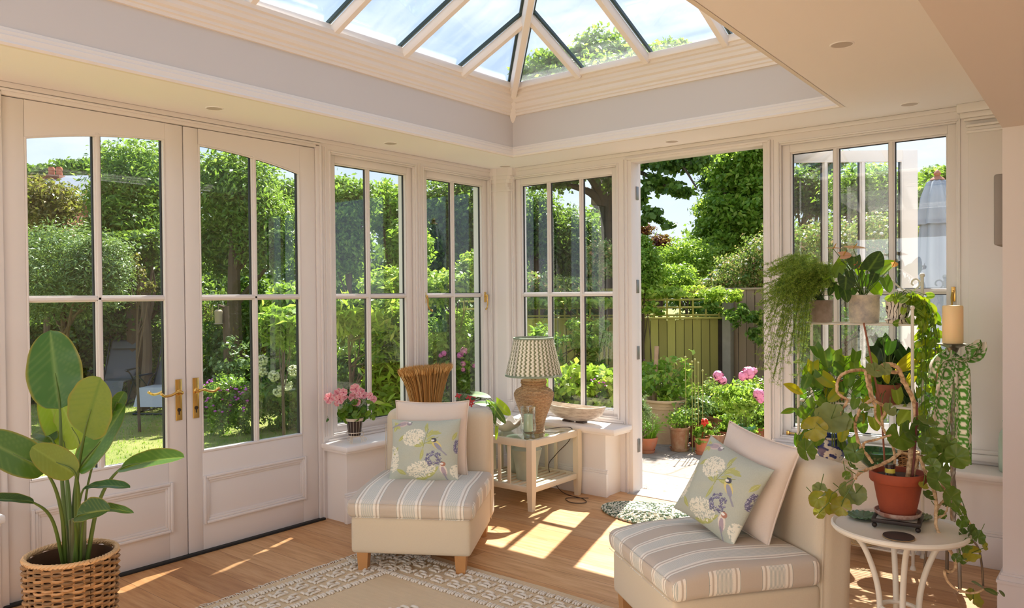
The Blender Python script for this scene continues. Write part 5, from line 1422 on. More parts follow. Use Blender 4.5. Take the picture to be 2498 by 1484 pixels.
# --- white slatted side table with glass top
TBL = (-3.275, 4.235)     # near right corner
m_tpaint = plain('cream_table_paint', srgb(232, 216, 190), .45, .03, 6)
root = thing('side_table', 'cream painted slatted side table with inset glass top in the corner', 'table', (-3.585, 4.535, 0), 0.0)
hx_, hy_, ht = .31, .305, .492
for sx in (-1, 1):
    for sy in (-1, 1):
        m = MB(); x0 = sx*hx_; y0 = sy*hy_
        V = []
        for (z, w) in ((0, .018), (.16, .024), (ht+.002, .024)):
            V += [(x0-sx*.024-w*(1 if sx > 0 else 1), y0-sy*.024-w, z), (x0-sx*.024+w, y0-sy*.024-w, z), (x0-sx*.024+w, y0-sy*.024+w, z), (x0-sx*.024-w, y0-sy*.024+w, z)]
        m.add(V, [(3, 2, 1, 0), (8, 9, 10, 11)]+[(a*4+i, a*4+(i+1) % 4, a*4+4+(i+1) % 4, a*4+4+i) for a in (0, 1) for i in range(4)]); m.build('leg', m_tpaint, root, smooth=False)
m = MB()
for s in (-1, 1):
    m.cbox(-hx_+.048, hx_-.048, s*(hy_-.042), s*(hy_-.008), ht-.055, ht-.004, .003); m.cbox(s*(hx_-.042), s*(hx_-.008), -hy_+.048, hy_-.048, ht-.055, ht-.004, .003)
m.build('top_frame', m_tpaint, root)
m = MB()
for s in (-1, 1):
    m.cbox(-hx_+.048, hx_-.048, s*(hy_-.038), s*(hy_-.012), .125, .165, .003); m.cbox(s*(hx_-.038), s*(hx_-.012), -hy_+.048, hy_-.048, .125, .165, .003)
m.build('shelf_frame', m_tpaint, root)
for i in range(9):
    m = MB(); x = -.235+i*.0585; m.cbox(x-.017, x+.017, -hy_+.036, hy_-.036, .145, .158, .002); m.build('shelf_slat', m_tpaint, root)
for s in (-1, 1):
    for x in (-.055, .0, .055):
        m = MB(); m.cbox(x*1.6-.014, x*1.6+.014, s*(hy_-.030), s*(hy_-.020), .163, ht-.052, .002); m.build('side_slat', m_tpaint, root)
        m = MB(); m.cbox(s*(hx_-.030), s*(hx_-.020), x*1.6-.014, x*1.6+.014, .163, ht-.052, .002)
        if s < 0: m.build('side_slat', m_tpaint, root)
m_tglass = glass_mat('table_glass', (.86, .93, .90, 1), 1.2)
m = MB(); m.box(-hx_+.042, hx_-.042, -hy_+.042, hy_-.042, ht-.014, ht-.006); m.build('glass_top', m_tglass, root, smooth=False)
ZT = ht-.005

# --- lamp
lx, ly = at(1299, 1000, 5.35)[:2]
lx, ly = -3.495, 4.545
root = thing('table_lamp', 'woven rattan urn table lamp with pleated green zigzag shade', 'lamp', (lx, ly, ZT))
t = NT('coiled_rattan'); v = t.coord('Object'); sp_ = t.n('ShaderNodeSeparateXYZ', {0: v})
w = t.math('SINE', t.math('MULTIPLY', sp_.outputs[2], 2*PI/.0085)); n_ = t.noise(t.n('ShaderNodeVectorMath', {0: v, 1: (1, 1, 3)}, operation='MULTIPLY').outputs[0], 60, 4, .7)
c = t.ramp(n_, [(.3, srgb(150, 108, 70)), (.5, srgb(216, 174, 130)), (.7, srgb(242, 210, 168))])
m_rattan = t.finish(t.principled(color=t.mix(t.math('MULTIPLY', t.math('LESS_THAN', w, -.4), .6), c, srgb(110, 74, 44)), rough=.55, normal=t.bump(t.math('ADD', w, t.math('MULTIPLY', n_, 2.0)), .7, .004)))
S_ = 1.0
prof = [(0, 0), (.078, 0), (.082, .01), (.075, .03), (.076, .06), (.093, .12), (.118, .19), (.138, .25), (.147, .285), (.146, .305), (.130, .33), (.100, .348), (.092, .353), (.090, .375), (.096, .378), (.098, .386), (.093, .392), (.096, .397), (.094, .405), (0, .407)]
m = MB(); m.lathe([(r_*1.0, z*.95) for r_, z in prof], seg=48, caps=False); m.build('rattan_base', m_rattan, root)
m = MB(); m.tube([(0, 0, .38), (0, 0, .62)], .007, 10); m.lathe([(0, .384), (.02, .386), (.012, .405), (.0, .406)], seg=16); m.build('lamp_stem', plain('aged_brass', (.45, .33, .16, 1), .35, metal=.9), root)
# pleated shade
nP = 102; segp = nP*5
zb, zt_ = .420, .690; Rb, Rt = .205, .142
V = []; Cc = []
av = np.arange(segp)*2*PI/segp
rows = 110
for i in range(rows+1):
    f = i/rows; R0 = Rb+(Rt-Rb)*f; z = zb+(zt_-zb)*f
    pl = .0028*np.cos(av*nP)*(1-.3*f)
    rr = R0+pl
    V.append(np.stack([rr*np.cos(av), rr*np.sin(av), np.full(segp, z)], 1))
    # zigzag columns: 32 columns, each a wavy chevron
    ph = (av*34/(2*PI)) % 1.0
    zig = .45*np.abs(((f*10) % 1.0)*2-1)
    on = (np.abs(((ph+zig) % 1.0)-.5) < .24)
    gap = (np.abs(ph-.02) < .05)
    cA, cB = np.array(srgb(156, 158, 124)[:3]), np.array(srgb(244, 238, 224)[:3])
    Cc.append(np.where((on & ~gap)[:, None], cA, cB))
V = np.concatenate(V); Cc = np.concatenate(Cc)
F = [(i*segp+j, i*segp+(j+1) % segp, (i+1)*segp+(j+1) % segp, (i+1)*segp+j) for i in range(rows) for j in range(segp)]
m = MB(); m.add(V, F, Cc); m_shade = vcol_mat('pleated_shade_cloth', .85, .1, 300, .1, trans=.35)
o = m.build('lamp_shade', m_shade, root, colors=True, sharp=180)
o.modifiers.new('thickness', 'SOLIDIFY').thickness = .0012
m_trim = plain('sage_binding_tape', srgb(150, 164, 142), .8, .05, 80)
for (z, R0) in ((zb, Rb), (zt_, Rt)):
    m = MB(); m.lathe([(R0-.003, z-.006), (R0+.005, z-.007), (R0+.006, z+.005), (R0-.002, z+.007), (R0-.003, z-.006)], seg=60, caps=False); m.build('shade_binding', m_trim, root)
m = MB()
for a in range(3): m.tube([(0, 0, .60), (Rt*math.cos(a*2.094), Rt*math.sin(a*2.094), zt_-.004)], .0022, 5)
m.build('shade_carrier', m_pole, root)
# power cable from the lamp to the floor
m = MB(); z0 = -ZT
m.tube(spline([(.03, .08, .01), (.12, .20, .02), (.16, .26, .0), (.10, .30, -.10), (.02, .25, -.2), (-.02, .2, -.3), (.08, .22, z0+.02), (.30, .18, z0+.006), (.38, .10, z0+.006), (.30, .04, z0+.006), (.20, .12, z0+.006), (.34, .20, z0+.012)], 70), .0032, 6)
m.build('power_cable', plain('brown_cable', srgb(74, 56, 44), .5), root)

# --- hurricane glass and candle
def clearglass(name='clear_glass', tint=(.97, .99, .98, 1)):
    t = NT(name); ge = t.n('ShaderNodeNewGeometry')
    dp = t.n('ShaderNodeVectorMath', {0: ge.outputs['Incoming'], 1: ge.outputs['Normal']}, operation='DOT_PRODUCT').outputs['Value']
    k = t.math('POWER', t.math('SUBTRACT', 1.0, t.math('ABSOLUTE', dp)), 3.0)
    fac = t.math('MULTIPLY_ADD', k, .8, .05)
    tr = t.n('ShaderNodeBsdfTransparent', {'Color': tint}).outputs[0]; gl = t.n('ShaderNodeBsdfGlossy', {'Color': (.9, .95, .95, 1), 'Roughness': .02}).outputs[0]
    mx = t.n('ShaderNodeMixShader'); t.set(mx, 0, fac); t.t.links.new(tr, mx.inputs[1]); t.t.links.new(gl, mx.inputs[2])
    return t.finish(mx.outputs[0])
m_clear = clearglass()
hx2, hy2 = -3.385, 4.335
r = thing('hurricane_vase', 'clear glass hurricane candle holder on the side table', 'candle holder', (hx2, hy2, ZT))
m = MB(); m.lathe([(0, 0), (.047, 0), (.050, .006), (.044, .016), (.038, .026), (.044, .038), (.055, .052), (.058, .075), (.053, .11), (.051, .15), (.053, .215), (.055, .222), (.0525, .222), (.050, .21), (.0485, .15), (.050, .11), (.054, .075), (.051, .055), (.038, .045), (0, .044)], seg=40, caps=False); m.build('glass_body', m_clear, r)
c_ = thing('pillar_candle', 'pale green pillar candle inside the glass hurricane holder', 'candle', (hx2, hy2, ZT+.0455))
m = MB(); m.lathe([(0, 0), (.031, 0), (.032, .004), (.032, .118), (.029, .122), (.012, .117), (0, .116)], seg=30, caps=False); m.build('wax', plain('pale_green_wax', srgb(196, 216, 186), .5, .03), c_)
m = MB(); m.tube([(0, 0, .115), (.002, 0, .132), (-.002, 0, .14)], .0014, 5); m.build('wick', m_black, c_)
# --- shell-like bowl
r = thing('shell_bowl', 'white shell-shaped ceramic bowl on the side table', 'bowl', (-3.69, 4.46, ZT))
def sh(a, z): return 1+.07*np.sin(a*7)*np.clip(z/.07, 0, 1)+.05*np.sin(a*3+1)*np.clip(z/.07, 0, 1)
m = MB()
pf = [(0, 0), (.035, 0), (.045, .006), (.085, .03), (.115, .06), (.122, .078), (.116, .080), (.105, .062), (.078, .034), (.04, .014), (0, .012)]
segs = 72; a = np.arange(segs)*2*PI/segs; V = []
for (r_, z) in pf:
    rr = r_*sh(a, z); V.append(np.stack([rr*np.cos(a), rr*np.sin(a), z+.018*np.sin(a*7+.5)*np.clip((z-.03)/.05, 0, 1)], 1))
m.add(np.concatenate(V), [(i*segs+j, i*segs+(j+1) % segs, (i+1)*segs+(j+1) % segs, (i+1)*segs+j) for i in range(len(pf)-1) for j in range(segs)])
m.build('bowl', plain('pearly_ceramic', srgb(234, 226, 216), .25, .04, 20), r)
for (x, y, z) in ((.0, -.05, .035), (.03, -.02, .03), (-.03, .0, .03)):
    m = MB(); m.sphere((x, y, z), .022, 10, 7, sc=(1, .7, .6)); m.build('seashell', plain('blue_grey_shell', srgb(176, 190, 202), .4, .1, 50), r)
# --- two grey-green pots on the lower shelf
m_celadon = plain('grey_celadon_glaze', srgb(190, 194, 178), .35, .12, 14)
def shelf_pot(label, x, y, s):
    r = thing('ceramic_jar', label, 'jar', (x, y, .159))
    m = MB(); m.lathe([(0, 0), (.062*s, 0), (.066*s, .01), (.072*s, .08*s), (.088*s, .15*s), (.096*s, .19*s), (.082*s, .205*s), (.080*s, .22*s), (.088*s, .226*s), (.084*s, .230*s), (.074*s, .222*s), (.072*s, .2*s), (.08*s, .15*s), (.06*s, .02), (0, .02)], seg=40, caps=False); m.build('body', m_celadon, r)
    for a in (-.6, 2.54):
        m = MB(); c, q = math.cos(a), math.sin(a); m.tube(spline([(.092*s*c, .092*s*q, .20*s), (.112*s*c, .112*s*q, .195*s), (.112*s*c, .112*s*q, .165*s), (.088*s*c, .088*s*q, .15*s)], 10), .008*s, 7); m.build('handle', m_celadon, r)
shelf_pot('grey-green glazed jar at the front of the side table shelf', -3.50, 4.46, 1.15)
shelf_pot('grey-green glazed jar at the rear of the side table shelf', -3.70, 4.62, 1.15)
# --- dark slatted rack behind the chair near the corner
r = thing('magazine_rack', 'dark wooden slatted rack behind the chair near the corner', 'rack', (-3.84, 4.05, 0), .1)
m_dkwood = plain('dark_stained_wood', srgb(70, 50, 40), .45, .2, 14)
for i in range(6):
    m = MB(); m.cbox(-.11+i*.043, -.098+i*.043, -.12, .12, .08, .40, .003); m.build('slat', m_dkwood, r)
for y in (-.125, .115):
    m = MB(); m.cbox(-.13, .14, y, y+.012, .0, .045, .003); m.cbox(-.13, .14, y, y+.012, .345, .375, .003); m.cbox(-.13, -.115, y, y+.012, 0, .4, .003); m.cbox(.125, .14, y, y+.012, 0, .4, .003); m.build('end_frame', m_dkwood, r)
m = MB(); m.cbox(-.13, .14, -.125, .125, .05, .08, .003); m.build('rack_base', m_dkwood, r)
# --- long wooden dough bowl on the back sill
t = NT('limewashed_wood'); v = t.coord('Object')
c = t.ramp(t.noise(t.n('ShaderNodeVectorMath', {0: v, 1: (1, 4, 6)}, operation='MULTIPLY').outputs[0], 9, 6, .65), [(.3, srgb(166, 146, 128)), (.5, srgb(214, 200, 184)), (.7, srgb(238, 228, 214))])
m_lime = t.finish(t.principled(color=c, rough=.75, normal=t.bump(t.noise(v, 30, 4), .3, .004)))
bx0, bx1 = -3.66, -3.18
dbz = .5155
r = thing('dough_bowl', 'long boat-shaped limewashed wooden bowl on the window sill', 'bowl', (-3.415, 4.955, dbz), -.05)
L2, W2, H2 = .285, .09, .10
m = MB(); nu, nv = 40, 24
u = np.linspace(0, 2*PI, nu, endpoint=False)
rings = []
for (f, z) in ((0, .012), (.30, .012), (.5, .020), (.72, .040), (.88, .062), (1.0, .118), (.965, .120), (.85, .078), (.66, .045), (.4, .030), (0, .028)):
    ex = np.sign(np.cos(u))*np.abs(np.cos(u))**.9; lift = .018*np.abs(np.cos(u))**3*(z/.1)
    rings.append(np.stack([ex*L2*f, np.sin(u)*W2*f**.9, np.full(nu, z)+lift], 1))
P = np.array(rings).transpose(1, 0, 2); m.grid(P, closed_u=True); m.build('bowl', m_lime, r)
m = MB(); m.cbox(-.10, -.03, -.03, .03, 0, .014, .003); m.cbox(.03, .10, -.03, .03, 0, .014, .003); m.build('foot', m_dkwood, r)

# --- wheat sheaf on the left sill
q = (-4.15, 4.09)
r = thing('wheat_sheaf', 'tied sheaf of dried golden wheat on the left window sill', 'dried flowers', (q[0], q[1], SILLZ1+.001))
m_wheat = leaf_mat('dried_wheat', [(0, srgb(176, 124, 66)[:3]), (.5, srgb(220, 168, 100)[:3]), (1, srgb(244, 204, 138)[:3])], .15, .7, .2)
st, hd = MB(), MB(); rng = np.random.default_rng(14)
for i in range(900):
    a = rng.uniform(0, 2*PI); f = math.sqrt(rng.uniform(.05, 1)); ca_, sa_ = math.cos(a)*f, math.sin(a)*f
    hh_ = .415+rng.uniform(-.012, .012)
    X = lambda R: R*(ca_)
    p0 = np.array([sa_*.060, ca_*.155, 0]); p1 = np.array([sa_*.055, ca_*.145, .15]); p2 = np.array([sa_*.075, ca_*.195, .31]); p3 = np.array([sa_*.085, ca_*.25, hh_-.01])
    p0[0] *= .7; p0[1] *= 1
    st.tube(spline([p0, p1, p2, p3], 9), .0021, 3, caps=False)
    d = unit(p3-p2)+rng.normal(0, .12, 3); d = unit(d)
    hd.tube([p3, p3+d*.012, p3+d*.03, p3+d*.045], [.002, .0055, .0048, .001], 5)
    for k in range(3): hd.tube([p3+d*.02, p3+d*(.05)+rng.normal(0, .006, 3)], [.0009, .0003], 3, caps=False)
st.build('stalks', m_wheat, r); hd.build('ears', m_wheat, r)
m = MB()
for z in (.145, .155, .165):
    a = np.linspace(0, 2*PI, 40); m.tube(np.stack([.060*np.cos(a), .152*np.sin(a), z+.003*np.sin(3*a)], 1), .0038, 5)
m.tube(spline([(.06, .02, .155), (.09, .06, .17), (.08, .10, .15), (.062, .03, .15)], 14), .003, 5); m.tube(spline([(.06, .0, .155), (.09, -.04, .14), (.085, -.06, .11)], 10), .003, 5)
m.build('raffia_tie', m_wheat, r)

# --- candle stand, candle and scarf
cs = (-.77, 4.50)
r = thing('candle_stand', 'tall twisted metal candle stand with tripod feet by the pier', 'candle stand', (*cs, 0))
m_pewter = plain('pewter_metal', srgb(150, 140, 124), .4, .15, 20, metal=.75)
zc = at(2335, 838, 4.0)[2]
m = MB(); segs = 10; n_ = 120; V = []
zz = np.linspace(.20, zc-.03, n_)
for i, z in enumerate(zz):
    a = np.arange(segs)*2*PI/segs+z*26; rr = .0125*(1+.22*np.cos(2*(np.arange(segs)*2*PI/segs)))
    V.append(np.stack([rr*np.cos(a), rr*np.sin(a), np.full(segs, z)], 1))
m.add(np.concatenate(V), [(i*segs+j, i*segs+(j+1) % segs, (i+1)*segs+(j+1) % segs, (i+1)*segs+j) for i in range(n_-1) for j in range(segs)]+[tuple(range(segs))[::-1], tuple((n_-1)*segs+j for j in range(segs))])
m.build('twisted_stem', m_pewter, r)
for i in range(4):
    a = math.radians(22+90*i); c, s = math.cos(a), math.sin(a)
    m = MB(); m.tube(spline([(0, 0, .21), (.03*c, .03*s, .235), (.08*c, .08*s, .235), (.115*c, .115*s, .19), (.13*c, .13*s, .10), (.135*c, .135*s, .006)], 24), .009, 8, flat=.6); m.build('foot', m_pewter, r)
m = MB(); m.lathe([(0, zc-.05), (.02, zc-.045), (.03, zc-.02), (.066, zc-.004), (.072, zc+.0), (.066, zc+.0), (0, zc-.002)], seg=32, caps=False); m.build('candle_plate', m_pewter, r)
c_ = thing('pillar_candle', 'large ivory pillar candle on the tall metal stand', 'candle', (*cs, zc+.001))
hc = at(2335, 746, 4.0)[2]-zc
t = NT('ivory_wax'); m_ivory = t.finish(t.principled(color=srgb(246, 214, 158), rough=.45, sss=.25))
m = MB(); m.lathe([(0, 0), (.045, 0), (.0475, .004), (.0475, hc-.006), (.044, hc), (.036, hc-.003), (.012, hc-.014), (0, hc-.015)], seg=40, caps=False); m.build('wax', m_ivory, c_)
m = MB(); m.tube([(0, 0, hc-.018), (.001, 0, hc-.004)], .0015, 5); m.build('wick', m_black, c_)
def ikat(u, v):
    """u across 0..1, v along in metres; green motif on off-white linen"""
    per = .150; t = (v % per)/per; x = np.abs(u-.5)*2
    edge = .05*np.sin(v*300+u*9)+.03*np.sin(v*700)
    A = np.abs(t-.5)*2
    ring = np.abs(np.sqrt((x/.34)**2+((t-.5)/.15)**2)-1+edge) < .42
    dot = np.sqrt((x/.16)**2+((t-.5)/.07)**2) < 1
    tri = 1-np.abs(t-.5)*2; zig = (np.abs(x-(.06+.86*tri)+edge*1.5) < .24) & ~(np.sqrt(((x-(.06+.86*tri))/.11)**2+((((t*6) % 1)-.5)/.30)**2) < 1)
    dots2 = (np.abs(x-1) < .10+edge) & (np.abs(((t*2) % 1)-.5) < .30)
    g = ring | zig | dots2; g = g ^ (dot & False)
    C = np.where(g[..., None], np.array(srgb(112, 166, 74)[:3]), np.array(srgb(246, 236, 220)[:3]))
    return C
root = thing('scarf', 'green and white ikat scarf knotted round the tall candle stand', 'scarf', (*cs, zc-.03))
m = MB()
ax = np.array([CR[0], CR[1], 0]); ax /= np.linalg.norm(ax); dv = np.array([-ax[1], ax[0], 0])      # broadside to the room
def ribbon(path, w0, tw=0.0, folds=3, amp=.012, v0=0.0, n=90, nu=26, taper=None):
    pts = spline(path, n); n = len(pts); L = np.concatenate([[0], np.cumsum(np.linalg.norm(np.diff(pts, axis=0), axis=1))])
    G = np.zeros((n, nu, 3)); Cc = np.zeros((n, nu, 3)); us = np.linspace(0, 1, nu)
    for i in range(n):
        f = i/(n-1); w = w0 if taper is None else w0*np.interp(f, *taper)
        tn = unit(pts[min(i+1, n-1)]-pts[max(i-1, 0)]); a = unit(ax-tn*np.dot(ax, tn)+dv*tw*(f-.5)); b = np.cross(tn, a)
        G[i] = pts[i]+np.outer((us-.5)*w, a)+np.outer(amp*np.sin(us*PI*folds+f*2)*min(1, w/w0+.2), b)
        Cc[i] = ikat(us, np.full(nu, L[i]+v0))
    m.grid(G, col=Cc)
F3 = lambda x, y, z: ax*x-dv*y+np.array([0, 0, z])
zd = lambda py: at(2335, py, 4.0)[2]-(zc-.03)
ribbon([F3(-.03, .03, -.05), F3(-.065, .05, -.16), F3(-.082, .045, -.32), F3(-.082, .045, zd(1112))], .108, taper=([0, .2, 1], [.55, .85, 1]))
ribbon([F3(.02, .035, -.05), F3(.018, .055, -.15), F3(.022, .055, -.35), F3(.022, .05, zd(1130))], .100, v0=.05, taper=([0, .2, 1], [.55, .9, 1]))
ribbon([F3(.0, .045, -.045), F3(-.06, .06, -.02), F3(-.115, .05, -.06), F3(-.135, .05, -.14)], .075, tw=.6, n=40, amp=.02, taper=([0, .5, 1], [.5, 1, .5]))
ribbon([F3(.0, .045, -.045), F3(.05, .06, -.03), F3(.095, .055, .01), F3(.115, .05, .045)], .07, tw=-.8, n=40, amp=.02, taper=([0, .5, 1], [.5, 1.3, .6]))
ribbon([F3(-.055, .055, -.035), F3(0, .075, -.04), F3(.055, .055, -.035)], .05, n=24, amp=.01)
ribbon([F3(.055, -.02, -.045), F3(0, -.045, -.04), F3(-.055, -.02, -.045)], .045, n=24, amp=.006)
m_scarf = vcol_mat('ikat_linen', .85, .25, 240, .1, trans=.3)
o = m.build('cloth', m_scarf, root, colors=True); o.modifiers.new('thickness', 'SOLIDIFY').thickness = .0015
# --- vase on the right sill
vz = SILLZ1+.001
q = ony_ = None
vx = -.575
r = thing('ceramic_vase', 'pale sea-green glazed vase on the right window sill', 'vase', (vx, 4.965, vz))
m_sea = plain('sea_green_glaze', srgb(176, 196, 178), .25, .08, 12)
m = MB(); m.lathe([(0, 0), (.050, 0), (.054, .006), (.056, .05), (.056, .17), (.052, .205), (.036, .235), (.030, .25), (.031, .262), (.040, .275), (.037, .276), (.027, .262), (.026, .25), (.045, .2), (.048, .02), (0, .01)], seg=40, caps=False); m.build('body', m_sea, r)
# --- small wall-mounted things on the pier
m = MB(); m.cbox(-.565, -.519, 4.30, 4.52, 1.71, 2.045, .01); tag(m.build('wall_panel', plain('grey_panel', srgb(150, 142, 136), .7)), 'slim grey panel mounted high on the side of the pier', 'panel')
m = MB(); m.lathe([(0, 0), (.010, 0), (.010, .012), (.006, .018), (.012, .028), (0, .032)], seg=16, T=lambda x, y, z: (-.517-z, 4.45+x, 1.325+y)); tag(m.build('brass_knob', m_brass), 'small brass knob on the side of the pier', 'knob')

# --- round white metal table and what stands on it
TC = at(2193, 1288, 2.9)
zt2 = TC[2]
root = thing('round_table', 'small round white metal table with curved legs in the right foreground', 'table', (TC[0], TC[1], 0))
m_wmetal = plain('white_painted_metal', srgb(226, 220, 206), .45, .06, 10)
m = MB(); R = .228; m.lathe([(0, zt2-.014), (R-.012, zt2-.014), (R, zt2-.012), (R+.006, zt2-.004), (R+.005, zt2+.005), (R, zt2+.009), (R-.006, zt2+.006), (R-.010, zt2+.0), (0, zt2)], seg=72, caps=False); m.build('table_top', m_wmetal, root)
for i in range(4):
    a = math.radians(8+90*i)+.25; c, s = math.cos(a), math.sin(a)
    m = MB(); m.tube(spline([(.175*c, .175*s, zt2-.012), (.12*c, .12*s, zt2-.08), (.078*c, .078*s, zt2-.20), (.066*c, .066*s, zt2-.32), (.085*c, .085*s, zt2-.45), (.15*c, .15*s, .07), (.20*c, .20*s, .008)], 40), .0105, 10); m.build('leg', m_wmetal, root)
m = MB(); a = np.linspace(0, 2*PI, 49); zr2 = zt2-.30
m.tube(np.stack([.062*np.cos(a), .062*np.sin(a), np.full(49, zr2)], 1), .0085, 8, caps=False); m.build('leg_ring', m_wmetal, root)
GP = at(2190, 1245, 2.93); GP[2] = zt2
m_iron = plain('dark_iron', srgb(58, 48, 44), .5, .15, 30, metal=.5)
def tdir(): return math.radians(12)
r = thing('trivet', 'square dark metal trivet with marble inset under the terracotta pot', 'trivet', (GP[0], GP[1], zt2+.001), math.radians(8))
m = MB(); a_ = .082
for (x0, x1, y0, y1) in ((-a_, a_, -a_, -a_+.014), (-a_, a_, a_-.014, a_), (-a_, -a_+.014, -a_+.014, a_-.014), (a_-.014, a_, -a_+.014, a_-.014)): m.cbox(x0, x1, y0, y1, .020, .034, .002)
m.build('frame', m_iron, r)
m = MB(); m.cbox(-a_+.013, a_-.013, -a_+.013, a_-.013, .022, .032, .001); m.build('inset', plain('grey_marble', srgb(188, 186, 176), .4, .2, 12), r)
for sx in (-1, 1):
    for sy in (-1, 1):
        m = MB(); m.sphere((sx*(a_-.01), sy*(a_-.01), .010), .0095, 10, 8); m.tube([(sx*(a_-.01), sy*(a_-.01), .015), (sx*(a_-.01), sy*(a_-.01), .022)], .004, 6); m.build('ball_foot', m_iron, r)
zp = zt2+.036
m_potred = terracotta('glossy_red_terracotta', srgb(150, 66, 36), srgb(128, 54, 30), 5)
r = thing('terracotta_pot', 'glossy red terracotta pot standing on a saucer on the round table', 'plant pot', (GP[0], GP[1], zp+.0005))
m = MB(); m.lathe([(0, .009), (.060, .009), (.0605, .011), (.072, .065), (.083, .125), (.086, .128), (.094, .130), (.0975, .136), (.0985, .160), (.096, .166), (.089, .166), (.086, .156), (.082, .14), (0, .14)], seg=56, caps=False); m.build('pot', m_potred, r)
m = MB(); m.lathe([(0, 0), (.066, 0), (.078, .008), (.082, .020), (.078, .021), (.070, .010), (0, .008)], seg=48, caps=False); m.build('saucer', terracotta('limescaled_terracotta', srgb(150, 100, 84), srgb(196, 180, 168), 30), r)
m = MB(); m.lathe([(.084, .147), (.05, .152), (0, .149)], seg=30, caps=False); m.build('soil', m_soil, r)
ZS = zp+.148
m_bottle = t = None
t = NT('dark_bottle_glass'); m_bottle = t.finish(t.principled(color=srgb(40, 18, 22), rough=.12, spec=.6))
r = thing('drip_bottle', 'small dark upturned bottle with yellow label in the terracotta pot', 'bottle', (GP[0]-.018, GP[1]-.035, ZS-.008))
m = MB(); m.lathe([(0, 0), (.030, 0), (.030, .006), (.018, .022), (.0165, .045), (.019, .047), (.019, .058), (0, .060)], seg=24, caps=False); m.build('bottle', m_bottle, r)
m = MB(); m.lathe([(.0178, .024), (.0172, .042)], seg=24, caps=False); m.build('label', plain('yellow_label', srgb(206, 190, 70), .5), r)
q = at(2192, 1297, 2.72)
r = thing('coaster', 'round dark slate coaster at the front of the round table', 'coaster', (at(2192, 1296, 2.78)[0], at(2192, 1296, 2.78)[1], zt2+.001))
m = MB(); m.lathe([(0, 0), (.046, 0), (.051, .003), (.051, .0075), (0, .0075)], seg=48, caps=False); m.build('disc', plain('dark_glazed_disc', srgb(62, 54, 50), .35, .1, 20), r)
m = MB(); m.lathe([(.049, .0005), (.0525, .0008), (.0528, .0038), (.0505, .0040)], seg=48, caps=False); m.build('rim', plain('tan_edge', srgb(170, 140, 100), .6), r)
def leafplate(label, px, py, d, R, mat, wavy=.1, cat='plate'):
    p = at(px, py, d); r = thing('leaf_plate', label, cat, (p[0], p[1], zt2+.001))
    m = MB(); segs = 90; a = np.arange(segs)*2*PI/segs; V = []
    for (r_, z) in ((0, 0), (R*.4, 0), (R*.6, .004), (R, .013), (R*.98, .016), (R*.6, .008), (0, .004)):
        rr = r_*(1+wavy*.5*np.sin(a*9)*(r_/R)+wavy*.25*np.sin(a*23)*(r_/R)); V.append(np.stack([rr*np.cos(a), rr*np.sin(a), z+.002*np.sin(a*18)*(r_/R)], 1))
    m.add(np.concatenate(V), [(i*segs+j, i*segs+(j+1) % segs, (i+1)*segs+(j+1) % segs, (i+1)*segs+j) for i in range(6) for j in range(segs)]); m.build('plate', mat, r)
leafplate('green cabbage-leaf plate at the left of the round table', 2105, 1252, 3.02, .058, plain('green_majolica', srgb(84, 120, 84), .2, .25, 40))
leafplate('plain green oval dish behind the terracotta pot', 2243, 1249, 3.0, .045, plain('olive_glaze', srgb(124, 136, 92), .3, .15, 30), .0)
# ================================================================== INDOOR PLANTS
def leafcol_mat(name, rough=.35, trans=.35, spec=.45, glow=(1.5, 1.45, .55, 1)):
    t = NT(name); a = t.n('ShaderNodeAttribute', attribute_name='Col'); v = t.coord('Object')
    n_ = t.noise(v, 30, 4)
    c = t.mix(t.math('MULTIPLY', n_, .35), a.outputs['Color'], t.mix(1.0, a.outputs['Color'], (.55, .62, .4, 1), 'MULTIPLY'))
    p = t.principled(color=c, rough=rough, spec=spec, normal=t.bump(n_, .08, .002))
    c2 = t.mix(1.0, c, glow, 'MULTIPLY')
    tr = t.n('ShaderNodeBsdfTranslucent', {'Color': c2}).outputs[0]
    mx = t.n('ShaderNodeMixShader'); t.set(mx, 0, trans); t.t.links.new(p, mx.inputs[1]); t.t.links.new(tr, mx.inputs[2])
    return t.finish(mx.outputs[0])
m_leaf = leafcol_mat('house_plant_leaf'); m_petal = leafcol_mat('petal', .5, .4, .2, (1.05, 1.0, 1.0, 1))
def lin(*c): return np.array(srgb(*c)[:3])
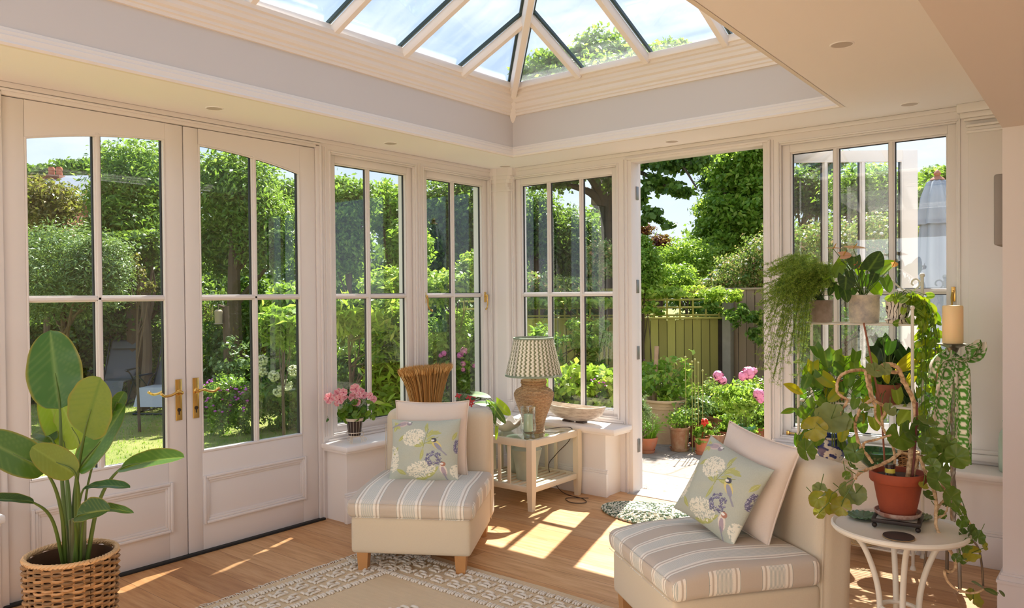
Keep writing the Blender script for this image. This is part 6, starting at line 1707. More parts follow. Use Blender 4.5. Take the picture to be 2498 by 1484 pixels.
def blade(mb, base, tip, width, nrm, shape='heart', droop=.0, fold=.12, nt=12, nu=8, col=(70, 120, 40), vein=(120, 160, 80), edge=None, ripple=0.0, curl=0.0, side=None):
    """one leaf surface from base to tip. droop bends the blade away from nrm towards its tip"""
    base, tip = np.array(base, float), np.array(tip, float); L = np.linalg.norm(tip-base); a = (tip-base)/L
    n = np.array(nrm, float); n = unit(n-a*np.dot(n, a)); s = np.cross(a, n)
    t = np.linspace(0, 1, nt+1); u = np.linspace(-1, 1, nu+1); T_, U = np.meshgrid(t, u, indexing='ij')
    back = 0
    if shape == 'heart': w = np.clip(1-T_, 0, 1)**.72*(.72+1.15*T_)*1.05; w = w/np.max(w); back = .20*np.abs(U)**1.3*(1-T_)**3
    elif shape == 'paddle': w = np.clip(T_, 0, 1)**.40*np.clip(1-T_, 0, 1)**.52; w = w/np.max(w)
    elif shape == 'lance': w = np.clip(np.sin(PI*T_), 0, 1)**.9
    elif shape == 'oval': w = np.clip(1-(2*T_-1)**2, 0, 1)**.6
    w = w+.0
    arch = -droop*L*(T_**2)+droop*L*.25*np.sin(PI*T_)
    rp = ripple*width*np.sin(T_*19+np.sign(U))*np.abs(U)**2
    P = base+(T_-back)[..., None]*L*a+(U*w*width/2)[..., None]*s+((fold*width/2*np.abs(U)*w)+arch+rp-curl*width*(U*w)**2)[..., None]*n
    c0, cv = lin(*col), lin(*vein)
    vn = np.exp(-(U/.07)**2)*.8+.22*(np.sin((T_*1.0+np.abs(U)*.25)*60) > .75)*(np.abs(U) < .95)
    C = c0*(1-np.clip(vn, 0, 1)[..., None])+cv*np.clip(vn, 0, 1)[..., None]
    if edge is not None:
        e_ = np.clip((np.abs(U)-.9)/.1, 0, 1)[..., None]; C = C*(1-e_)+lin(*edge)*e_
    mb.grid(P, col=C); return mb
def roundleaf(mb, c, R, nrm, col, rot=0.0, lobes=7, cup=.15, vein=(150, 170, 90), edge=None):
    """scalloped geranium leaf with a notch at the stalk"""
    n = unit(nrm); s = unit(np.cross(n, [.3, .2, 1])); t = np.cross(n, s); rg = np.linspace(0, 1, 6); N = 44
    a = np.linspace(.16, 2*PI-.16, N)
    A, Rr = np.meshgrid(a, rg, indexing='ij')
    rad = R*(1+.045*np.cos((A-PI)*lobes)+.022*np.cos(A*lobes*3))*(.86+.14*np.clip(np.sin(A/2), 0, 1))
    x = Rr*rad*np.cos(A+rot); y = Rr*rad*np.sin(A+rot)
    z = cup*R*Rr**2+.07*R*Rr*np.cos((A-PI)*lobes)*Rr+.05*R*np.sin(A*2+1)*Rr
    P = np.array(c)+x[..., None]*s+y[..., None]*t+z[..., None]*n
    v = (np.abs(np.sin((A-PI)*lobes/2)) < .12)*(Rr < .9)*.5
    C = lin(*col)*(1-v[..., None])+lin(*vein)*v[..., None]
    C = C*(1-.12*np.clip((Rr-.45)/.2, 0, 1)*np.clip((.85-Rr)/.2, 0, 1))[..., None]
    if edge is not None:
        e_ = np.clip((Rr-.82)/.18, 0, 1)[..., None]; C = C*(1-e_)+lin(*edge)*e_
    mb.grid(P, col=C); return mb
m_petiole = plain('petiole_green', srgb(92, 118, 48), .5, .2, 12)

# --- bird-of-paradise plant in the wicker basket
SB = np.array(at(184, 1372, 3.3)); root = thing('bird_of_paradise_plant', 'tall plant with large paddle leaves growing from the wicker basket', 'potted plant', (bc[0], bc[1], .02))
sb = np.array(root.location)
m = MB(); m.lathe([(0, 0), (.12, 0), (.145, .30), (.150, .32), (.138, .32), (.134, .295), (0, .29)], seg=36, caps=False); m.build('nursery_pot', plain('black_nursery_pot', srgb(44, 40, 38), .6), root)
m = MB(); m.lathe([(.134, .296), (.07, .304), (0, .308)], seg=24, caps=False); m.build('soil', m_soil, root)
UPN = np.array([0, 0, 1.0]); TOC = -CF
def sleaf(bpx, bd, tpx, td, wpx, nrm, root_px, droop=.0, fold=.12, col=(88, 128, 48), vein=(150, 172, 90), ripple=.01, curl=.0, r=.0065, mid=None, shape='paddle', edge=(150, 140, 60)):
    b = at(*bpx, bd)-sb; t_ = at(*tpx, td)-sb; lb = MB()
    blade(lb, b, t_, 1.12*wpx*(bd+td)/2/FPX, nrm, shape, droop, fold, 30, 16, col, vein, edge, ripple, curl); lb.build('leaf', m_leaf, root, colors=True)
    st_ = MB(); s0 = at(*root_px, 3.3)-sb; s0[2] = .30
    pts = [s0, s0*.5+b*.5+np.array([0, 0, .06]) if mid is None else at(*mid)-sb, b, b+(t_-b)*.45+unit(nrm)*.001]
    pp = spline(pts, 24); nn = len(pp); st_.tube(pp, np.interp(np.linspace(0, 1, nn), [0, .55, .8, 1], [r*1.6, r, r*.55, r*.2]), 8); st_.build('stalk', m_petiole, root)
cam_r = CR; cam_u = np.array([0, 0, 1.0])
N0 = TOC
sleaf((146, 998), 3.34, (122, 806), 3.40, 112, N0+.25*cam_r+.1*UPN, (172, 1375), .0, .10, (66, 110, 50), (120, 150, 90), .012, mid=(152, 1180, 3.32), r=.007)
sleaf((206, 1062), 3.22, (244, 922), 3.18, 132, N0*1.0-.25*cam_r+.3*UPN, (190, 1375), .02, .08, (128, 146, 58), (104, 132, 50), .012, mid=(186, 1200, 3.26), r=.0065)
sleaf((190, 1150), 3.26, (312, 990), 3.30, 104, N0*.8-.5*cam_r+.4*UPN, (196, 1378), -.04, .16, (90, 136, 46), (150, 180, 90), .008, mid=(188, 1240, 3.28))
sleaf((112, 1152), 3.12, (-70, 1052), 3.02, 92, N0*.6+.1*cam_r+.7*UPN, (160, 1375), .10, .10, (84, 116, 46), (130, 150, 80), .008, mid=(150, 1250, 3.2))
sleaf((184, 1158), 3.12, (78, 1090), 3.06, 66, N0*.8+.0*cam_r+.6*UPN, (178, 1378), .06, .14, (132, 148, 60), (150, 166, 80), .006, mid=(192, 1260, 3.2))
sleaf((292, 1146), 3.25, (442, 1106), 3.18, 62, N0*.55+.9*UPN, (205, 1376), .08, .30, (84, 122, 50), (140, 166, 80), .006, mid=(240, 1230, 3.26))
sleaf((130, 1078), 3.42, (84, 1046), 3.5, 46, N0*.4+.9*UPN, (176, 1375), .15, .2, (70, 104, 44), (120, 140, 70), .01, mid=(165, 1180, 3.4))
sleaf((160, 1090), 3.46, (108, 948), 3.52, 60, N0+.5*cam_r, (180, 1372), .0, .12, (140, 172, 52), (160, 184, 90), .01, mid=(165, 1220, 3.4))
sleaf((196, 1090), 3.44, (150, 985), 3.48, 90, N0-.3*cam_r, (186, 1372), .0, .1, (150, 178, 56), (170, 190, 100), .01, mid=(180, 1230, 3.4))
sleaf((205, 1192), 3.2, (312, 1178), 3.12, 38, N0*.3+.95*UPN, (196, 1376), .10, .25, (60, 98, 58), (120, 150, 90), .02, mid=(190, 1275, 3.25), r=.005)
sleaf((186, 1262), 3.14, (262, 1240), 3.08, 60, N0*.7+.7*UPN, (190, 1378), .10, .5, (66, 100, 52), (150, 160, 80), .02, mid=(186, 1310, 3.22), r=.005, shape='oval')
sleaf((214, 1244), 3.16, (318, 1238), 3.1, 26, N0*.5+.9*UPN, (196, 1378), .15, .3, (84, 120, 56), (150, 170, 90), .03, mid=(200, 1300, 3.22), r=.004)
sleaf((84, 1228), 3.1, (-40, 1212), 3.0, 44, N0*.3+.95*UPN, (160, 1378), .06, .3, (62, 94, 56), (120, 150, 90), .01, mid=(130, 1275, 3.18), r=.0055)
sleaf((276, 1002), 3.3, (304, 955), 3.34, 30, N0+.4*cam_r, (196, 1372), .05, .4, (84, 118, 50), (140, 160, 80), .02, mid=(215, 1180, 3.3), r=.004)
m = MB(); rng = np.random.default_rng(4)
for (x0, x1, rr) in ((170, 160, .010), (180, 178, .012), (190, 192, .013), (200, 208, .012), (178, 170, .010), (196, 200, .009)):
    p0 = at(x0, 1372, 3.3)-sb; p0[2] = .29; p1 = at(x1, 1265+rng.uniform(-20, 20), 3.28)-sb
    m.tube(spline([p0, (p0+p1)/2, p1], 8), np.linspace(rr*1.3, rr*.5, len(spline([p0, (p0+p1)/2, p1], 8))), 8)
m.build('leaf_sheath', plain('pale_sheath', srgb(136, 140, 92), .5, .25, 10), root)

# --- pink geranium in a speckled pot on a scrolled wire stand, left sill
gx, gy = -4.105, 3.375
SZ = SILLZ1+.001
r = thing('wire_pot_stand', 'cream wire pot stand with scrolled feet on the left window sill', 'pot stand', (gx, gy, SZ))
m_wire = plain('cream_wire', srgb(226, 214, 196), .5)
for i in range(3):
    a = math.radians(-62+120*i); c, s = math.cos(a), math.sin(a)
    pts = []
    for q in np.linspace(0, 1, 10): pts.append((.02+.045*q, .045-.012*q))
    sp2 = [(.065+.018*math.sin(w)*(1-w/9), .018+.016*math.cos(w)*(1-w/9)) for w in np.linspace(0, 7, 22)]
    m = MB(); m.tube([(c*x, s*x, z) for x, z in pts+sp2], .0022, 6); m.tube([(c*.04, s*.04, .04), (c*.047, s*.047, .02), (c*.047, s*.047, .0022)], .003, 6); m.tube([(c*.05, s*.05, .034), (c*.06, s*.06, .05), (c*.055, s*.055, .075)], .0022, 6); m.build('scroll_foot', m_wire, r)
m = MB(); a = np.linspace(0, 2*PI, 41)
for z, R in ((.045, .03), (.074, .054)): m.tube(np.stack([R*np.cos(a), R*np.sin(a), np.full(41, z)], 1), .0024, 6, caps=False)
m.build('ring', m_wire, r)
gz = SZ+.0478
r = thing('speckled_pot', 'small dark pot with rows of white dots on the wire stand', 'plant pot', (gx, gy, gz))
m = MB()
seg = 120; zs = np.linspace(0, .104, 34); V, Cc = [], []
aa = np.arange(seg)*2*PI/seg
for z in zs:
    R = .040+.014*z/.104; V.append(np.stack([R*np.cos(aa), R*np.sin(aa), np.full(seg, z)], 1))
    col_on = ((np.arange(seg) % 8) == 0)
    on = col_on & (int(round(z/.104*33)) % 2 == 0)
    c_ = np.where(on[:, None], lin(236, 230, 214), lin(52, 38, 34)); 
    if z < .006: c_ = np.tile(lin(226, 214, 198), (seg, 1))
    Cc.append(c_)
m.add(np.concatenate(V), [(i*seg+j, i*seg+(j+1) % seg, (i+1)*seg+(j+1) % seg, (i+1)*seg+j) for i in range(33) for j in range(seg)]+[tuple(range(seg))[::-1]], np.concatenate(Cc))
m.build('pot', vcol_mat('dotted_glaze', .35, .03, 100, .5), r, colors=True)
m = MB(); m.lathe([(.0535, .103), (.058, .103), (.060, .119), (.062, .121), (.057, .122), (.053, .109), (0, .107)], seg=40, caps=False); m.build('rim', m_wire, r)
r = thing('pink_geranium', 'pink regal geranium in bloom on the left window sill', 'flower', (gx, gy, gz+.109))
b0 = np.array(r.location); rng = np.random.default_rng(9)
lf = MB(); st_ = MB()
for i in range(64):
    px = 862+rng.normal(0, 26); py = 1008+rng.normal(0, 15)
    if py > 1030: py = 1022
    d = 5.24+rng.uniform(-.08, .05); c = at(px, py, d)-b0
    g = rng.uniform(0, 1); roundleaf(lf, c, rng.uniform(.018, .032), TOC*.7+UPN*.7+rng.normal(0, .45, 3), (60+60*g, 110+40*g, 40), rng.uniform(0, 6), 6)
    if i % 3 == 0: st_.tube(spline([(rng.normal(0, .012), rng.normal(0, .012), 0), c*.6+np.array([0, 0, .02]), c], 6), .0015, 4)
for i, (px, py, rp) in enumerate(((805, 972, 14), (826, 963, 15), (829, 975, 13), (838, 958, 10), (867, 949, 13), (880, 958, 12), (886, 968, 14), (862, 970, 12), (866, 980, 12), (873, 984, 10), (904, 966, 9), (912, 975, 9), (822, 985, 7), (876, 965, 9), (843, 972, 8))):
    d = 5.22+rng.uniform(-.05, .05); c = at(px, py, d)-b0; R = rp*d/FPX; f_ = MB(); nn = unit(TOC+.6*UPN+rng.normal(0, .4, 3))
    s1 = unit(np.cross(nn, [0, 0, 1])); t1 = np.cross(nn, s1)
    for k in range(7):
        w = k*2*PI/7+rng.uniform(0, .4); dr = s1*math.cos(w)+t1*math.sin(w)
        blade(f_, c+rng.normal(0, R*.15, 3), c+dr*R*1.05+nn*R*.35, R*1.05, nn, 'oval', 0, .15, 6, 6, (252, 190, 200), (226, 110, 140), (255, 236, 238), .05)
    f_.sphere(c+nn*R*.12, R*.14, 6, 4, col=lin(170, 40, 80)); f_.build('flower', m_petal, r, colors=True)
    st_.tube(spline([(0, 0, 0), c*.5+np.array([0, 0, .04]), c], 8), .0016, 4)
lf.build('leaves', m_leaf, r, colors=True); st_.build('stems', m_petiole, r)

# --- anthurium with pink-red flowers behind the chair near the corner
ax0 = at(1165, 1060, 5.6)
r = thing('anthurium', 'lime-leaved anthurium with red flowers between the chair and the side table', 'potted plant', (-4.17, 4.42, SZ))
b0 = np.array(r.location)
m = MB(); m.lathe([(0, 0), (.045, 0), (.06, .09), (.062, .10), (.055, .10), (.05, .085), (0, .085)], seg=30, caps=False); m.build('pot', m_tpaint, r)
AN = np.array([0, 0, .09])
def ableaf(bp, tp, w, nrm, col, d=5.55, vein=(170, 190, 110), edge=None):
    b = at(*bp, d)-b0; t_ = at(*tp, d-.03)-b0; l = MB(); blade(l, b, t_, w*d/FPX, nrm, 'heart', .05, .12, 14, 10, col, vein, edge); l.build('leaf', m_leaf, r, colors=True)
    s_2 = MB(); s_2.tube(spline([AN, AN*.3+b*.7+np.array([0, 0, .07]), b], 10), .0025, 5); s_2.build('stalk', m_petiole, r)
ableaf((1152, 962), (1198, 968), 26, TOC*.4+UPN, (150, 178, 140))
ableaf((1204, 988), (1158, 983), 22, TOC*.6+UPN, (92, 140, 40))
ableaf((1206, 989), (1186, 976), 16, TOC*.4+UPN, (150, 190, 36))
ableaf((1210, 984), (1246, 1013), 28, TOC*.8+UPN*.5, (176, 208, 30), 5.5)
ableaf((1206, 996), (1234, 1034), 18, TOC*.8+UPN*.2, (86, 124, 50), 5.45)
ableaf((1206, 990), (1214, 1008), 14, TOC, (150, 180, 120), 5.5)
ableaf((1206, 1008), (1208, 1036), 10, TOC, (70, 104, 40), 5.46)
ableaf((1212, 1042), (1210, 1075), 8, TOC, (166, 200, 30), 5.4)
for (px, py) in ((1118, 966), (1144, 970), (1150, 980), (1156, 966), (1148, 988)):
    f_ = MB(); c = at(px, py, 5.6)-b0
    for k in range(4):
        w = k*PI/2+.4; dr = CR*math.cos(w)+UPN*math.sin(w)*.7; blade(f_, c, c+dr*.028, .014, TOC+UPN*.3, 'lance', 0, .2, 5, 4, (224, 90, 100), (190, 50, 60))
    f_.build('flower', m_petal, r, colors=True)
    s_2 = MB(); s_2.tube(spline([AN, AN*.3+c*.7, c], 8), .0018, 5); s_2.build('stalk', m_petiole, r)

# --- white metal plant stand in front of window 4
RKX0, RKX1, RKY0, RKY1 = -1.585, -.978, 4.60, 4.835
root = thing('plant_stand', 'white wirework plant stand with three shelves in front of the right window', 'plant stand', ((RKX0+RKX1)/2, (RKY0+RKY1)/2, 0))
hx3, hy3 = (RKX1-RKX0)/2, (RKY1-RKY0)/2; SH = (1.315, .865, .50, .075)
for sx in (-1, 1):
    m = MB(); m.tube([(sx*hx3, -hy3, .01), (sx*hx3, -hy3, 1.40)], .0085, 8); m.sphere((sx*hx3, -hy3, 1.408), .013, 10, 8); m.lathe([(.0, 0), (.016, 0), (.010, .02)], (sx*hx3, -hy3, 0), 12); m.build('post', m_wmetal, root)
    m = MB(); m.tube([(sx*hx3, hy3, .01), (sx*hx3, hy3, 1.575)], .0085, 8); m.sphere((sx*hx3, hy3, 1.585), .014, 10, 8); m.lathe([(.0, 0), (.016, 0), (.010, .02)], (sx*hx3, hy3, 0), 12); m.build('post', m_wmetal, root)
for z in SH:
    m = MB()
    for y in (-hy3, hy3): m.tube([(-hx3, y, z), (hx3, y, z)], .0055, 6)
    for x in (-hx3, hx3): m.tube([(x, -hy3, z), (x, hy3, z)], .0055, 6)
    for i in range(1, 9): y = -hy3+i*2*hy3/9; m.tube([(-hx3, y, z), (hx3, y, z)], .0022, 5)
    if z > .3:
        for y in (-hy3,): pass
    m.build('shelf', m_wmetal, root)
m = MB(); m.tube([(-hx3, hy3, 1.49), (hx3, hy3, 1.49)], .004, 6)
for sx in (-1, 1):
    m.tube(spline([(0, hy3, 1.64), (sx*.06, hy3, 1.63), (sx*.13, hy3, 1.575), (sx*.20, hy3, 1.51), (sx*.245, hy3, 1.50), (sx*.282, hy3, 1.518), (sx*.292, hy3, 1.545), (sx*.276, hy3, 1.565), (sx*.256, hy3, 1.558), (sx*.250, hy3, 1.540), (sx*.260, hy3, 1.530)], 50), .0052, 6)
m.build('back_scroll', m_wmetal, root)
for sx in (-1, 1):
    for (za, zb) in ((.51, .60), (.09, .17)):
        m = MB()
        m.tube([(sx*hx3, -hy3, zb), (sx*hx3, hy3, zb)], .0022, 5); 
        for i in range(5): y = -hy3+(i+.0)*2*hy3/5; m.tube(spline([(sx*hx3, y, za), (sx*hx3, y+hy3*.2, zb), (sx*hx3, y+hy3*.4, za)], 9), .0016, 4)
        m.build('side_wirework', m_wmetal, root)
Z1 = SH[0]+.0062
m_stone1 = terracotta('grey_brown_stone', srgb(140, 122, 108), srgb(170, 150, 140), 14)
m_stone2 = terracotta('mottled_pale_stone', srgb(206, 196, 178), srgb(150, 146, 148), 18)
def cyl_pot(name, label, px, d, y, R, h, z, mat, taper=.94, foot=None):
    x = at(px, 780, d)[0]; k = None
    # intersection of the sight line with the shelf depth y
    v = CF+CR*(px-W_PX/2)/FPX-CU*(760-H_PX/2)/FPX; tt = (y-CAM[1])/v[1]; x = v[0]*tt
    r = thing(name, label, 'plant pot', (x, y, z)); m = MB()
    m.lathe([(0, 0), (R*taper*.96, 0), (R*taper, .006), (R*.985, h*.5), (R*.97, h*.86), (R, h*.88), (R, h), (R*.90, h), (R*.88, h*.86), (0, h*.84)], seg=48, caps=False); m.build('pot', mat, r)
    m = MB(); m.lathe([(R*.88, h*.87), (0, h*.90)], seg=20, caps=False); m.build('soil', m_soil, r)
    return r
pot_f = cyl_pot('stone_pot', 'brown-grey stone pot of the feathery fern on the top shelf', 2003, 4.6, 4.725, .066, .128, Z1, m_stone1)
pot_a = cyl_pot('stone_pot', 'mottled pale stone pot in the middle of the top shelf', 2108, 4.45, 4.69, .082, .158, Z1, m_stone2)
t = NT('spattered_glaze'); v = t.coord('Object')
sp_m = t.ramp(t.n('ShaderNodeTexWave', {'Vector': v, 'Scale': 14.0, 'Distortion': 14.0, 'Detail': 3.0}).outputs[0], [(.80, srgb(226, 214, 200)), (.90, srgb(52, 36, 32))])
m_spat = t.finish(t.principled(color=sp_m, rough=.4))
pot_s = cyl_pot('spattered_pot', 'cream pot with dark spatters and saucer at the right of the top shelf', 2190, 4.33, 4.70, .062, .125, Z1+.012, m_spat, .78)
m = MB(); m.lathe([(0, -.012), (.056, -.012), (.068, .010), (.062, .010), (.052, -.002), (0, -.002)], seg=40, caps=False); m.build('saucer', m_spat, pot_s)

# asparagus fern
pf_ = np.array(pot_f.location); r = thing('asparagus_fern', 'feathery asparagus fern trailing left over the top shelf', 'potted plant', pf_+[0, 0, .115])
b0 = np.array(r.location); rng = np.random.default_rng(33); st_ = MB(); cen, outs = [], []
for i in range(170):
    if i < 135:
        ex = rng.uniform(1842, 1975); ey = rng.uniform(690, 950) if rng.uniform() < .72 else rng.uniform(640, 720)
        if ex < 1880: ey = min(ey, 900)
    else: ex = rng.uniform(1960, 2040); ey = rng.uniform(655, 720)
    d = 4.58+rng.normal(0, .07)-.10
    e_ = at(ex, ey, d)-b0; top = at((ex*.55+2000*.45), min(ey-20, rng.uniform(655, 715)), d+.03)-b0
    pts = spline([(rng.normal(0, .012), rng.normal(0, .012), 0), top*.6+np.array([0, 0, .02]), top, e_*.45+top*.55+np.array([0, 0, .0]) if ey > 740 else (top+e_)/2, e_], 26)
    st_.tube(pts, .0011, 3, caps=False)
    n_ = len(pts)
    for k in range(int(n_*.25), n_):
        for _ in range(5):
            L = rng.uniform(.01, .036); dr = unit(rng.normal(0, 1, 3)*[1, 1, .7])
            m2 = 6
            for q in range(m2):
                cen.append(pts[k]+dr*L*(q+1)/m2+rng.normal(0, .0022, 3)); outs.append(dr)
cen = np.array(cen); outs = np.array(outs)
V, Q = leaf_cards(cen, outs, .0165, .13, rng, .1, 1.0, .1)
L_FERN = leaf_mat('fern_needles', [(0, (.14, .24, .04)), (.6, (.28, .42, .06)), (1, (.50, .58, .12))], .5)
fast_mesh('needles', V, Q, L_FERN, r); st_.build('stems', m_petiole, r)

# anthurium with peach flowers
pa_ = np.array(pot_a.location); r = thing('flowering_anthurium', 'glossy anthurium with peach flowers in the mottled stone pot', 'potted plant', pa_+[0, 0, .145])
b0 = np.array(r.location); S0 = np.array([0, 0, 0.0])
def al(bp, tp, w, nrm, col, dd=0.0, vein=(120, 150, 70)):
    d = 4.42+dd; b = at(*bp, d)-b0; t_ = at(*tp, d-.03)-b0; l = MB(); blade(l, b, t_, w*1.22*d/FPX, nrm, 'heart', .06, .14, 16, 12, col, vein, None); l.build('leaf', m_leaf, r, colors=True)
    s_2 = MB(); j = rng.normal(0, .012, 3)*[1, 1, 0]; s_2.tube(spline([S0+j, S0*.4+b*.6+np.array([0, 0, .03]), b], 10), .0028, 6); s_2.build('stalk', m_petiole, r)
DK, MD, BR_ = (58, 84, 46), (84, 124, 44), (150, 190, 34)
al((2118, 660), (2150, 614), 44, TOC+.2*CR, DK, -.05); al((2140, 662), (2184, 636), 32, TOC*.5+UPN*.6, BR_, .05)
al((2083, 627), (2084, 657), 26, TOC-.3*CR, (72, 100, 60)); al((2064, 676), (2062, 708), 36, TOC+.2*UPN, (60, 84, 52), -.1)
al((2070, 662), (2076, 694), 18, TOC, DK, -.06); al((2052, 636), (2028, 676), 26, TOC*.6+.4*CR, BR_, .05); al((2050, 648), (2036, 678), 24, TOC-.5*CR, (110, 140, 44), -.02)
al((2032, 690), (2022, 722), 16, TOC, DK); al((2046, 698), (2044, 732), 18, TOC, MD, -.02); al((2135, 666), (2124, 692), 20, TOC, DK, -.05)
al((2156, 678), (2172, 714), 28, TOC+.3*CR, (92, 128, 44), -.03); al((2126, 694), (2150, 722), 30, TOC*.7+UPN*.3, BR_, .04); al((2058, 702), (2068, 738), 24, TOC, (58, 86, 44), -.06)
al((2032, 668), (2008, 682), 16, TOC*.4+UPN, BR_); al((2100, 640), (2094, 672), 26, TOC, (140, 180, 40), .08); al((2112, 668), (2100, 700), 26, TOC, MD, .06); al((2080, 700), (2066, 726), 24, TOC, DK, .03); al((2140, 690), (2120, 680), 24, TOC, MD, .06)
for (px, py, w, hgt, nn, cc) in ((2040, 607, 30, 12, UPN+TOC*.15, (236, 176, 120)), (2092, 606, 44, 20, UPN+TOC*.3, (240, 196, 150)), (2064, 624, 28, 22, TOC+UPN*.5, (246, 190, 160)), (2092, 650, 14, 20, TOC, (232, 130, 104)), (2184, 646, 16, 12, TOC, (244, 178, 110))):
    d = 4.40; c = at(px, py, d)-b0; f_ = MB(); W_ = w*d/FPX
    blade(f_, c-CR*W_*.5, c+CR*W_*.5+UPN*.004, W_*.75, nn, 'heart', .04, .15, 12, 10, cc, tuple(int(q*.9) for q in cc)); f_.tube([c-CR*W_*.25, c-CR*W_*.1+UPN*.018, c+UPN*.03], [.003, .003, .0015], 6, col=lin(220, 180, 90)); f_.build('flower', m_petal, r, colors=True)
    s_2 = MB(); s_2.tube(spline([S0, c*.55+np.array([0, 0, .01]), c-CR*W_*.25], 10), .002, 5); s_2.build('stalk', m_petiole, r)

# trailing heart-leaf plant from the spattered pot
ps_ = np.array(pot_s.location); r = thing('trailing_vine', 'heart-leaved vine trailing from the spattered pot down the right post', 'potted plant', ps_+[0, 0, .11])
b0 = np.array(r.location); lf, st_ = MB(), MB(); rng = np.random.default_rng(44)
for i in range(17):
    x1 = rng.uniform(2236, 2290); y1 = rng.uniform(860, 1110); d = 4.26+rng.uniform(-.05, .06)
    pts = spline([(0, 0, 0), at(2228, 722, d)-b0, at(x1*.6+2255*.4, 760, d)-b0, at(x1+rng.normal(0, 6), (y1+760)/2, d)-b0, at(x1, y1, d)-b0], 26); st_.tube(pts, .0016, 4)
    for k in range(5, len(pts), 2):
        g = rng.uniform(0, 1); dr = unit(np.array([0, 0, -1])+CR*rng.normal(0, .6)+rng.normal(0, .3, 3)); L = rng.uniform(.036, .060)
        blade(lf, pts[k], pts[k]+dr*L, L*.8, TOC+rng.normal(0, .5, 3), 'heart', .1, .15, 7, 6, (86+80*g, 130+50*g, 34), (150, 180, 80))
for i in range(34):
    c = at(rng.uniform(2190, 2262) if i > 12 else rng.uniform(2165, 2230), rng.uniform(712, 790) if i > 12 else rng.uniform(708, 736), 4.24+rng.uniform(-.06, .06))-b0; g = rng.uniform(0, 1); L = rng.uniform(.03, .052); dr = unit(np.array([0, 0, -.6])+rng.normal(0, .6, 3))
    if at is not None: st_.tube(spline([(0, 0, 0), c*.5+np.array([0, 0, .04]), c], 8), .0014, 4)
    blade(lf, c, c+dr*L, L*.85, TOC+UPN*.4+rng.normal(0, .4, 3), 'heart', .1, .15, 7, 6, (90+70*g, 136+50*g, 40), (176, 196, 110), (190, 204, 120) if i % 3 == 0 else None)
lf.build('leaves', m_leaf, r, colors=True); st_.build('stems', m_petiole, r)

# philodendron mass on the second shelf
Z2 = SH[1]+.0062
pot_p = thing('philodendron', 'climbing philodendron with large heart leaves on the middle shelf', 'potted plant', (-1.41, 4.71, Z2))
m = MB(); m.lathe([(0, 0), (.055, 0), (.07, .10), (.073, .11), (.066, .11), (.06, .09), (0, .09)], seg=36, caps=False); m.build('pot', m_tc, pot_p)
b0 = np.array(pot_p.location); S0 = np.array([0, 0, .09]); rng = np.random.default_rng(55)
st_ = MB()
spots_ = [(1983, 900, 34), (2000, 910, 40), (2035, 875, 40), (2062, 890, 34), (2085, 880, 30), (2020, 930, 38), (1995, 945, 34), (2070, 930, 34), (2095, 940, 34), (2055, 950, 36), (2025, 960, 32), (1975, 930, 30), (2110, 915, 30), (2092, 960, 30), (2120, 950, 28), (2130, 930, 26), (1965, 905, 22), (1958, 960, 26), (2010, 985, 30), (1975, 1010, 34), (2055, 1060, 34), (2070, 1030, 34), (2030, 1000, 28), (1960, 1060, 30), (1945, 1075, 26), (2100, 1030, 24), (1990, 1075, 30), (2080, 1080, 26), (2140, 960, 30), (2045, 905, 34), (1968, 1035, 30), (2005, 1030, 30), (1950, 1090, 24), (2000, 960, 34), (2085, 985, 26), (2115, 985, 26)]
lvs = MB()
spots_ = spots_+[(x+rng.normal(0, 16), y+rng.normal(0, 14), s*.95) for (x, y, s) in spots_]
for i, (px, py, s_p) in enumerate(spots_):
    d = 4.42+rng.uniform(-.10, .16); g = rng.uniform(0, 1); c = at(px, py, d)-b0; L = s_p*d/FPX; dr = unit(np.array([0, 0, -1])+CR*rng.normal(0, .7)+TOC*.2); 
    col = (70+50*g, 112+40*g, 38) if i % 5 else (170, 170, 40)
    blade(lvs, c-dr*L*.5, c+dr*L*.6, L*.85, TOC+UPN*.3+rng.normal(0, .3, 3), 'heart', .08, .14, 10, 8, col, (130, 160, 70))
    if i % 2 == 0: st_.tube(spline([S0+rng.normal(0, .01, 3), S0*.4+(c-dr*L*.5)*.6+np.array([0, 0, .04]), c-dr*L*.5], 10), .0022, 5)
for (p, q, w, col) in (((1960, 962), (1912, 936), 26, (190, 180, 40)), ((1945, 998), (1905, 1008), 16, (110, 150, 50))):
    b = at(*p, 4.45)-b0; t_ = at(*q, 4.4)-b0; blade(lvs, b, t_, w*4.4/FPX, TOC*.8+UPN*.5, 'lance', .05, .2, 12, 8, col, (150, 160, 60)); st_.tube(spline([S0, b*.6+np.array([0, 0, .05]), b], 10), .002, 5)
for x in (2030, 2042, 2050, 2058, 2036): st_.tube([at(x, 955, 4.44)-b0, at(x+rng.normal(0, 3), 1090, 4.44)-b0], .0035, 6)
lvs.build('leaves', m_leaf, pot_p, colors=True); st_.build('stems', m_petiole, pot_p)
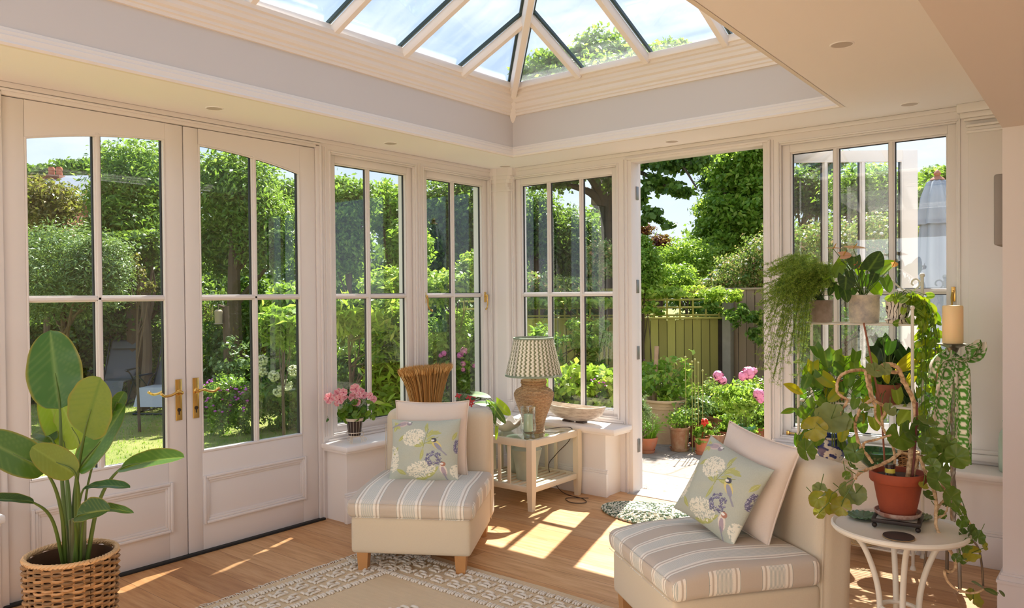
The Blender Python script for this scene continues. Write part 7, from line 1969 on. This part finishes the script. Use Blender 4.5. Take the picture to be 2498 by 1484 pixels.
# dark large-leaved plant right half of the second shelf
r = thing('dark_philodendron', 'dark-leaved plant with a few yellow leaves at the right of the middle shelf', 'potted plant', (-1.13, 4.71, Z2))
m = MB(); m.lathe([(0, 0), (.055, 0), (.07, .10), (.073, .11), (.066, .11), (.06, .09), (0, .09)], seg=36, caps=False); m.build('pot', m_tcr, r)
b0 = np.array(r.location); lvs, st_ = MB(), MB()
sp3 = [(2145, 862, 46, 0), (2175, 858, 44, 0), (2200, 870, 40, 0), (2160, 885, 44, 0), (2190, 895, 40, 0), (2215, 905, 38, 0), (2150, 912, 40, 0), (2180, 925, 42, 0), (2210, 940, 40, 0), (2150, 945, 38, 0), (2195, 960, 40, 0), (2225, 975, 34, 0), (2165, 965, 36, 0), (2135, 880, 30, 0), (2208, 888, 50, 1), (2162, 922, 30, 1), (2190, 970, 36, 2), (2130, 880, 28, 2), (2220, 930, 26, 1), (2150, 1010, 38, 2), (2205, 1020, 44, 2), (2180, 990, 34, 0), (2215, 990, 34, 0), (2135, 1035, 34, 2), (2170, 850, 34, 3), (2230, 860, 26, 3)]
sp3 = sp3+[(x+rng.normal(0, 12), y+rng.normal(0, 12), s*.95, 0) for (x, y, s, k) in sp3 if y < 1000]
for i, (px, py, s_p, k) in enumerate(sp3):
    d = 4.34+(.08 if k == 0 else -.06)+rng.uniform(-.05, .05); c = at(px, py, d)-b0; L = s_p*d/FPX; dr = unit(np.array([0, 0, -1])+CR*rng.normal(0, .6))
    col = [(42, 66, 34), (184, 176, 36), (140, 160, 50), (90, 150, 40)][k]
    blade(lvs, c-dr*L*.5, c+dr*L*.55, L*.82, TOC+UPN*.25+rng.normal(0, .3, 3), 'heart', .06, .12, 10, 8, col, tuple(min(255, q+34) for q in col))
    st_.tube(spline([S0+rng.normal(0, .012, 3)*[1, 1, 0], S0*.4+(c-dr*L*.5)*.6+np.array([0, 0, .03]), c-dr*L*.5], 8), .0022, 5)
lvs.build('leaves', m_leaf, r, colors=True); st_.build('stems', m_petiole, r)
# third shelf: blue and white pot, green glass bowl, wicker baskets
Z3 = SH[2]+.0062
def blue_white():
    t = NT('blue_white_porcelain'); v = t.coord('Object')
    n_ = t.ramp(t.noise(v, 26, 3, .5), [(.50, srgb(40, 56, 120)), (.56, srgb(214, 214, 206))])
    return t.finish(t.principled(color=n_, rough=.2, spec=.6))
m_bw = blue_white()
r = thing('porcelain_planter', 'blue and white patterned porcelain planter on the lower shelf', 'plant pot', (-1.44, 4.70, Z3))
m = MB(); m.lathe([(0, 0), (.06, 0), (.065, .008), (.098, .07), (.105, .11), (.098, .14), (.106, .15), (.112, .152), (.108, .158), (.092, .15), (.09, .12), (0, .12)], seg=48, caps=False); m.build('pot', m_bw, r)
m = MB(); m.lathe([(.09, .122), (0, .126)], seg=20, caps=False); m.build('soil', m_soil, r)
r = thing('glass_bowl', 'wide dark green glass bowl on the lower shelf', 'bowl', (-1.18, 4.68, Z3))
m = MB(); m.lathe([(0, 0), (.045, 0), (.05, .006), (.09, .04), (.118, .085), (.124, .10), (.119, .101), (.112, .086), (.084, .045), (.04, .012), (0, .012)], seg=56, caps=False)
t = NT('green_glass'); m_gg = t.finish(t.principled(color=srgb(70, 112, 70), rough=.08, trans=.45, ior=1.45)); m.build('bowl', m_gg, r)
r1_ = wicker('wicker_planter', 'small brown wicker planter at the right of the lower shelf', (-1.025, 4.72, Z3+.001), .040, .052, .10, 10, m_wicker, .005, 14, 'basket', rim=True)
# bottom shelf: open lattice basket
r = thing('lattice_basket', 'shallow pale open-lattice basket on the bottom shelf', 'basket', (-1.27, 4.69, SH[3]+.0062))
m = MB()
for i in range(30):
    for sg in (-1, 1):
        a0 = 2*PI*i/30; pts = [((.11+.035*t_)*math.cos(a0+sg*.42*t_), (.11+.035*t_)*math.sin(a0+sg*.42*t_), .006+.085*t_) for t_ in np.linspace(0, 1, 7)]
        m.tube(pts, .0024, 4)
m.build('lattice', plain('pale_cane', srgb(206, 182, 140), .6, .1, 30), r)
for (z, R) in ((.006, .11), (.05, .13), (.093, .147)):
    m = MB(); a = np.linspace(0, 2*PI, 61); m.tube(np.stack([R*np.cos(a), R*np.sin(a), np.full(61, z)], 1), .0045, 6, caps=False); m.build('hoop', plain('pale_cane', srgb(206, 182, 140), .6), r)
m = MB(); m.lathe([(0, 0), (.11, 0), (.11, .006), (0, .006)], seg=40, caps=False); m.build('base', plain('pale_cane', srgb(206, 182, 140), .6), r)

# --- woody geranium in the terracotta pot on the round table
r = thing('woody_geranium', 'old scented geranium with long woody stems in the red terracotta pot', 'potted plant', (GP[0], GP[1], ZS-.012))
b0 = np.array(r.location)
t = NT('woody_stem'); v = t.coord('Object'); c = t.ramp(t.noise(v, 60, 4), [(.35, srgb(150, 116, 82)), (.6, srgb(212, 180, 140))]); m_woody = t.finish(t.principled(color=c, rough=.8, normal=t.bump(t.noise(v, 120, 3), .5, .003)))
def stem(pts, r0, r1, d0=2.95, d1=2.95, first=None):
    P = [at(x, y, d0+(d1-d0)*i/(len(pts)-1))-b0 for i, (x, y) in enumerate(pts)]
    if first is not None: P = [np.array(first)]+P
    pp = spline(P, 60); n_ = len(pp); L = np.concatenate([[0], np.cumsum(np.linalg.norm(np.diff(pp, axis=0), axis=1))])
    rad = 1.22*np.linspace(r0, r1, n_)*(1+.16*(np.sin(L*150) > .85))
    s_2 = MB(); s_2.tube(pp+np.random.default_rng(int(pts[0][0])).normal(0, .0008, pp.shape), rad, 8); s_2.build('woody_stem', m_woody, r)
stem([(2224, 1100), (2232, 1050), (2234, 1000), (2222, 962), (2204, 930), (2194, 905), (2182, 892), (2160, 889), (2142, 900), (2128, 904)], .0085, .0055, 2.92, 2.88, (.035, .0, 0))
stem([(2190, 909), (2150, 907), (2112, 903), (2078, 905), (2052, 916), (2042, 940), (2045, 960), (2066, 977), (2054, 1000), (2046, 1028)], .0055, .0035, 2.89, 2.86)
stem([(2112, 906), (2117, 940), (2125, 972), (2134, 990), (2136, 1018), (2150, 1040)], .0045, .003, 2.87, 2.86)
stem([(2120, 912), (2124, 945), (2132, 975), (2160, 996), (2152, 1022), (2156, 1050), (2174, 1078), (2182, 1108), (2183, 1136)], .0045, .004, 2.88, 2.92)
stem([(2128, 975), (2106, 990), (2092, 1012), (2086, 1034), (2090, 1062), (2098, 1090), (2116, 1112), (2128, 1130)], .0045, .0045, 2.86, 2.90)
stem([(2232, 1060), (2210, 1090), (2176, 1120), (2140, 1138), (2110, 1148), (2092, 1158), (2086, 1170)], .0055, .004, 2.92, 2.8)
stem([(2106, 1092), (2110, 1080), (2140, 1072), (2172, 1062)], .0035, .003, 2.84, 2.84)
stem([(2240, 1112), (2256, 1150), (2276, 1192), (2284, 1228), (2282, 1270), (2288, 1298), (2310, 1330), (2328, 1366), (2330, 1386), (2316, 1396), (2304, 1392), (2308, 1412), (2326, 1434), (2356, 1446), (2384, 1446), (2400, 1438)], .0058, .003, 2.88, 2.75, (.045, .01, -.01))
stem([(2246, 1112), (2280, 1146), (2304, 1190), (2338, 1226), (2360, 1268), (2384, 1310)], .0045, .003, 2.9, 2.84)
stem([(2298, 1180), (2306, 1212), (2288, 1240), (2286, 1262), (2304, 1256), (2312, 1236)], .004, .0025, 2.88, 2.86)
s_2 = MB(); s_2.tube([np.array([-.04, .0, -.03]), at(2150, 1000, 2.9)-b0, at(2107, 788, 2.86)-b0], .0036, 8); s_2.build('support_cane', plain('red_brown_cane', srgb(140, 84, 62), .5, .15, 20), r)
s_2 = MB(); s_2.tube([np.array([.05, -.02, -.03]), at(2235, 1060, 2.88)-b0, at(2237, 982, 2.87)-b0], .0042, 8); s_2.build('support_cane', plain('dark_red_cane', srgb(104, 44, 34), .5, .15, 20), r)
lv = [(1986, 1046, 30, 1), (1966, 1100, 27, 0), (2028, 1022, 40, 2), (2052, 1030, 26, 2), (2194, 1066, 34, 0), (2218, 1052, 26, 0), (2244, 1036, 20, 0), (2085, 1104, 24, 0), (2078, 1138, 14, 0), (2064, 1160, 11, 0), (2000, 1196, 18, 2), (1994, 1218, 22, 1), (2022, 1226, 30, 1), (2052, 1236, 24, 1), (2064, 1204, 28, 2), (2088, 1204, 26, 2), (1998, 1252, 15, 1), (2288, 1172, 30, 0), (2274, 1136, 18, 0), (2300, 1140, 16, 0), (2320, 1214, 26, 0), (2340, 1240, 20, 0), (2346, 1272, 16, 0), (2366, 1298, 20, 0), (2386, 1312, 18, 0), (2356, 1330, 20, 0), (2398, 1330, 14, 1), (2300, 1104, 30, 0), (2332, 1116, 30, 0), (2262, 1110, 24, 0), (2252, 1186, 12, 1), (2306, 1232, 10, 0), (2292, 1322, 9, 0), (2332, 1362, 11, 0), (2346, 1366, 12, 0), (2374, 1462, 24, 1), (2270, 1066, 26, 0), (2314, 1082, 22, 0), (2262, 1030, 24, 0), (2170, 1000, 18, 2), (2092, 1020, 12, 0), (2296, 1256, 12, 0), (2370, 1350, 22, 1), (2350, 1305, 16, 0), (2268, 1210, 16, 0), (2256, 1084, 20, 0), (2108, 996, 12, 0), (2134, 905, 22, 2), (2158, 900, 16, 2)]
rng = np.random.default_rng(66); lf, st_ = MB(), MB()
for i, (px, py, rp, k) in enumerate(lv):
    d = 2.86+rng.uniform(-.05, .05)-(.08 if px > 2320 or px < 2010 else 0); c = at(px, py, d)-b0; g = rng.uniform(0, 1)
    col = [(82+26*g, 112+22*g, 50), (142+20*g, 152, 58), (132, 146, 98)][k]
    roundleaf(lf, c, rp*d/FPX*1.05, TOC*.9+UPN*(.5 if py < 1200 else .2)+rng.normal(0, .35, 3), col, rng.uniform(0, 6), 7, .18, (140, 150, 90), (150, 140, 60) if k == 1 else None)
    near = c+np.array([rng.normal(0, .02), rng.normal(0, .02), .03+rng.uniform(0, .03)]); st_.tube(spline([c, (c+near)/2, near], 5), .0015, 4)
for (bp, tp, w, k) in (((2400, 1436), (2434, 1452), 18, 0), ((2402, 1438), (2372, 1418), 16, 0), ((2090, 1150), (2108, 1152), 8, 1), ((2438, 1440), (2450, 1456), 10, 0)):
    b = at(*bp, 2.76)-b0; t_ = at(*tp, 2.72)-b0; blade(lf, b, t_, w*2.76/FPX, TOC*.6+UPN, 'oval', .05, .2, 10, 8, (84, 108, 56), (130, 140, 80))
for P_ in (((2096, 1160), (2064, 1180), (2030, 1205)), ((2086, 1170), (2070, 1200), (2052, 1226)), ((2092, 1160), (2076, 1150), (2064, 1140)), ((2330, 1190), (2350, 1230), (2366, 1290)), ((2320, 1240), (2352, 1270), (2380, 1300)), ((2400, 1440), (2420, 1442), (2436, 1448))):
    st_.tube(spline([at(x, y, 2.82)-b0 for x, y in P_], 8), .0016, 4)
lf.build('leaves', m_leaf, r, colors=True); st_.build('leaf_stalks', m_petiole, r)['kind'] = 'stuff'
